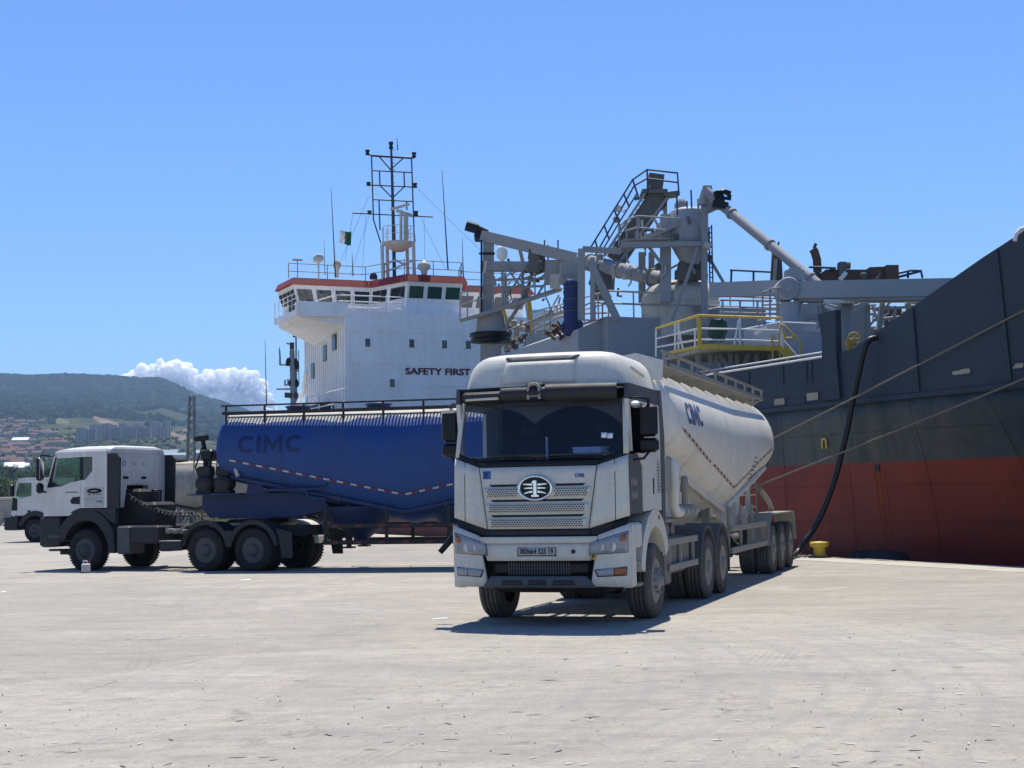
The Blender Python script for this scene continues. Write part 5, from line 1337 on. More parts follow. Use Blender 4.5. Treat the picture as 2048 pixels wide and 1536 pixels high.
t.links.new(mix(t, scf, allp, (.022, .022, .022)), b.inputs['Base Color'])
MT['hull'] = m
MT['hullblue'] = paint('bulwark_blue_paint', (.013, .027, .045), .5, (.045, .05, .052), .3, .5)
# stations: y (aft +), half-breadth at deck, at waterline; stem far forward
def half(y, lev):
    """half breadth of the hull at station y; lev 0 = keel side, 1 = deck"""
    ys = [-15.5, -13, -10, -6, -2, 2, 6, 10, 16, 60, 78, 84]
    dk = [.2, 3.4, 5.9, 8.0, 8.95, 9.25, 9.3, 9.3, 9.3, 9.3, 8.6, 7.2]
    wl = [.05, .3, 1.6, 3.6, 5.6, 7.3, 8.6, 9.15, 9.3, 9.3, 8.4, 5.5]
    return float(np.interp(y, ys, dk))*lev + float(np.interp(y, ys, wl))*(1-lev)
CL = BEAM/2
stn = list(np.linspace(-15.5, 20, 60)) + list(np.linspace(22, 84, 26))
lv = [(-4.0, 0), (-2, 0), (-.5, .03), (.6, .10), (1.5, .22), (2.3, .42), (3.0, .64), (3.6, .86), (4.10, 1.0)]
hb = MB(); R = []
for y in stn:
    ring = [(CL - half(y, l), y, z) for z, l in lv] + [(CL + half(y, l), y, z) for z, l in lv[::-1]]
    R.append(ring)
hb.loft(R, smooth=True)
hull = hb.build('hull', MT['hull'], SHIP)
MB().loft([[(CL-half(y, 1)+.05, y, 4.0), (CL+half(y, 1)-.05, y, 4.0), (CL+half(y, 1)-.05, y, 4.06), (CL-half(y, 1)+.05, y, 4.06)] for y in stn]).build('deck', paint('deck_grey_paint', (.16, .17, .18), .7, (.2, .17, .13), .5, .5), SHIP)
# bulwark along the quay side: low amidships, sweeping up to the bow
def btop(y): return float(np.interp(y, [-15.5, .4, 6.9, 7.2, 8.05, 8.06, 60, 70, 84], [12.0, 7.62, 5.64, 5.52, 5.42, 5.38, 5.30, 4.9, 4.9]))
bw = MB(); ysb = list(np.linspace(-15.5, 8.05, 60)) + list(np.linspace(8.07, 70, 30))
for sg in (1, -1):
    R = []
    for y in ysb:
        hh = half(y, 1); fl = max(0, (btop(y)-5.6))*.16
        x0 = CL - sg*hh; x1 = CL - sg*(hh+fl)
        R.append([(x0, y, 4.10), (x1, y, btop(y)), (x1+sg*.07, y, btop(y)), (x0+sg*.07, y, 4.10)])
    bw.loft(R, closed=True, smooth=False)
bul = bw.build('bulwark', MT['hullblue'], SHIP)
st_ = MB()                                             # plate seams and rubbing strips on the bulwark
def bx_at(y, z):                                       # outer skin x on the quay side at height z >= 4.1
    hh = half(y, 1); fl = max(0, btop(y)-5.6)*.16; k = (z-4.1)/max(.1, btop(y)-4.1); return CL - hh - fl*k
for px in (1835, 2015):
    y0 = SX(px, 700, 0).y
    st_.bar((bx_at(y0, 4.2)-.02, y0, 4.2), (bx_at(y0, btop(y0)-.05)-.02, y0, btop(y0)-.05), .035, .07, up=(0,1,0))
for y0 in (9.2, 9.45, 10.6, 12.4): st_.bar((bx_at(y0, 4.3)-.012, y0, 4.75), (bx_at(y0, 5)-.012, y0, 5.3), .02, .035, up=(0,1,0))
st_.pieces('bulwark_stiffener', MT['hullblue'], bul)
rs = MB(); rs.loft([[(CL-half(y, 1)-.05, y, 4.02), (CL-half(y, 1)+.02, y, 4.0), (CL-half(y, 1)+.02, y, 4.16), (CL-half(y, 1)-.05, y, 4.14)] for y in stn]); rs.build('rubbing_strake', MT['hullblue'], hull)
for z, dx in ((5.41, -.01), (5.60, .45)):
    MB().path([(bx_at(y, 5.3)+dx, y, btop(y)+(z-5.38)) for y in np.linspace(8.5, 58, 24)], .032, 8).build('bulwark_rail', MT['wpaint'], bul)
# scuppers and chocks: pale framed openings
MT['bulkin'] = paint('cream_inner_bulwark', (.40, .37, .29), .7, (.2, .14, .09), .5, 2)
def port_(px0, px1, py0, py1, mt='bulkin', oval=False):
    a, c_ = SX(px0, py1, .0), SX(px1, py0, .0); y0, y1 = sorted((a.y, c_.y)); z0, z1 = sorted((a.z, c_.z)); n = 20
    if oval:
        r_ = (z1-z0)/2; pol = arc(y1-r_, (z0+z1)/2, r_, -90, 90, 8) + arc(y0+r_, (z0+z1)/2, r_, 90, 270, 8)
    else: pol = [(y0, z0), (y1, z0), (y1, z1), (y0, z1)]
    x = bx_at((y0+y1)/2, (z0+z1)/2)
    o = MB().prism(pol, 'x', x-.003, x+.01).build('scupper', MT[mt], bul)
    f = MB(); q = pol + [pol[0]]
    for p_, r2 in zip(q[:-1], q[1:]): f.bar((x-.004, p_[0], p_[1]), (x-.004, r2[0], r2[1]), .025, .02, up=(1,0,0))
    f.build('frame', MT['hullblue'], o)
port_(1548, 1570, 795, 812); port_(1572, 1610, 795, 814, 'hullblue'); port_(1613, 1637, 783, 803); port_(1640, 1660, 780, 797, 'plast'); port_(1903, 1942, 735, 752, oval=True); port_(2010, 2044, 724, 740, oval=True)
# fairlead post at the break of the forecastle
a = SX(1652, 622, .15); c_ = SX(1690, 622, .15); yb, yt = sorted((a.y, c_.y))
fp_ = MB(); fp_.prism([(yb+.05, 4.2), (yt+.0, 4.2), (yt-.08, 5.9), (yt+.08, 6.58), (yb+.12, 6.62), (yb+.16, 5.5)], 'x', -.08, .10); fp_.build('fairlead_post', MT['hullblue'], bul)
MB().prism([(yb+.0, 4.1), (yb+.5, 4.1), (yb+.3, 6.4), (yb+.14, 6.4)], 'x', .12, .18).build('post_stay', MT['gear2'] if 'gear2' in MT else MT['guard'], bul)
# weld seams over the side plating, a drain and its rust run
def hx(y, z):
    l = float(np.interp(z, [q[0] for q in lv], [q[1] for q in lv])); return CL - half(y, l)
for y in (-3.2, -.4, 2.4, 5.2, 8.0, 10.8, 13.6, 16.4, 20, 24, 28, 32, 36, 40): MB().path([(hx(y, z)-.004, y, z) for z in np.linspace(-1.5, 4.0, 26)], .006, 5).build('weld_seam', MT['hull'], hull)
for z in (.9, 1.85, 3.25): MB().path([(hx(y, z)-.004, y, z) for y in np.linspace(-6, 44, 90)], .006, 5).build('weld_seam', MT['hull'], hull)
dq = SX(1752, 912, .3); y_ = dq.y
MB().bx(hx(y_, 2.3)-.03, hx(y_, 2.3)+.1, y_-.09, y_+.09, 2.22, 2.40).build('drain', MT['ink'], hull)
MT['rustrun'] = paint('orange_rust_run', (.30, .062, .014), .8, (.16, .03, .015), .6, 2)
for dy, w0, z1 in ((0.0, .07, -.2), (.16, .035, .9), (-.2, .03, .5)):
    rr_ = MB(); zs = np.linspace(2.22, z1, 14); L_ = [(hx(y_+dy-w0, z)-.006, y_+dy-w0*(1-.5*k/13), z) for k, z in enumerate(zs)]; R_ = [(hx(y_+dy+w0, z)-.006, y_+dy+w0*(1-.5*k/13), z) for k, z in enumerate(zs)]
    rr_.loft([L_, R_], closed=False, cap=False); rr_.build('rust_run', MT['rustrun'], hull)
# draft figure and scrapes
text('hull_mark', 'n', .62, MT['yellow'], hull, frame((bx_at(8.85, 4.1)+.01, 8.85, 3.08), (0,-1,0), (0,0,1)), .01, .008).location.x = CL-half(8.85, .62)-.05
# --- superstructure
MT['sw'] = paint('ship_white_paint', (.83, .83, .82), .5, (.48, .38, .28), .22, .35)
MT['swr'] = paint('ship_red_trim', (.24, .018, .014), .5, (.14, .02, .02), .3, .5)
MT['green'] = plain('green_tinted_glass', (.015, .06, .045), .08, 0, .6)
sup = MB(); sup.bx(3.05, BEAM-3.05, 61.4, 70.2, 4.0, 13.1); acc = sup.build('superstructure', MT['sw'], SHIP)
for z in (8.62, 9.9, 11.88):
    MB().bx(3.045, BEAM-3.045, 61.372, 61.40, z, z+.05).build('deck_seam', MT['sw'], acc)
for k in range(19):                                    # vertical corrugation of the quay-side wall
    y = 61.7 + k*.45; MB().bx(2.97, 3.05, y, y+.14, 4.5, 12.3).build('wall_rib', MT['sw'], acc)
def swin(px0, py0, px1, py1, s, mt='dkglass', parent=None):
    a, c_ = SY(px0, py1, s), SY(px1, py0, s)
    o = MB().rbx(a.x, c_.x, s-.035, s+.02, a.z, c_.z, .02).build('window', MT[mt], parent or acc)
    f = MB()
    for p_, q in (((a.x, a.z), (c_.x, a.z)), ((a.x, c_.z), (c_.x, c_.z)), ((a.x, a.z), (a.x, c_.z)), ((c_.x, a.z), (c_.x, c_.z))): f.bar((p_[0], s-.03, p_[1]), (q[0], s-.03, q[1]), .07, .06)
    f.build('frame', MT['sw'], o)
for x, y in ((735, 685.5), (823, 687), (888.5, 689), (936, 690), (784, 766.5)): swin(x-6, y-9, x+6, y+9, 61.4, 'dkglass' if x != 823 else 'plast2')
for y, z in ((62.9, 10.9), (64.9, 10.4), (67.6, 9.5)):
    o = MB().rbx(2.90, 2.98, y, y+.7, z, z+1.0, .03).build('window', MT['dkglass'], acc)
p = SY(876, 744, 61.4)
MT['maroon'] = plain('maroon_lettering', (.085, .014, .022), .6)
text('lettering', 'SAFETY FIRST', .56, MT['maroon'], acc, frame((p.x, 61.36, p.z), (1,0,0), (0,0,1)), .004, .016, sx=1.30)
# bridge wing deck, sloping underside, bulwark
wd_ = MB()
wd_.loft([[(x0, y, z) for x0, z in ((0.0, 12.72), (3.0, 12.72), (3.0, 13.1), (0.0, 13.1))] for y in (61.2, 66.4)])
wd_.loft([[(BEAM, y, 12.72), (BEAM-3.0, y, 12.72), (BEAM-3.0, y, 13.1), (BEAM, y, 13.1)] for y in (61.2, 66.4)])
wd_.pieces('wing_deck', MT['sw'], acc)
for x0, x1, x2 in ((0.25, 3.04, 3.04), (BEAM-.25, BEAM-3.04, BEAM-3.04)):
    MB().loft([[(x0, 61.6, 12.718), (x1, 61.6, 12.718), (x1, 61.6, 12.25), (x0, 61.6, 12.65)], [(x0, 66.2, 12.718), (x1, 66.2, 12.718), (x1, 67.8, 11.6), (x0, 66.2, 12.5)]]).build('wing_support', MT['sw'], acc)
MB().bx(0.0, 3.2, 61.2, 61.26, 13.1, 13.6).build('wing_bulwark', MT['sw'], acc)
MB().bx(BEAM-3.2, BEAM, 61.2, 61.26, 13.1, 13.6).build('wing_bulwark', MT['sw'], acc)
rw = MB()
for y in np.linspace(61.3, 66.3, 6): rw.tube((.03, y, 13.1), (.03, y, 14.1), .03, 6)
for z in (13.45, 13.78, 14.1): rw.tube((.03, 61.3, z), (.03, 66.3, z), .025, 6)
rw.build('wing_railing', MT['wpaint'], acc)
MB().bx(0.06, .10, 62.0, 63.2, 13.12, 14.0).build('wing_screen', MT['ink'], acc)
# front rail and windbreak ahead of the wheelhouse
fr_ = MB(); a, c_ = SY(672, 592, 61.7), SY(805, 592, 61.7)
for u in np.linspace(0, 1, 5): fr_.tube((a.x+(c_.x-a.x)*u, 61.7, 13.1), (a.x+(c_.x-a.x)*u, 61.7, 14.12), .035, 6)
for z in (13.4, 13.75, 14.12): fr_.tube((a.x, 61.7, z), (c_.x, 61.7, z), .035, 6)
fr_.tube((a.x, 61.7, 14.12), (a.x-1.2, 62.4, 13.75), .035, 6)
fr_.build('deck_railing', MT['wpaint'], acc)
# wheelhouse: set-back wings and projecting centre, flared windows band, red roof edge
plan = [(1.5, 66.2), (6.3, 66.2), (7.5, 62.7), (11.2, 62.7), (12.3, 66.2), (17.1, 66.2), (17.1, 69.6), (1.5, 69.6)]
cx_, cy_ = 9.3, 68.0
def ex_(d): return [(x + (-.7 if x < 5 else .7 if x > 13.5 else 0)*d*.6, y - (d*.35 if y < 69 else 0)) for x, y in plan]
wh = MB(); wh.loft([[(x, y, 13.1) for x, y in plan], [(x, y, 14.1) for x, y in plan], [(x, y, 15.25) for x, y in ex_(1.0)]]); whs = wh.build('wheelhouse', MT['sw'], acc)
rf = MB(); rf.loft([[(x + (-.25 if x < 9 else .25), y-.25, 15.25) for x, y in ex_(1.0)], [(x + (-.12 if x < 9 else .12), y-.10, 15.70) for x, y in ex_(.7)]]); rf.build('roof', MT['swr'], whs)
def wwin(p0, p1, n, mt, z0=14.25, z1=14.98, gap=.12):
    """n panes in the flared window band between plan corners p0 and p1"""
    for k in range(n):
        for_, u0, u1 = [], (k+gap)/n, (k+1-gap)/n
        P = []
        for u, z in ((u0, z0), (u1, z0), (u1, z1), (u0, z1)):
            d = (z-14.1)/1.15; A, B = plan.index(p0), plan.index(p1); e0, e1 = ex_(d)[A], ex_(d)[B]
            x, y = e0[0]+(e1[0]-e0[0])*u, e0[1]+(e1[1]-e0[1])*u; P.append(Vector((x, y, z)))
        nrm = (P[1]-P[0]).cross(P[3]-P[0]).normalized()
        q = MB().loft([[v_ + nrm*.02 for v_ in P], [v_ + nrm*.05 for v_ in P]]); q.build('window', MT[mt], whs)
wwin(plan[0], plan[1], 4, 'dkglass'); wwin(plan[1], plan[2], 2, 'dkglass'); wwin(plan[2], plan[3], 3, 'green'); wwin(plan[3], plan[4], 2, 'green'); wwin(plan[4], plan[5], 4, 'dkglass'); wwin(plan[7], plan[0], 4, 'dkglass')
# monkey island: rails, lamps, horns, domes
mi_ = MB(); top_ = [(.9, 66.2), (6.0, 66.2), (7.4, 62.7), (11.3, 62.7), (12.5, 66.2), (17.4, 66.2)]
for (x0, y0), (x1, y1) in zip(top_[:-1], top_[1:]):
    for z in (16.15, 16.65): mi_.tube((x0, y0, z), (x1, y1, z), .028, 6)
    for u in (0, .5): mi_.tube((x0+(x1-x0)*u, y0+(y1-y0)*u, 15.7), (x0+(x1-x0)*u, y0+(y1-y0)*u, 16.65), .028, 6)
mi_.build('roof_railing', MT['guard'], acc)
# --- radar mast
mast = empty('radar_mast', (0,0,0), 0, SHIP)
MT['mastdk'] = paint('mast_dark_blue', (.03, .05, .09), .5, (.1, .1, .1), .3, 2); MT['mastw'] = paint('mast_cream_paint', (.55, .53, .47), .5, (.35, .27, .18), .35, 2)
ZM = 96.0
def ml(pts, r, dz=0.0): return [SL(x, y, ZM+dz) for x, y in pts]
tw = MB()
for x0, x1, dz in ((765, 768, -1), (775, 777, 1), (815, 818, 1), (828, 831, -1)): tw.path(ml([(x0+1, 560), (x0-1, 490)], 1, dz), .12, 8)
tw.path(ml([(768, 530), (790, 520), (812, 530)], 1, -1), .07, 6); tw.path(ml([(768, 545), (830, 520)], 1, -1), .06, 6)
tw.pieces('tower_leg', MT['mastw'], mast)
pa_ = SL(763, 486, ZM); pb_ = SL(831, 486, ZM)
pf = MB(); c0 = (pa_+pb_)/2; pf.lathe([(.35, -.55), (1.06, -.10), (1.08, .02), (.01, .02)], c0, 'z', 16); pf.build('platform', MT['mastw'], mast)
pr_ = MB()
for k in range(12):
    a = 2*pi*k/12; q = c0 + Vector((cos(a), sin(a), 0))*1.03; pr_.tube(q, q+Vector((0,0,1.0)), .022, 5)
    a2 = 2*pi*(k+1)/12; q2 = c0 + Vector((cos(a2), sin(a2), 0))*1.03
    for z in (.5, 1.0): pr_.tube(q+Vector((0,0,z)), q2+Vector((0,0,z)), .02, 5)
pr_.build('railing', MT['mastw'], mast)
po = MB(); po.path(ml([(789, 560), (786, 420), (782, 283)], 1), [.13, .11, .07], 8); po.build('pole', MT['mastdk'], mast)
fr2 = MB()
for q in ([(743,312),(747,440),(762,487)], [(823,317),(828,460),(830,485)], [(742,312),(823,317)], [(744,341),(824,345)], [(745,370),(825,374)], [(746,399),(826,403)], [(705,426),(866,434)], [(758,313),(781,339),(806,317)], [(760,371),(785,396),(808,374)], [(759,342),(760,371)], [(808,344),(809,374)], [(758,401),(760,460)], [(813,404),(814,420)], [(737,310),(829,316)], [(738,370),(832,374)]):
    fr2.path(ml(q, 1), .045, 6)
for k in range(18): fr2.path(ml([(785.5, 300+k*13), (790, 300.2+k*13)], 1), .025, 4)
fr2.build('yard_frame', MT['mastdk'], mast)
for x, y, h_ in ((735, 305, 10), (782, 291, 14), (828, 310, 10), (737, 368, 7), (830, 371, 9), (739, 425, 7), (832, 427, 9)):
    q = SL(x, y, ZM); MB().lathe([(.13, -h_*.016), (.16, -h_*.012), (.10, 0), (.16, h_*.010), (.16, h_*.016), (.05, h_*.02)], q, n=10).build('navigation_lamp', MT['black'], mast)
rd = MB(); rd.path(ml([(802, 480), (802, 420)], 1, -.6), .10, 8); rd.path(ml([(812, 480), (812, 425)], 1, -.4), .16, 8); rd.bar(SL(781, 419, ZM-.6), SL(819, 408, ZM-.6), .12, .16); rd.bar(SL(793, 421, ZM-.3), SL(826, 432, ZM-.3), .14, .2); rd.build('radar_scanner', MT['mastw'], mast)
for q, r_ in (([(662,375),(671,555)], .035), ([(884,340),(896,540)], .04), ([(704,505),(706,552)], .03), ([(924,475),(927,555)], .03), ([(530,680),(533,812)], .03), ([(794,275),(795,300)], .03), ([(648,480),(650,550)], .02)):
    MB().path([SL(x, y, 93) for x, y in q], [r_*1.4, r_*.5] if q[0][1] > q[1][1] else [r_*.4, r_*1.3], 6).build('whip_antenna', MT['mastdk'], mast)
wi = MB()
for q in ([(830,372),(960,500)], [(738,392),(668,552)], [(706,428),(690,520)], [(842,436),(892,540)], [(732,432),(724,552)], [(740,426),(700,552)], [(848,436),(850,530)]): wi.path([SL(x, y, 95) for x, y in q], .012, 4)
wi.build('stay_wire', MT['steel'], mast)
sl2 = SL(637, 517, 92)
q = MB(); q.lathe([(.05, -.28), (.26, -.26), (.30, .2), (.28, .26), (.02, .2)], sl2, 'y', 16); q.tube(sl2, sl2-Vector((0,0,1.3)), .05, 8); q.build('searchlight', MT['mastw'], acc)
q = MB(); s2 = SL(595, 520, 92); q.tube(s2, s2-Vector((0,0,1.2)), .03, 6); q.bx(s2.x-.3, s2.x+.3, s2.y-.1, s2.y+.1, s2.z-.04, s2.z+.04); q.build('roof_lamp', MT['guard'], acc)
for x, y, r_ in ((674, 527, .2), (848, 530, .33)):
    s2 = SL(x, y, 94); MB().lathe([(r_*.5, -.9), (r_*.6, -.4), (r_*1.25, -.2), (r_*1.25, .05), (r_*.5, .2), (.02, .35)], s2, n=14).build('roof_vent', MT['mastw'], acc)
s2 = SL(747, 552, 93); MB().lathe([(.25, -.2), (.25, 0), (.15, .17), (.02, .22)], s2, n=14).build('roof_dome', MT['ink'], acc)
# side passage: rail and gear at the foot of the side wall
sr = MB(); A, B = SX(614, 790, 1.2), SX(690, 788, 1.2)
for u in np.linspace(0, 1, 4): p = A.lerp(B, u); sr.tube((p.x, p.y, 6.4), (p.x, p.y, 7.95), .04, 6)
for z in (7.2, 7.95): sr.tube((A.x, A.y, z), (B.x, B.y, z), .04, 6)
sr.build('deck_railing', MT['wpaint'], acc)
MB().bx(.1, 3.0, 61.8, 74, 6.2, 6.42).build('boat_deck', MT['sw'], acc)
MB().rbx(2.0, 3.0, 63.5, 66, 6.5, 7.6, .1).build('deck_locker', MT['ink'], acc)
ln = MB(); ln.path([SX(x, y, 2.9) for x, y in ((596, 806), (606, 785), (612, 745))], .14, 8); ln.build('side_davit', MT['sw'], acc)

# ---------------------------------------------------------------- flag
fl = MB(); n, mr_ = 14, 8; P0 = PT(703, 462, 92); P1 = PT(676, 463, 92); P2 = PT(702, 490, 92)
ex1, ez1 = (P1-P0), (P2-P0); vs = []
for j in range(mr_+1):
    for i in range(n+1):
        u, v = i/n, j/mr_; p = P0 + ex1*u*(1-.12*sin(v*3)) + ez1*v*(1-.15*u) + Vector((0, .22*sin(u*7+v*2)*u + .1*sin(u*13), -.05*sin(u*6)))
        vs.append(p)
fs = [(j*(n+1)+i, j*(n+1)+i+1, (j+1)*(n+1)+i+1, (j+1)*(n+1)+i) for j in range(mr_) for i in range(n)]
fl.add(vs, fs, True)
for k, f_ in enumerate(fl.f): fl.m[k] = 0 if (k % n) < n*.45 else 1
for k in range(len(fl.f)):
    i, j = k % n, k//n
    if (i-6.2)**2/1.8 + (j-3.5)**2/1.6 < 1: fl.m[k] = 2
fo = fl.build('flag', [plain('flag_green', (.01, .16, .05), .8), plain('flag_white', (.75, .76, .76), .8), plain('flag_red', (.5, .03, .03), .8)])
tag(fo, 'small green and white flag flying beside the ship mast', 'flag')

# ================================================================ unloading gear on the ship's deck
MT['gear'] = paint('cement_dusted_grey_paint', (.255, .265, .275), .65, (.38, .35, .30), .45, 1.2); MT['gear2'] = paint('grey_blue_steel', (.30, .32, .345), .55, (.38, .36, .32), .3, .8)
MT['geard'] = paint('dark_grimy_steel', (.10, .097, .09), .7, (.2, .18, .15), .5, 1.5); MT['dome'] = paint('dusty_cream_vessel', (.52, .51, .46), .6, (.32, .28, .21), .45, 1.0)
MT['navy'] = plain('navy_rail_paint', (.03, .055, .10), .5); MT['tarp'] = plain('blue_tarpaulin', (.010, .026, .11), .6, var=.25, scale=3); MT['tarpg'] = plain('green_tarpaulin', (.012, .05, .035), .6, var=.3, scale=4)
MT['rust'] = paint('rusty_brown_steel', (.10, .075, .06), .8, (.16, .07, .03), .6, 2)
def W_(pts, Z): return [PT(x, y, Z) for x, y in pts]
def beams(mb, lst, Z, w, d=None):
    for (x0, y0), (x1, y1) in lst: mb.bar(PT(x0, y0, Z), PT(x1, y1, Z), w, d or w, up=(0, 1, 0))
def tubes(mb, lst, Z, r, n=6):
    for l in lst: mb.path(W_(l, Z), r, n)
def gear(name, label, cat, px, py, Z):
    p = PT(px, py, Z); e = empty(name, (p.x, p.y, 4.06)); tag(e, label, cat); return e
def put(mb, name, mat, e):
    if name in ('trestle', 'machinery_casing', 'brace', 'leg', 'column', 'head_box', 'platform_beam', 'stringer', 'rod', 'pump', 'under_box', 'lower_beam', 'housing', 'discharge_head', 'valve_gear', 'pipe', 'yellow_post', 'post_stay', 'winch', 'pedestal', 'mid_rail', 'lamp_house', 'aerial', 'pipework', 'hose', 'lattice') :
        for v_ in [tuple(e.location)]: mb.v = [(v[0]-v_[0], v[1]-v_[1], v[2]-v_[2]) for v in mb.v]
        return mb.pieces(name, MT[mat], e)
    mb.v = [(v[0]-e.location.x, v[1]-e.location.y, v[2]-e.location.z) for v in mb.v]; return mb.build(name, MT[mat], e)

# grey deckhouse amidships (part of the ship)
DH = MB(); s0 = 28.0; DH.bx(3.5, BEAM-3.5, s0, 36, 4.06, 8.9); dh = DH.build('deckhouse', MT['gear2'], SHIP)
dhl = MB(); A = SY(1037, 700, s0+6); dhl.loft([[(2.4, s0+.5, 4.06), (3.5, s0+.5, 4.06), (3.5, s0+.5, 8.85), (2.4, s0+.5, 8.4)], [(2.0, 37.5, 4.06), (3.5, 37.5, 4.06), (3.5, 37.5, 8.1), (2.0, 37.5, 7.9)]]); dhl.build('casing_side', MT['gear2'], dh)
dr_ = MB()
for z in (9.45, 9.95):
    dr_.tube((3.6, s0+.1, z), (14.0, s0+.1, z), .04, 6)
for x in np.linspace(3.6, 14, 10): dr_.tube((x, s0+.1, 8.9), (x, s0+.1, 9.95), .035, 6)
for z in (9.45, 9.95): dr_.tube((3.6, s0+.1, z), (3.6, 35.8, z), .035, 6)
for y in np.linspace(s0+1, 35.5, 6): dr_.tube((3.6, y, 8.9), (3.6, y, 9.95), .035, 6)
dr_.build('deckhouse_railing', MT['dome'], dh)

# A. slewing unloading boom with walkway
E1 = gear('unloading_boom', 'grey slewing unloading arm with sloping tube boom and walkway over the deck', 'crane', 978, 690, 68)
Z = 68
c = MB()
for dz in (-.0,): c.bar(PT(977, 690, Z), PT(977, 472, Z), .5, .5, up=(0, 1, 0))
c.lathe([(.75, -.5), (.62, .35), (.45, .75)], PT(982, 650, Z), n=16); c.bar(PT(982, 728, Z), PT(982, 690, Z), .95, .95, up=(0,1,0))
put(c, 'column', 'gear', E1)
c = MB(); c.lathe([(.75, -.22), (.92, -.2), (.92, -.05), (.75, .0), (.95, .05), (.95, .22), (.7, .25)], PT(981, 676, Z), n=18); put(c, 'slewing_ring', 'black', E1)
c = MB(); c.bar(PT(966, 472, Z), PT(1166, 520, Z-2), .50, .48, up=(0,0,1)); put(c, 'boom', 'gear', E1)
c = MB(); c.tube(PT(1160, 520, Z-2), PT(1325, 560, Z-6), .33, 14); put(c, 'boom_tube', 'gear', E1)
c = MB(); c.bar(PT(964, 533, Z), PT(1140, 534, Z-1), .55, .42, up=(0,0,1)); c.bar(PT(1090, 545, Z-1), PT(1152, 545, Z-1), 1.0, 1.0); put(c, 'lower_beam', 'gear', E1)
c = MB(); c.tube(PT(932, 451, Z), PT(956, 458, Z), .24, 12); c.tube(PT(955, 457, Z), PT(975, 466, Z), .16, 10); c.lathe([(.2, -.3), (.24, 0), (.1, .25)], PT(958, 470, Z), n=10); put(c, 'motor', 'black', E1)
c = MB(); tubes(c, [[(963, 480), (963, 640)], [(958, 507), (990, 507)]], Z-.4, .05); put(c, 'column_pipe', 'black', E1)
wk = MB()
for dz in (-.9, -.05): wk.path(W_([(920, 640), (965, 628), (1070, 595), (1122, 578)], Z+dz), .11, 6)
for u in np.linspace(0, 1, 30):
    x = 920 + 202*u; y = float(np.interp(x, [920, 965, 1070, 1122], [640, 628, 595, 578])); wk.bar(PT(x, y, Z-.9), PT(x, y, Z-.05), .14, .05)
put(wk, 'walkway', 'gear', E1)
wr = MB()
top_y = lambda x: float(np.interp(x, [920, 965, 1088, 1118], [587, 570, 522, 522])); bot_y = lambda x: float(np.interp(x, [920, 965, 1070, 1122], [640, 628, 595, 578]))
for dz in (-.95, .0):
    for x in (920, 935, 960, 986, 1013, 1043, 1070, 1090, 1117): wr.tube(PT(x, top_y(x), Z+dz), PT(x, bot_y(x), Z+dz), .035, 6)
    for f_ in (0, .45): wr.path(W_([(x, top_y(x)+(bot_y(x)-top_y(x))*f_) for x in (920, 965, 1088, 1118)], Z+dz), .035, 6)
put(wr, 'walkway_railing', 'gear', E1)
br = MB(); beams(br, [((965, 668), (992, 628)), ((1002, 668), (1042, 606)), ((985, 635), (1010, 610)), ((1050, 600), (1068, 530)), ((1040, 500), (1046, 525)), ((1068, 500), (1068, 530))], Z-.3, .16); put(br, 'brace', 'gear', E1)
c = MB(); c.bar(PT(1068, 500, Z-1), PT(1068, 545, Z-1), .5, .5, up=(0,1,0)); c.bar(PT(1056, 512, Z-1), PT(1090, 516, Z-1), .3, .25); c.bar(PT(1056, 535, Z-1), PT(1085, 532, Z-1), .4, .4); put(c, 'winch', 'geard', E1)
c = MB(); c.bar(PT(1120, 545, Z-6), PT(1160, 546, Z-6), .9, .8); c.bar(PT(1118, 562, Z-6.3), PT(1164, 561, Z-6.3), .8, .16); c.bar(PT(1150, 545, Z-1), PT(1140, 545, Z-6), .4, .4); put(c, 'discharge_head', 'gear', E1)
c = MB(); c.bar(PT(1100, 563, Z-1.9), PT(1120, 563, Z-1.9), .4, .6); put(c, 'junction_box', 'dome', E1)
tubes_ = MB(); tubes(tubes_, [[(1089, 480), (1089, 525)], [(1096, 490), (1096, 525)], [(1116, 480), (1116, 525)]], Z-1, .035); put(tubes_, 'rod', 'navy', E1)
E2 = gear('satellite_dome', 'white satellite dome on a post beside the unloading boom', 'antenna', 1004, 530, 80); 
c = MB(); p = PT(1004, 506, 80); c.lathe([(q_*.66, h_*.8) for q_, h_ in ((.12, -.62), (.2, -.5), (.34, -.38), (.44, -.25), (.46, .1), (.40, .35), (.22, .5), (.02, .53))], p, n=20); put(c, 'dome', 'sw', E2)
c = MB(); c.tube(p - Vector((0,0,.6)), p - Vector((0,0,4.5)), .07, 8); put(c, 'post', 'guard', E2)
# blue tarpaulin sleeve
T = MB(); rings = []; pa_, pb_ = PT(1145, 560, 61), PT(1146, 672, 61)
rt = random.Random(4)
for k in range(15):
    u = k/14; p = pa_.lerp(pb_, u); rd_ = .37*(1-.0*u) + .03*(k % 2) - (.10 if k == 0 else 0) - (.12 if k == 14 else 0) + (.05 if 10 < k < 14 else 0)
    rings.append([p + Vector((cos(2*pi*i/18)*rd_*(1+.05*sin(3*i+k)), sin(2*pi*i/18)*rd_*(1+.05*cos(2*i+k)), .03*sin(i*2+k) - (.25*max(0, sin(2*pi*i/18+.6)) if k == 14 else 0))) for i in range(18)])
T.loft(rings, smooth=True)
o = T.build('tarpaulin_sleeve', MT['tarp']); tag(o, 'navy blue tarpaulin wrapped round the hanging discharge chute', 'tarpaulin')
for k in (2, 5, 8, 11): 
    p = pa_.lerp(pb_, k/14); rp = MB(); rp.path([p + Vector((cos(2*pi*i/20)*.41, sin(2*pi*i/20)*.41, .02*sin(i))) for i in range(21)], .012, 4); rp.build('lashing', MT['rope'], o)

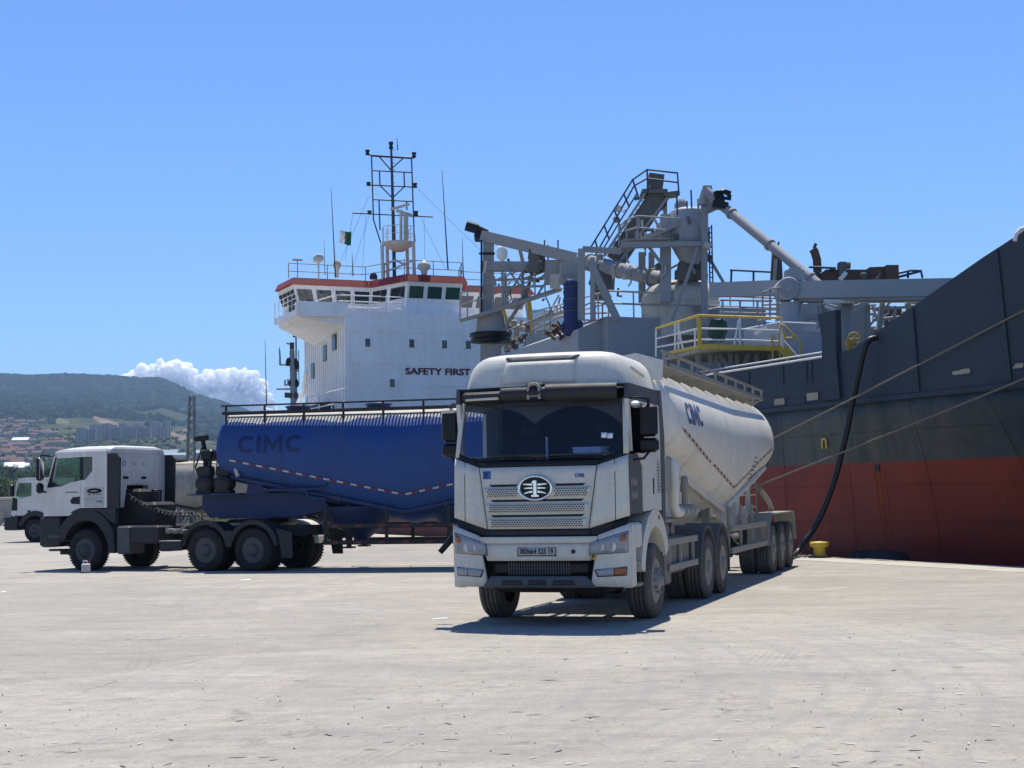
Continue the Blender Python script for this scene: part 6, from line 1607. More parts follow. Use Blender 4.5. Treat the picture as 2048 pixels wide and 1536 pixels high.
# B. inclined bucket conveyor
E3 = gear('inclined_conveyor', 'steep enclosed conveyor with handrail climbing to a top platform', 'conveyor', 1250, 520, 65)
Z = 65; c = MB()
for dz in (-.45, .45): c.bar(PT(1212, 520, Z+dz), PT(1318, 372, Z+dz), .12, .95, up=(0, 1, 0)) if False else None
a0, a1 = PT(1232, 520, Z), PT(1322, 385, Z); c.bar(a0, a1, .85, 1.0, up=(0, 1, 0)); put(c, 'conveyor_casing', 'geard', E3)
c = MB(); c.bar(PT(1208, 512, Z-.5), PT(1300, 372, Z-.5), .10, .30, up=(0,1,0)); c.bar(PT(1236, 528, Z-.5), PT(1335, 395, Z-.5), .10, .30, up=(0,1,0)); put(c, 'stringer', 'gear', E3)
for k in range(16):
    u = k/15; MB_ = MB(); MB_.bar(PT(1214+90*u, 510-135*u, Z-.6), PT(1214+90*u, 510-135*u, Z+.5), .30, .04); put(MB_, 'stair_tread', 'geard', E3)
c = MB(); c.bar(PT(1282, 388, Z), PT(1332, 388, Z), 1.4, .18); c.bar(PT(1295, 366, Z), PT(1325, 370, Z), .9, .75); c.bar(PT(1325, 392, Z-.4), PT(1357, 388, Z-.4), 1.0, .12); put(c, 'head_box', 'geard', E3)
c = MB(); tubes(c, [[(1178, 500), (1265, 360), (1294, 339), (1355, 346), (1358, 391)], [(1190, 512), (1268, 372), (1294, 357), (1356, 365)], [(1265, 358), (1276, 392)], [(1247, 387), (1259, 415)], [(1228, 418), (1238, 445)], [(1208, 450), (1218, 478)], [(1190, 480), (1196, 500)], [(1294, 339), (1296, 385)]], Z-.7, .04)
tubes(c, [[(1205, 500), (1275, 385)], [(1355, 346), (1358, 391)], [(1294, 339), (1296, 385)]], Z+.6, .035); put(c, 'handrail', 'navy', E3)
c = MB(); beams(c, [((1335, 395), (1322, 420)), ((1330, 380), (1332, 600))], Z, .16); put(c, 'brace', 'gear', E3)
c = MB(); c.bar(PT(1206, 520, Z), PT(1204, 600, Z), .6, .6, up=(0,1,0)); c.lathe([(.5, -.6), (.55, 0), (.3, .5)], PT(1205, 555, Z), n=12); put(c, 'boot', 'geard', E3)

# C. filter hopper tower
E4 = gear('hopper_tower', 'grey steel tower carrying a round filter hopper above the cream vessel', 'hopper', 1360, 600, 61)
Z = 61; c = MB()
c.bar(PT(1331, 605, Z), PT(1331, 430, Z), .42, .45, up=(0,1,0)); put(c, 'column', 'gear2', E4)
c = MB(); c.bar(PT(1409, 650, Z-1), PT(1408, 415, Z-1), .24, .24, up=(0,1,0)); put(c, 'column', 'gear', E4)
c = MB(); c.bar(PT(1284, 605, Z+2), PT(1284, 505, Z+2), .28, .28, up=(0,1,0)); put(c, 'column', 'gear', E4)
c = MB(); c.bar(PT(1303, 600, Z+2.5), PT(1303, 505, Z+2.5), .24, .24, up=(0,1,0)); put(c, 'column', 'gear', E4)
hc = PT(1378, 455, Z); c = MB(); c.lathe([(.30, -1.55), (.36, -1.5), (.78, -.7), (.80, .62), (.72, .70), (.5, .78), (.02, .8)], hc, n=28); put(c, 'hopper', 'gear2', E4)
c = MB(); c.lathe([(.82, .0), (.86, .02), (.86, .10), (.82, .12)], hc - Vector((0,0,.72)), n=28); put(c, 'hopper_band', 'gear', E4)
c = MB(); q = PT(1362, 425, Z); c.lathe([(.26, -.1), (.27, .3), (.2, .52), (.02, .6)], q, n=14); put(c, 'filter_cap', 'gear', E4)
c = MB(); q0, q1 = PT(1242, 490, Z-1), PT(1402, 488, Z-1); c.bar(q0, q1, .2, .2); c.bar(PT(1242, 486, Z+1.2), PT(1330, 480, Z+1.2), .2, .2); c.bar(PT(1242, 488, Z+.1), PT(1330, 486, Z+.1), 2.2, .05); c.bar(PT(1165, 498, Z-1), PT(1242, 503, Z-1), .2, .22); c.bar(PT(1163, 498, Z-1), PT(1163, 640, Z-1), .28, .28, up=(0,1,0)); c.bar(PT(1185, 515, Z-1), PT(1185, 640, Z-1), .18, .18, up=(0,1,0)); put(c, 'platform_beam', 'gear', E4)
c = MB(); c.bar(PT(1282, 481, Z-.5), PT(1432, 414, Z-.5), .22, .34, up=(0,1,0)); c.bar(PT(1395, 495, Z-1.2), PT(1345, 640, Z-1.4), .11, .11); c.bar(PT(1412, 505, Z-.8), PT(1450, 570, Z-.8), .11, .11); c.bar(PT(1182, 530, Z-1), PT(1235, 640, Z-1), .30, .2, up=(0,1,0)); c.bar(PT(1295, 490, Z-.6), PT(1325, 530, Z-.6), .12, .12); put(c, 'brace', 'gear', E4)
c = MB(); tubes(c, [[(1252, 440), (1275, 432), (1360, 437)], [(1240, 452), (1252, 440)], [(1250, 462), (1275, 455), (1330, 460)], [(1252, 440), (1254, 484)], [(1274, 432), (1277, 480)], [(1238, 450), (1238, 492)], [(1362, 436), (1366, 485)]], Z-1, .035); put(c, 'platform_railing', 'gear', E4)
c = MB(); tubes(c, [[(1382, 380), (1384, 430)], [(1396, 398), (1397, 428)], [(1404, 382), (1405, 430)], [(1353, 382), (1355, 430)], [(1374, 402), (1374, 428)]], Z-.6, .035); put(c, 'rod', 'navy', E4)
c = MB(); c.prism([(0,0),(.1,1.0),(.45,1.0),(.6,.2)], 'y', -.1, .1); c.v = [(v[0]+PT(1402, 420, Z).x, v[1]+PT(1402, 420, Z).y, v[2]+PT(1402, 420, Z).z) for v in c.v]; put(c, 'fin_plate', 'gear', E4)
c = MB(); tubes(c, [[(1423, 450), (1426, 575)], [(1418, 455), (1420, 575)]], Z-1, .03)
for k in range(12): c.tube(PT(1418, 455+k*10, Z-1), PT(1425, 455+k*10, Z-1), .022, 5)
put(c, 'ladder', 'navy', E4)
c = MB(); c.bar(PT(1409, 488, Z-1.5), PT(1421, 495, Z-1.5), .3, .22); put(c, 'floodlight', 'dome', E4)
c = MB(); c.lathe([(.35, -.4), (.4, 0), (.3, .4)], PT(1372, 543, Z), n=14); c.bar(PT(1350, 550, Z), PT(1400, 550, Z), .4, .35); c.bar(PT(1388, 520, Z+.4), PT(1400, 560, Z+.4), .5, .4, up=(0,1,0)); put(c, 'valve_gear', 'geard', E4)
# delivery pipe
E5 = gear('delivery_pipe', 'long grey pipe slanting down from the hopper tower to the stowed boom', 'pipe', 1640, 560, 56)
c = MB(); c.tube(PT(1412, 382, 60), PT(1452, 418, 59.5), .20, 14); c.tube(PT(1440, 408, 59.6), PT(1648, 578, 55), .185, 16); c.tube(PT(1412, 382, 60), PT(1404, 410, 60), .2, 12); put(c, 'pipe', 'gear', E5)
c = MB(); c.lathe([(.16, -.25), (.2, -.1), (.2, .15), (.1, .3)], PT(1440, 400, 59.4), n=12); c.bar(PT(1425, 408, 59.3), PT(1455, 414, 59.3), .4, .3)
for q in ([(1432,395),(1430,386),(1440,382),(1452,386),(1462,394)], [(1440,384),(1450,381),(1462,386)], [(1450,396),(1462,398)]): c.path(W_(q, 59.3), .07, 6)
put(c, 'drive_motor', 'black', E5)
# D. cream vessel
E6 = gear('storage_vessel', 'cream domed storage vessel standing below the hopper tower', 'tank', 1360, 640, 62)
c = MB(); q = PT(1361, 640, 62.5); c.lathe([(1.62, -.8), (1.63, .0), (1.63, .95), (1.55, 1.15), (1.3, 1.42), (.9, 1.58), (.45, 1.64), (.02, 1.66)], q, n=40); put(c, 'shell', 'dome', E6)
c = MB(); c.lathe([(1.65, .62), (1.67, .64), (1.67, .70), (1.65, .72)], q, n=40); put(c, 'shell_band', 'dome', E6)
c = MB(); c.bar(q+Vector((.35,-1.66,.3)), q+Vector((.7,-1.62,.3)), .05, .25); put(c, 'plate', 'guard', E6)

# E. stowed box boom with round pivot and trestles
E7 = gear('stowed_box_boom', 'long grey box boom lying level behind the bow bulwark', 'crane', 1580, 640, 52)
Z = 52; c = MB(); c.bar(PT(1585, 582, Z), PT(1930, 576, Z-2), .75, .60); put(c, 'boom', 'gear2', E7)
c = MB(); c.bar(PT(1590, 602, Z), PT(1900, 597, Z-2), .45, .10); put(c, 'boom_flange', 'gear', E7)
c = MB(); c.bar(PT(1430, 580, Z+5), PT(1562, 576, Z+1), .5, .55); put(c, 'rear_boom', 'gear2', E7)
c = MB(); pv2 = PT(1573, 580, Z); c.lathe([(.34, -.5), (.40, -.48), (.40, .48), (.34, .5)], pv2, 'y', 20); c.lathe([(.16, -.58), (.16, .58)], pv2, 'y', 14)
for k in range(12): a = 2*pi*k/12; c.tube(pv2+Vector((.33*cos(a), -.53, .33*sin(a))), pv2+Vector((.33*cos(a), -.49, .33*sin(a))), .03, 6)
put(c, 'pivot', 'gear2', E7)
c = MB(); c.lathe([(1.0, -1.9), (.85, -1.2), (.5, .2), (.42, .6)], PT(1582, 640, Z), n=20); c.bar(PT(1570, 552, Z), PT(1606, 552, Z), .5, .36); c.bar(PT(1578, 542, Z), PT(1598, 542, Z), .4, .2); put(c, 'pedestal', 'gear2', E7)
c = MB(); beams(c, [((1606, 608), (1595, 725)), ((1615, 608), (1606, 725)), ((1640, 610), (1660, 725)), ((1648, 610), (1668, 725)), ((1600, 680), (1665, 680)), ((1608, 634), (1648, 634)), ((1690, 612), (1690, 700)), ((1735, 610), (1735, 690)), ((1815, 606), (1822, 650)), ((1765, 606), (1758, 660))], Z-.4, .16); put(c, 'trestle', 'gear', E7)
c = MB(); tubes(c, [[(1648, 603), (1860, 600)]], Z-.8, .08, 8); tubes(c, [[(1650, 612), (1668, 618), (1668, 660)]], Z-.8, .06); put(c, 'white_pipe', 'wpaint', E7)
c = MB(); c.bar(PT(1655, 695, Z+1), PT(1740, 680, Z+1), .3, 2.2); c.bar(PT(1680, 650, Z), PT(1700, 650, Z), .8, 2.0); c.bar(PT(1650, 690, Z-1.5), PT(1540, 700, Z-1.5), .6, .9); c.bar(PT(1620, 660, Z+3), PT(1740, 655, Z+3), .3, 2.8); put(c, 'machinery_casing', 'gear2', E7)
c = MB(); tubes(c, [[(1540, 578), (1562, 575)], [(1525, 585), (1545, 578)], [(1525, 585), (1525, 640)], [(1540, 578), (1540, 640)], [(1556, 577), (1556, 640)], [(1525, 610), (1562, 608)], [(1515, 642), (1562, 632)]], Z-.8, .035); put(c, 'ladder_platform', 'guard', E7)
c = MB()
for k in range(16):
    x0 = random.uniform(1660, 1840); y0 = random.uniform(608, 640); tubes(c, [[(x0, y0), (x0+random.uniform(-30, 30), y0+random.uniform(-4, 20))]], Z+2+random.uniform(0, 2), .05)
tubes(c, [[(1745, 620), (1830, 612)], [(1745, 640), (1820, 632)], [(1760, 612), (1755, 665)], [(1790, 612), (1786, 660)], [(1715, 615), (1722, 690)], [(1750, 660), (1830, 640)]], Z+1.5, .06); put(c, 'pipework', 'gear', E7)
c = MB(); c.bar(PT(1770, 640, Z+4), PT(1800, 640, Z+4), .6, 1.0); c.bar(PT(1695, 625, Z+3), PT(1712, 625, Z+3), .5, .9); put(c, 'pump', 'rust', E7)

# F. gear on the far side of the deck
E8 = gear('exhaust_stack', 'bent dark brown exhaust pipe with flap rising above the deck gear', 'exhaust pipe', 1630, 560, 60)
c = MB(); c.path(W_([(1636, 570), (1634, 520), (1629, 503), (1625, 498)], 60), .17, 12); c.bar(PT(1628, 496, 60), PT(1632, 487, 60), .05, .12); put(c, 'pipe', 'rust', E8)
E9 = gear('exhaust_stack', 'short dark exhaust mast behind the slanting delivery pipe', 'exhaust pipe', 1553, 560, 60)
c = MB(); c.path(W_([(1553, 570), (1553, 500), (1555, 492)], 60), [.28, .2, .06], 10); c.path(W_([(1555, 492), (1558, 484)], 60), .04, 6); put(c, 'pipe', 'rust', E9)
c = MB(); beams(c, [((1548, 570), (1552, 518))], 59.6, .12); put(c, 'stay', 'gear', E9)
EA = gear('deck_winch', 'brown deck winch with motor behind the stowed boom', 'winch', 1700, 560, 60)
c = MB(); c.bar(PT(1648, 553, 60), PT(1735, 553, 60), .8, .45); c.bar(PT(1735, 551, 60), PT(1792, 549, 60), .9, .55); c.bar(PT(1768, 548, 59.6), PT(1792, 548, 59.6), .9, .6); put(c, 'housing', 'rust', EA)
c = MB(); c.bar(PT(1677, 540, 59.5), PT(1690, 540, 59.5), .5, .6); c.tube(PT(1680, 531, 59.4), PT(1700, 531, 59.4), .15, 12); put(c, 'motor', 'geard', EA)
c = MB(); beams(c, [((1680, 560), (1692, 545))], 59.2, .16); put(c, 'stay', 'wpaint', EA)
c = MB(); tubes(c, [[(1790, 548), (1820, 541), (1842, 542), (1845, 556)], [(1790, 556), (1842, 542)], [(1816, 541), (1816, 556)], [(1618, 534), (1672, 536)], [(1670, 537), (1640, 548)], [(1600, 546), (1640, 546)]], 59.5, .05); tubes(c, [[(1460, 540), (1560, 545)], [(1463, 540), (1462, 565)], [(1507, 542), (1507, 566)]], 62, .045); put(c, 'railing', 'navy', EA)
rj = random.Random(12)
c = MB()                                               # pipework seen through under the walkway
for x0, y0, x1, y1, r_ in ((975, 690, 1010, 640, .1), (1000, 695, 1030, 640, .08), (1030, 690, 1034, 655, .14), (1034, 655, 1060, 648, .14), (1060, 648, 1100, 630, .12), (1100, 630, 1130, 622, .1), (1055, 600, 1068, 690, .16), (1003, 620, 1020, 690, .12)):
    c.tube(PT(x0, y0, 70), PT(x1, y1, 70), r_, 10)
EB = gear('pipe_manifold', 'cluster of cream and yellow pipes under the sloping walkway', 'pipes', 1040, 690, 70); put(c, 'pipe', 'dome', EB)
c = MB(); c.bar(PT(1057, 590, 69.6), PT(1066, 690, 69.6), .18, .12, up=(0,1,0)); c.bar(PT(1003, 610, 69.6), PT(1015, 650, 69.6), .18, .12, up=(0,1,0)); put(c, 'yellow_post', 'yellow', EB)
c = MB(); tubes(c, [[(1000, 668), (1060, 643), (1130, 612)], [(1005, 690), (1070, 658), (1130, 630)], [(1100, 612), (1102, 690)], [(1118, 590), (1090, 640)], [(1090, 590), (1112, 640)], [(1020, 690), (1140, 668)]], 69, .04); put(c, 'railing', 'gear', EB)
for k in range(14):
    c = MB(); x, y = rj.uniform(1010, 1060), rj.uniform(655, 700); c.lathe([(.02, -.15), (.14, -.1), (.16, .05), (.05, .15)], PT(x, y, 69.5+rj.uniform(-.5, .5)), n=8); put(c, 'valve', 'geard' if k % 2 else 'dome', EB)
EC = gear('cable_bundle', 'tangle of brown hoses on the casing beside the blue tarpaulin', 'hoses', 1110, 665, 61)
c = MB()
for k in range(12): 
    x, y = rj.uniform(1098, 1125), rj.uniform(650, 672); c.path(W_([(x, y), (x+rj.uniform(-14, 14), y-rj.uniform(0, 12)), (x+rj.uniform(-16, 16), y+rj.uniform(0, 10))], 61+rj.uniform(-.4, .4)), .06, 6)
put(c, 'hose', 'rust', EC)

# cables, clamps and small fittings over the gear
def clutter(E, box, Z, n, seed, mats=('gear', 'geard', 'dome')):
    rq = random.Random(seed); x0, x1, y0, y1 = box
    for k in range(n):
        c = MB(); x, y, z = rq.uniform(x0, x1), rq.uniform(y0, y1), Z + rq.uniform(-1, 1); t_ = rq.random()
        if t_ < .35: c.path([PT(x, y, z), PT(x+rq.uniform(-3, 3), y+rq.uniform(6, 16), z), PT(x+rq.uniform(-14, 14), y+rq.uniform(10, 26), z)], rq.uniform(.02, .05), 6); nm = 'cable'
        elif t_ < .6: c.bar(PT(x, y, z), PT(x+rq.uniform(-16, 16), y+rq.uniform(-3, 3), z), rq.uniform(.06, .18), rq.uniform(.06, .2)); nm = 'bracket'
        elif t_ < .8: c.bar(PT(x, y, z), PT(x+rq.uniform(-4, 4), y+rq.uniform(10, 30), z), rq.uniform(.05, .14), rq.uniform(.05, .14), up=(0, 1, 0)); nm = 'strut'
        else: c.lathe([(.02, -.14), (.14, -.12), (.16, .08), (.06, .16)], PT(x, y, z), n=10); nm = 'fitting'
        put(c, nm, mats[k % len(mats)], E)
c = MB(); tubes(c, [[(1165, 613), (1183, 604), (1215, 607), (1440, 612), (1560, 617)], [(1165, 628), (1190, 626), (1215, 626)], [(1165, 640), (1195, 640), (1218, 633)], [(1190, 604), (1190, 640)], [(1205, 606), (1205, 636)]], 60.5, .035)
tubes(c, [[(1085, 552), (1135, 530)], [(1040, 560), (1120, 532)], [(1010, 600), (1060, 520)], [(1060, 600), (1010, 530)], [(1075, 590), (1110, 535)], [(990, 560), (1130, 556)], [(990, 575), (1090, 572)], [(1010, 545), (1010, 610)], [(1046, 545), (1046, 600)]], 67.2, .05); put(c, 'lattice', 'gear', E1)
c = MB(); tubes(c, [[(1240, 505), (1300, 470)], [(1260, 500), (1330, 455)], [(1290, 470), (1290, 500)], [(1310, 440), (1330, 480)], [(1345, 480), (1400, 430)], [(1345, 430), (1400, 480)], [(1285, 560), (1305, 530)], [(1285, 530), (1305, 560)], [(1335, 540), (1400, 505)], [(1350, 505), (1405, 540)]], 61.5, .05); put(c, 'lattice', 'gear', E4)
c = MB(); tubes(c, [[(1440, 625), (1560, 628)], [(1445, 600), (1445, 640)], [(1480, 600), (1480, 640)], [(1515, 600), (1515, 640)], [(1440, 600), (1545, 602)], [(1600, 630), (1650, 700)], [(1655, 640), (1610, 700)]], 53, .04); tubes(c, [[(1640, 606), (1690, 618), (1730, 606)], [(1660, 620), (1850, 612)], [(1700, 604), (1740, 640)], [(1780, 604), (1740, 650)]], 53.5, .05); put(c, 'lattice', 'gear', E7)
clutter(E1, (968, 1130, 520, 620), 68, 26, 1); clutter(E1, (968, 1060, 630, 690), 69, 16, 2); clutter(E4, (1250, 1420, 430, 560), 61, 34, 3); clutter(E4, (1165, 1240, 510, 600), 62, 14, 4)
clutter(E7, (1600, 1850, 608, 680), 54, 40, 5, ('gear', 'gear2', 'dome')); clutter(EA, (1650, 1790, 538, 556), 60, 14, 6, ('geard', 'rust')); clutter(E3, (1225, 1325, 390, 500), 64.6, 14, 7)
# flanges along the pipes
for (a_, b4, r_), E in (((PT(1160, 520, 66), PT(1325, 560, 62), .39), E1), ((PT(1440, 408, 59.6), PT(1648, 578, 55), .24), E5)):
    for u in (.12, .5, .88):
        c = MB(); d_ = (b4-a_).normalized()*.05; q = a_.lerp(b4, u); c.tube(q-d_, q+d_, r_, 16); put(c, 'flange', 'gear', E)
# grey deck structures behind the bow bulwark
for x0, x1, y0, y1, Zb, mt in ((1560, 1660, 640, 720, 50, 'gear2'), (1690, 1740, 635, 700, 55, 'gear2'), (1745, 1800, 650, 690, 57, 'gear'), (1440, 1560, 610, 700, 60, 'gear2')):
    a_, b4 = SI @ PT(x0, y1, Zb), SI @ PT(x1, y0, Zb); MB().rbx(min(a_.x, b4.x), max(a_.x, b4.x), a_.y, a_.y+2.2, 4.06, b4.z, .05).build('deck_house', MT[mt], SHIP)

# G. yellow railed access platform
ED_ = gear('access_platform', 'raised access platform with yellow and white railings beside the grey deckhouse', 'platform', 1480, 740, 47)
Z = 47; zf = PT(1480, 694, Z).z
c = MB(); P4 = [PT(1315, 715, Z+4), PT(1397, 692, Z), PT(1564, 696, Z), PT(1600, 680, Z+4)]
c.loft([[Vector((p.x, p.y, zf-.12)) for p in P4], [Vector((p.x, p.y, zf)) for p in P4]]); put(c, 'platform_floor', 'gear', ED_)
c = MB(); c.bar(PT(1396, 693, Z-.05), PT(1565, 697, Z-.05), .05, .16); put(c, 'toe_board', 'yellow', ED_)
q0 = PT(1312, 657, Z+3); 
c = MB(); c.path([PT(1312, 657, Z+3), PT(1397, 631, Z), PT(1563, 636, Z)], .035, 8); put(c, 'top_rail', 'yellow', ED_)
c = MB(); c.bar(PT(1397, 631, Z), PT(1400, 695, Z), .12, .12, up=(0,1,0)); put(c, 'corner_post', 'yellow', ED_)
c = MB(); c.bar(PT(1330, 708, Z+2.4), PT(1397, 693, Z), .05, .10); put(c, 'toe_board', 'yellow', ED_)
for f_ in (.42, .78):
    c = MB(); c.path([PT(1312, 657+48*f_, Z+3), PT(1397, 631+62*f_, Z), PT(1480, 633+60*f_, Z), PT(1563, 636+60*f_, Z)], .028, 6); put(c, 'mid_rail', 'wpaint', ED_)
for x, y0, y1, zz in ((1312, 656, 713, 3), (1350, 645, 704, 1.7), (1357, 645, 704, 1.5), (1390, 660, 695, .2), (1480, 633, 695, 0), (1563, 636, 697, 0)):
    c = MB(); c.tube(PT(x, y0, Z+zz), PT(x, y1, Z+zz), .032, 6); put(c, 'post', 'wpaint', ED_)
c = MB(); c.tube(PT(1478, 640, Z), PT(1468, 692, Z), .03, 6); c.tube(PT(1355, 648, Z+1.5), PT(1366, 700, Z+1.2), .03, 6); put(c, 'post_stay', 'wpaint', ED_)
c = MB(); tubes(c, [[(1546, 720), (1544, 672)], [(1560, 720), (1558, 668), (1562, 648), (1568, 650), (1601, 684), (1600, 714)], [(1570, 662), (1570, 680)], [(1568, 676), (1590, 676)]], Z-.3, .03); put(c, 'stair_rail', 'yellow', ED_)
c = MB(); c.bar(PT(1566, 696, Z-.3), PT(1580, 718, Z-.3), .3, .1, up=(0,1,0)); put(c, 'stair_string', 'yellow', ED_)
c = MB(); tubes(c, [[(1566, 680), (1596, 714)], [(1566, 668), (1566, 716)]], Z-.2, .03); put(c, 'stair_stay', 'wpaint', ED_)
c = MB(); beams(c, [((1420, 700), (1420, 752)), ((1432, 700), (1432, 752)), ((1460, 700), (1462, 752)), ((1473, 700), (1474, 752)), ((1512, 700), (1513, 745)), ((1540, 700), (1540, 735)), ((1432, 702), (1462, 745)), ((1482, 745), (1498, 705)), ((1395, 700), (1398, 756))], Z+1, .14); put(c, 'leg', 'gear', ED_)
c = MB(); c.bar(PT(1440, 725, Z+4), PT(1540, 715, Z+4), .4, .9); c.bar(PT(1400, 715, Z+4), PT(1560, 712, Z+4), .2, .14); put(c, 'under_box', 'gear2', ED_)
o = MB(); rings = []
for k in range(8):
    u = k/7; p = PT(1435, 640+42*u, Z+.3); r_ = .20+.10*sin(pi*u*.8+.4); rings.append([p + Vector((cos(2*pi*i/14)*r_*(1+.12*sin(i*2.3+k)), .6*sin(2*pi*i/14)*r_, .05*sin(i*1.7+k*2))) for i in range(14)])
o.loft(rings, smooth=True); o = o.build('tarpaulin_bundle', MT['tarpg']); tag(o, 'dark green tarpaulin bundle hanging on the yellow platform railing', 'tarpaulin')
c = MB(); c.bar(PT(1510, 667, Z+.5), PT(1533, 654, Z+.5), .12, .12); o = c.build('white_tube', MT['wpaint']); tag(o, 'short white tube sticking up behind the platform railing', 'tube')
# yellow handwheel valve
EE = gear('handwheel_valve', 'yellow valve with spoked handwheel behind the bow bulwark', 'valve', 1702, 690, 42)
c = MB(); p = PT(1708, 677, 42); c.path([p + Vector((cos(2*pi*i/20)*.17, 0, sin(2*pi*i/20)*.17)) for i in range(21)], .018, 6)
for k in range(3): a = pi*k/3; c.tube(p + Vector((cos(a)*.17, 0, sin(a)*.17)), p - Vector((cos(a)*.17, 0, sin(a)*.17)), .012, 5)
put(c, 'handwheel', 'yellow', EE)
c = MB(); c.lathe([(.06, -.16), (.10, -.1), (.09, .02), (.04, .08)], PT(1698, 688, 42), n=12); c.bar(PT(1692, 684, 42), PT(1712, 684, 42), .12, .12); c.tube(p, p+Vector((0,.3,0)), .03, 8); c.tube(PT(1700, 690, 42), Vector((PT(1700, 690, 42).x, 42, 4.1)), .08, 8); put(c, 'valve_body', 'yellow', EE)
# bow rail at the right edge
EF = gear('bow_rail', 'white curved rail end at the top of the bow', 'rail', 2045, 470, 33)
c = MB(); c.path(W_([(2030, 482), (2032, 470), (2040, 460), (2062, 452)], 33.4), .05, 8); put(c, 'tube', 'wpaint', EF)

# ---------------------------------------------------------------- second ship's mast beyond
EG = empty('distant_mast', (PT(586, 800, 150).x, 150, -2)); tag(EG, 'slim mast with aerials of another vessel left of the white superstructure', 'mast')
Z = 150; c = MB(); c.path(W_([(588, 830), (586, 760), (584, 700)], Z), [.35, .3, .25], 8); put(c, 'pole', 'gear', EG)
c = MB(); tubes(c, [[(561, 730), (592, 727)], [(559, 700), (561, 730)], [(569, 770), (598, 768)], [(553, 778), (590, 778)], [(592, 674), (593, 800)], [(573, 686), (580, 688)], [(570, 760), (570, 770)], [(576, 758), (576, 770)], [(590, 740), (597, 742)]], Z, .09); tubes(c, [[(559, 695), (559, 730)], [(597, 700), (598, 770)]], Z, .05); put(c, 'aerial', 'gear', EG)
c = MB(); c.bar(PT(580, 692, Z), PT(588, 692, Z), .4, .7); c.bar(PT(570, 790, Z), PT(596, 792, Z), .6, .5); c.bar(PT(586, 673, Z), PT(596, 673, Z), .3, .15); put(c, 'lamp_house', 'rust', EG)
for x, y in ((576, 724), (581, 721), (592, 725), (594, 731), (582, 765), (593, 766), (590, 785)): c = MB(); c.lathe([(.2, -.4), (.25, 0), (.1, .4)], PT(x, y, Z), n=8); put(c, 'lamp', 'black', EG)

# ================================================================ quayside things
def rope_(A, B, sag, name, label):
    c = MB(); n = 60; pts = [A.lerp(B, i/n) - Vector((0, 0, sag*4*(i/n)*(1-i/n))) for i in range(n+1)]
    c.path(pts, .027, 8)
    o = c.build(name, MT['rope']); tag(o, label, 'rope'); return o
for s_, z_, B_, sag, lab in ((-4.0, 7.2, Vector((-1.8, 19.75, .55)), .10, 'upper mooring rope slanting from the bow down past the cream tank'), (-3.0, 5.22, Vector((-1.8, 16.5, .5)), .08, 'lower mooring rope slanting down across the red and blue hull')):
    ch = Vector((bx_at(s_, z_)-.05, s_, z_)); rope_(SM @ ch, SM @ B_, sag, 'mooring_rope', lab)
    f = MB(); f.path([ch + Vector((.03, cos(2*pi*i/16)*.22, sin(2*pi*i/16)*.15)) for i in range(17)], .05, 8); f.build('fairlead', MT['hullblue'], bul)
def bollard(loc, label):
    e = empty('mooring_bollard', loc); e.scale = (.8, .8, .75); tag(e, label, 'bollard', 'mooring bollards on the quay')
    c = MB(); c.lathe([(.30, .02), (.30, .06), (.20, .10), (.19, .34), (.22, .36), (.30, .40), (.31, .50), (.27, .55), (.02, .57)], n=24); c.build('post', MT['yellow'], e)
    c = MB(); c.lathe([(.38, .0), (.38, .05), (.30, .07), (.02, .07)], n=24); c.build('base', MT['rust'], e)
    return e
bollard(Q(7.15, -.42), 'yellow mooring bollard beside the rear wheels of the cream trailer')
bollard(Q(16.9, -.8), 'yellow mooring bollard hidden behind the cream trailer, nearer of two')
bollard(Q(20.2, -.8), 'yellow mooring bollard hidden behind the cream trailer, farther of two')
# black filling hose from the ship
hp_ = [SM @ v for v in (Vector((.35, 6.1, 5.45)), Vector((.05, 6.25, 5.66)), Vector((-.25, 6.3, 5.62)), Vector((-.36, 6.4, 5.3)), SX(1718, 745, -.4), SX(1705, 805, -.45), SX(1692, 870, -.55), SX(1675, 940, -.7), SX(1655, 1000, -.9), SX(1632, 1050, -1.15), SX(1610, 1082, -1.5))]
gpt = [GP(1592, 1108, .1), GP(1570, 1116, .09), GP(1540, 1122, .09)]
pts = hp_ + gpt
def smooth(P, k=4):
    out = []
    for i in range(len(P)-1):
        p0, p1, p2, p3 = P[max(i-1, 0)], P[i], P[i+1], P[min(i+2, len(P)-1)]
        for j in range(k):
            t_ = j/k; out.append(.5*((2*p1) + (p2-p0)*t_ + (2*p0-5*p1+4*p2-p3)*t_*t_ + (3*p1-p0-3*p2+p3)*t_**3))
    return out + [P[-1]]
c = MB(); c.path(smooth(pts), .077, 14); o = c.build('filling_hose', MT['hose']); tag(o, 'thick black hose hanging from the ship down to the quay', 'hose')
# rubber fender lying at the quay edge
FE = empty('rubber_fender', Q(5.8, .42, -.30)); FE.scale = (.85, .85, .85); tag(FE, 'black cylindrical rubber fender lying at the quay edge under the hull', 'fender'); FE.rotation_euler = (0, 0, QA + pi/2)
c = MB(); c.lathe([(.16, -1.15), (.33, -1.08), (.37, -.9), (.37, .9), (.33, 1.08), (.16, 1.15)], (0, 0, .21), 'x', 24); c.build('roller', MT['rubber'], FE)
c = MB()
for x in (-.6, 0, .6): c.lathe([(.372, x-.05), (.385, x-.03), (.385, x+.03), (.372, x+.05)], (0, 0, .21), 'x', 20)
c.build('band', MT['black'], FE)
o = MB()
for k in range(9): 
    p = Q(7.5 - .05*k, -1.5+.12*k, .05); o.path([p + Vector((cos(2*pi*i/10)*.09, sin(2*pi*i/10)*.06, .02*(k % 2))) for i in range(11)], .018, 5)
tag(o.build('chain', MT['steel']), 'short heap of grey chain at the foot of the yellow bollard', 'chain')
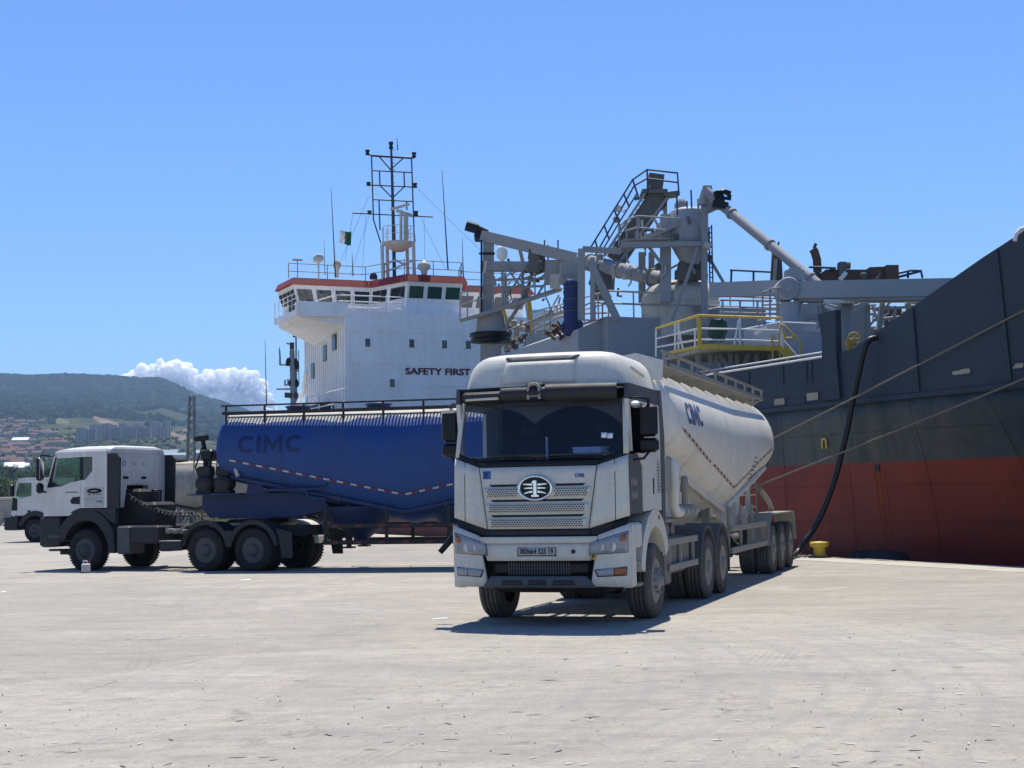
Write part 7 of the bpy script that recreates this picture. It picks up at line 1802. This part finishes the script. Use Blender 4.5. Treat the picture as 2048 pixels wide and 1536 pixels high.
# jerrycan in front of the wheel
JP = GP(172, 1146)
JE = empty('jerrycan', JP, .3); tag(JE, 'milky plastic jerrycan standing before the front wheel of the white tractor', 'jerrycan')
MB().rbx(-.11, .11, -.08, .08, 0, .24, .03).build('body', MT['jerry'], JE)
c = MB(); c.path([(-.07, 0, .235), (-.06, 0, .30), (.02, 0, .30), (.03, 0, .235)], .015, 6); c.build('handle', MT['jerry'], JE)
MB().lathe([(.025, .235), (.025, .285), (.002, .287)], (.075, 0, 0), n=10).build('cap', MT['red'], JE)
# grab strap hanging from the near truck's step
c = MB(); p = PT(908, 1068, 21.2); c.path([p, PT(897, 1085, 21.2), PT(880, 1105, 21.2)], [.03, .045, .04], 8); o = c.build('loose_flap', MT['black'], None)
o.parent = T1; o.matrix_parent_inverse = (Matrix.Translation(FO) @ Matrix.Rotation(FR, 4, 'Z')).inverted()
# litter and pebbles
def scrap(px, py, l, w_, rz, label, mt='paper'):
    p = GP(px, py); o = MB(); o.add([(-l/2,-w_/2,.006),(l/2,-w_/2,.012),(l/2,w_/2,.03),(-l/2,w_/2,.012)], [(0,1,2,3)]); o.add([(-l/2,-w_/2,.003),(l/2,-w_/2,.009),(l/2,w_/2,.027),(-l/2,w_/2,.009)], [(3,2,1,0)])
    b_ = o.build('paper_scrap', MT[mt], None, p, rz); tag(b_, label, 'litter', 'scraps of litter on the apron')
scrap(490, 1161, .24, .10, .2, 'white paper scrap on the apron before the drive wheels of the tractor')
scrap(6, 1185, .10, .08, .4, 'tiny white scrap on the apron at the left edge')
scrap(880, 1239, .22, .02, .1, 'thin white strip of litter left of the near truck shadow')
scrap(325, 1133, .30, .14, .5, 'crumpled green scrap on the apron under the tractor chassis', 'tarpg')
def chips(name, n, mat, smin, smax, seed, label):
    rg = np.random.default_rng(seed); xs = []; 
    for k in range(n):
        py = 1140 + 396*rg.random(); px = rg.uniform(-20, 2068); p = GP(px, py); xs.append((p.x, p.y, .004))
    o = blobs(name, np.array(xs), rg.uniform(smin, smax, n), np.ones((n, 3)), mat, seed); o.data.transform(Matrix.Identity(4)); tag(o, label, 'grit', kind='stuff')
chips('dark_grit', 170, plain('dark_grit', (.10, .095, .09), .9), .002, .008, 21, 'dark crumbs scattered over the apron')
chips('pale_grit', 200, plain('pale_grit', (.58, .56, .52), .9), .002, .009, 22, 'pale crumbs scattered over the apron')

def flecks(name, n, mat, seed, label, l0, l1):
    """flat irregular scuffs and crumbs pressed into the dust"""
    rg = np.random.default_rng(seed); o = MB()
    for k in range(n):
        py = 1135 + 400*rg.random()**.8; px = rg.uniform(-20, 2068); p = GP(px, py); L_ = rg.uniform(l0, l1); w_ = L_*rg.uniform(.08, .35); a = rg.normal(0, .6); m_ = 7
        pts = []
        for i in range(m_):
            t_ = 2*pi*i/m_; u, v = cos(t_)*L_/2*rg.uniform(.6, 1.1), sin(t_)*w_/2*rg.uniform(.5, 1.2)
            pts.append((p.x + u*cos(a) - v*sin(a), p.y + u*sin(a) + v*cos(a), .008 + .000004*k))
        o.add(pts, [tuple(range(m_))])
    tag(o.build(name, mat), label, 'grit', kind='stuff')
flecks('dark_scuffs', 190, plain('dark_scuff', (.26, .245, .215), .95, var=.3, scale=20), 31, 'dark scuffs and flakes lying in the dust of the apron', .02, .17)
flecks('pale_flakes', 120, plain('pale_flake', (.52, .50, .45), .95, var=.2, scale=20), 32, 'pale flakes lying in the dust of the apron', .02, .12)
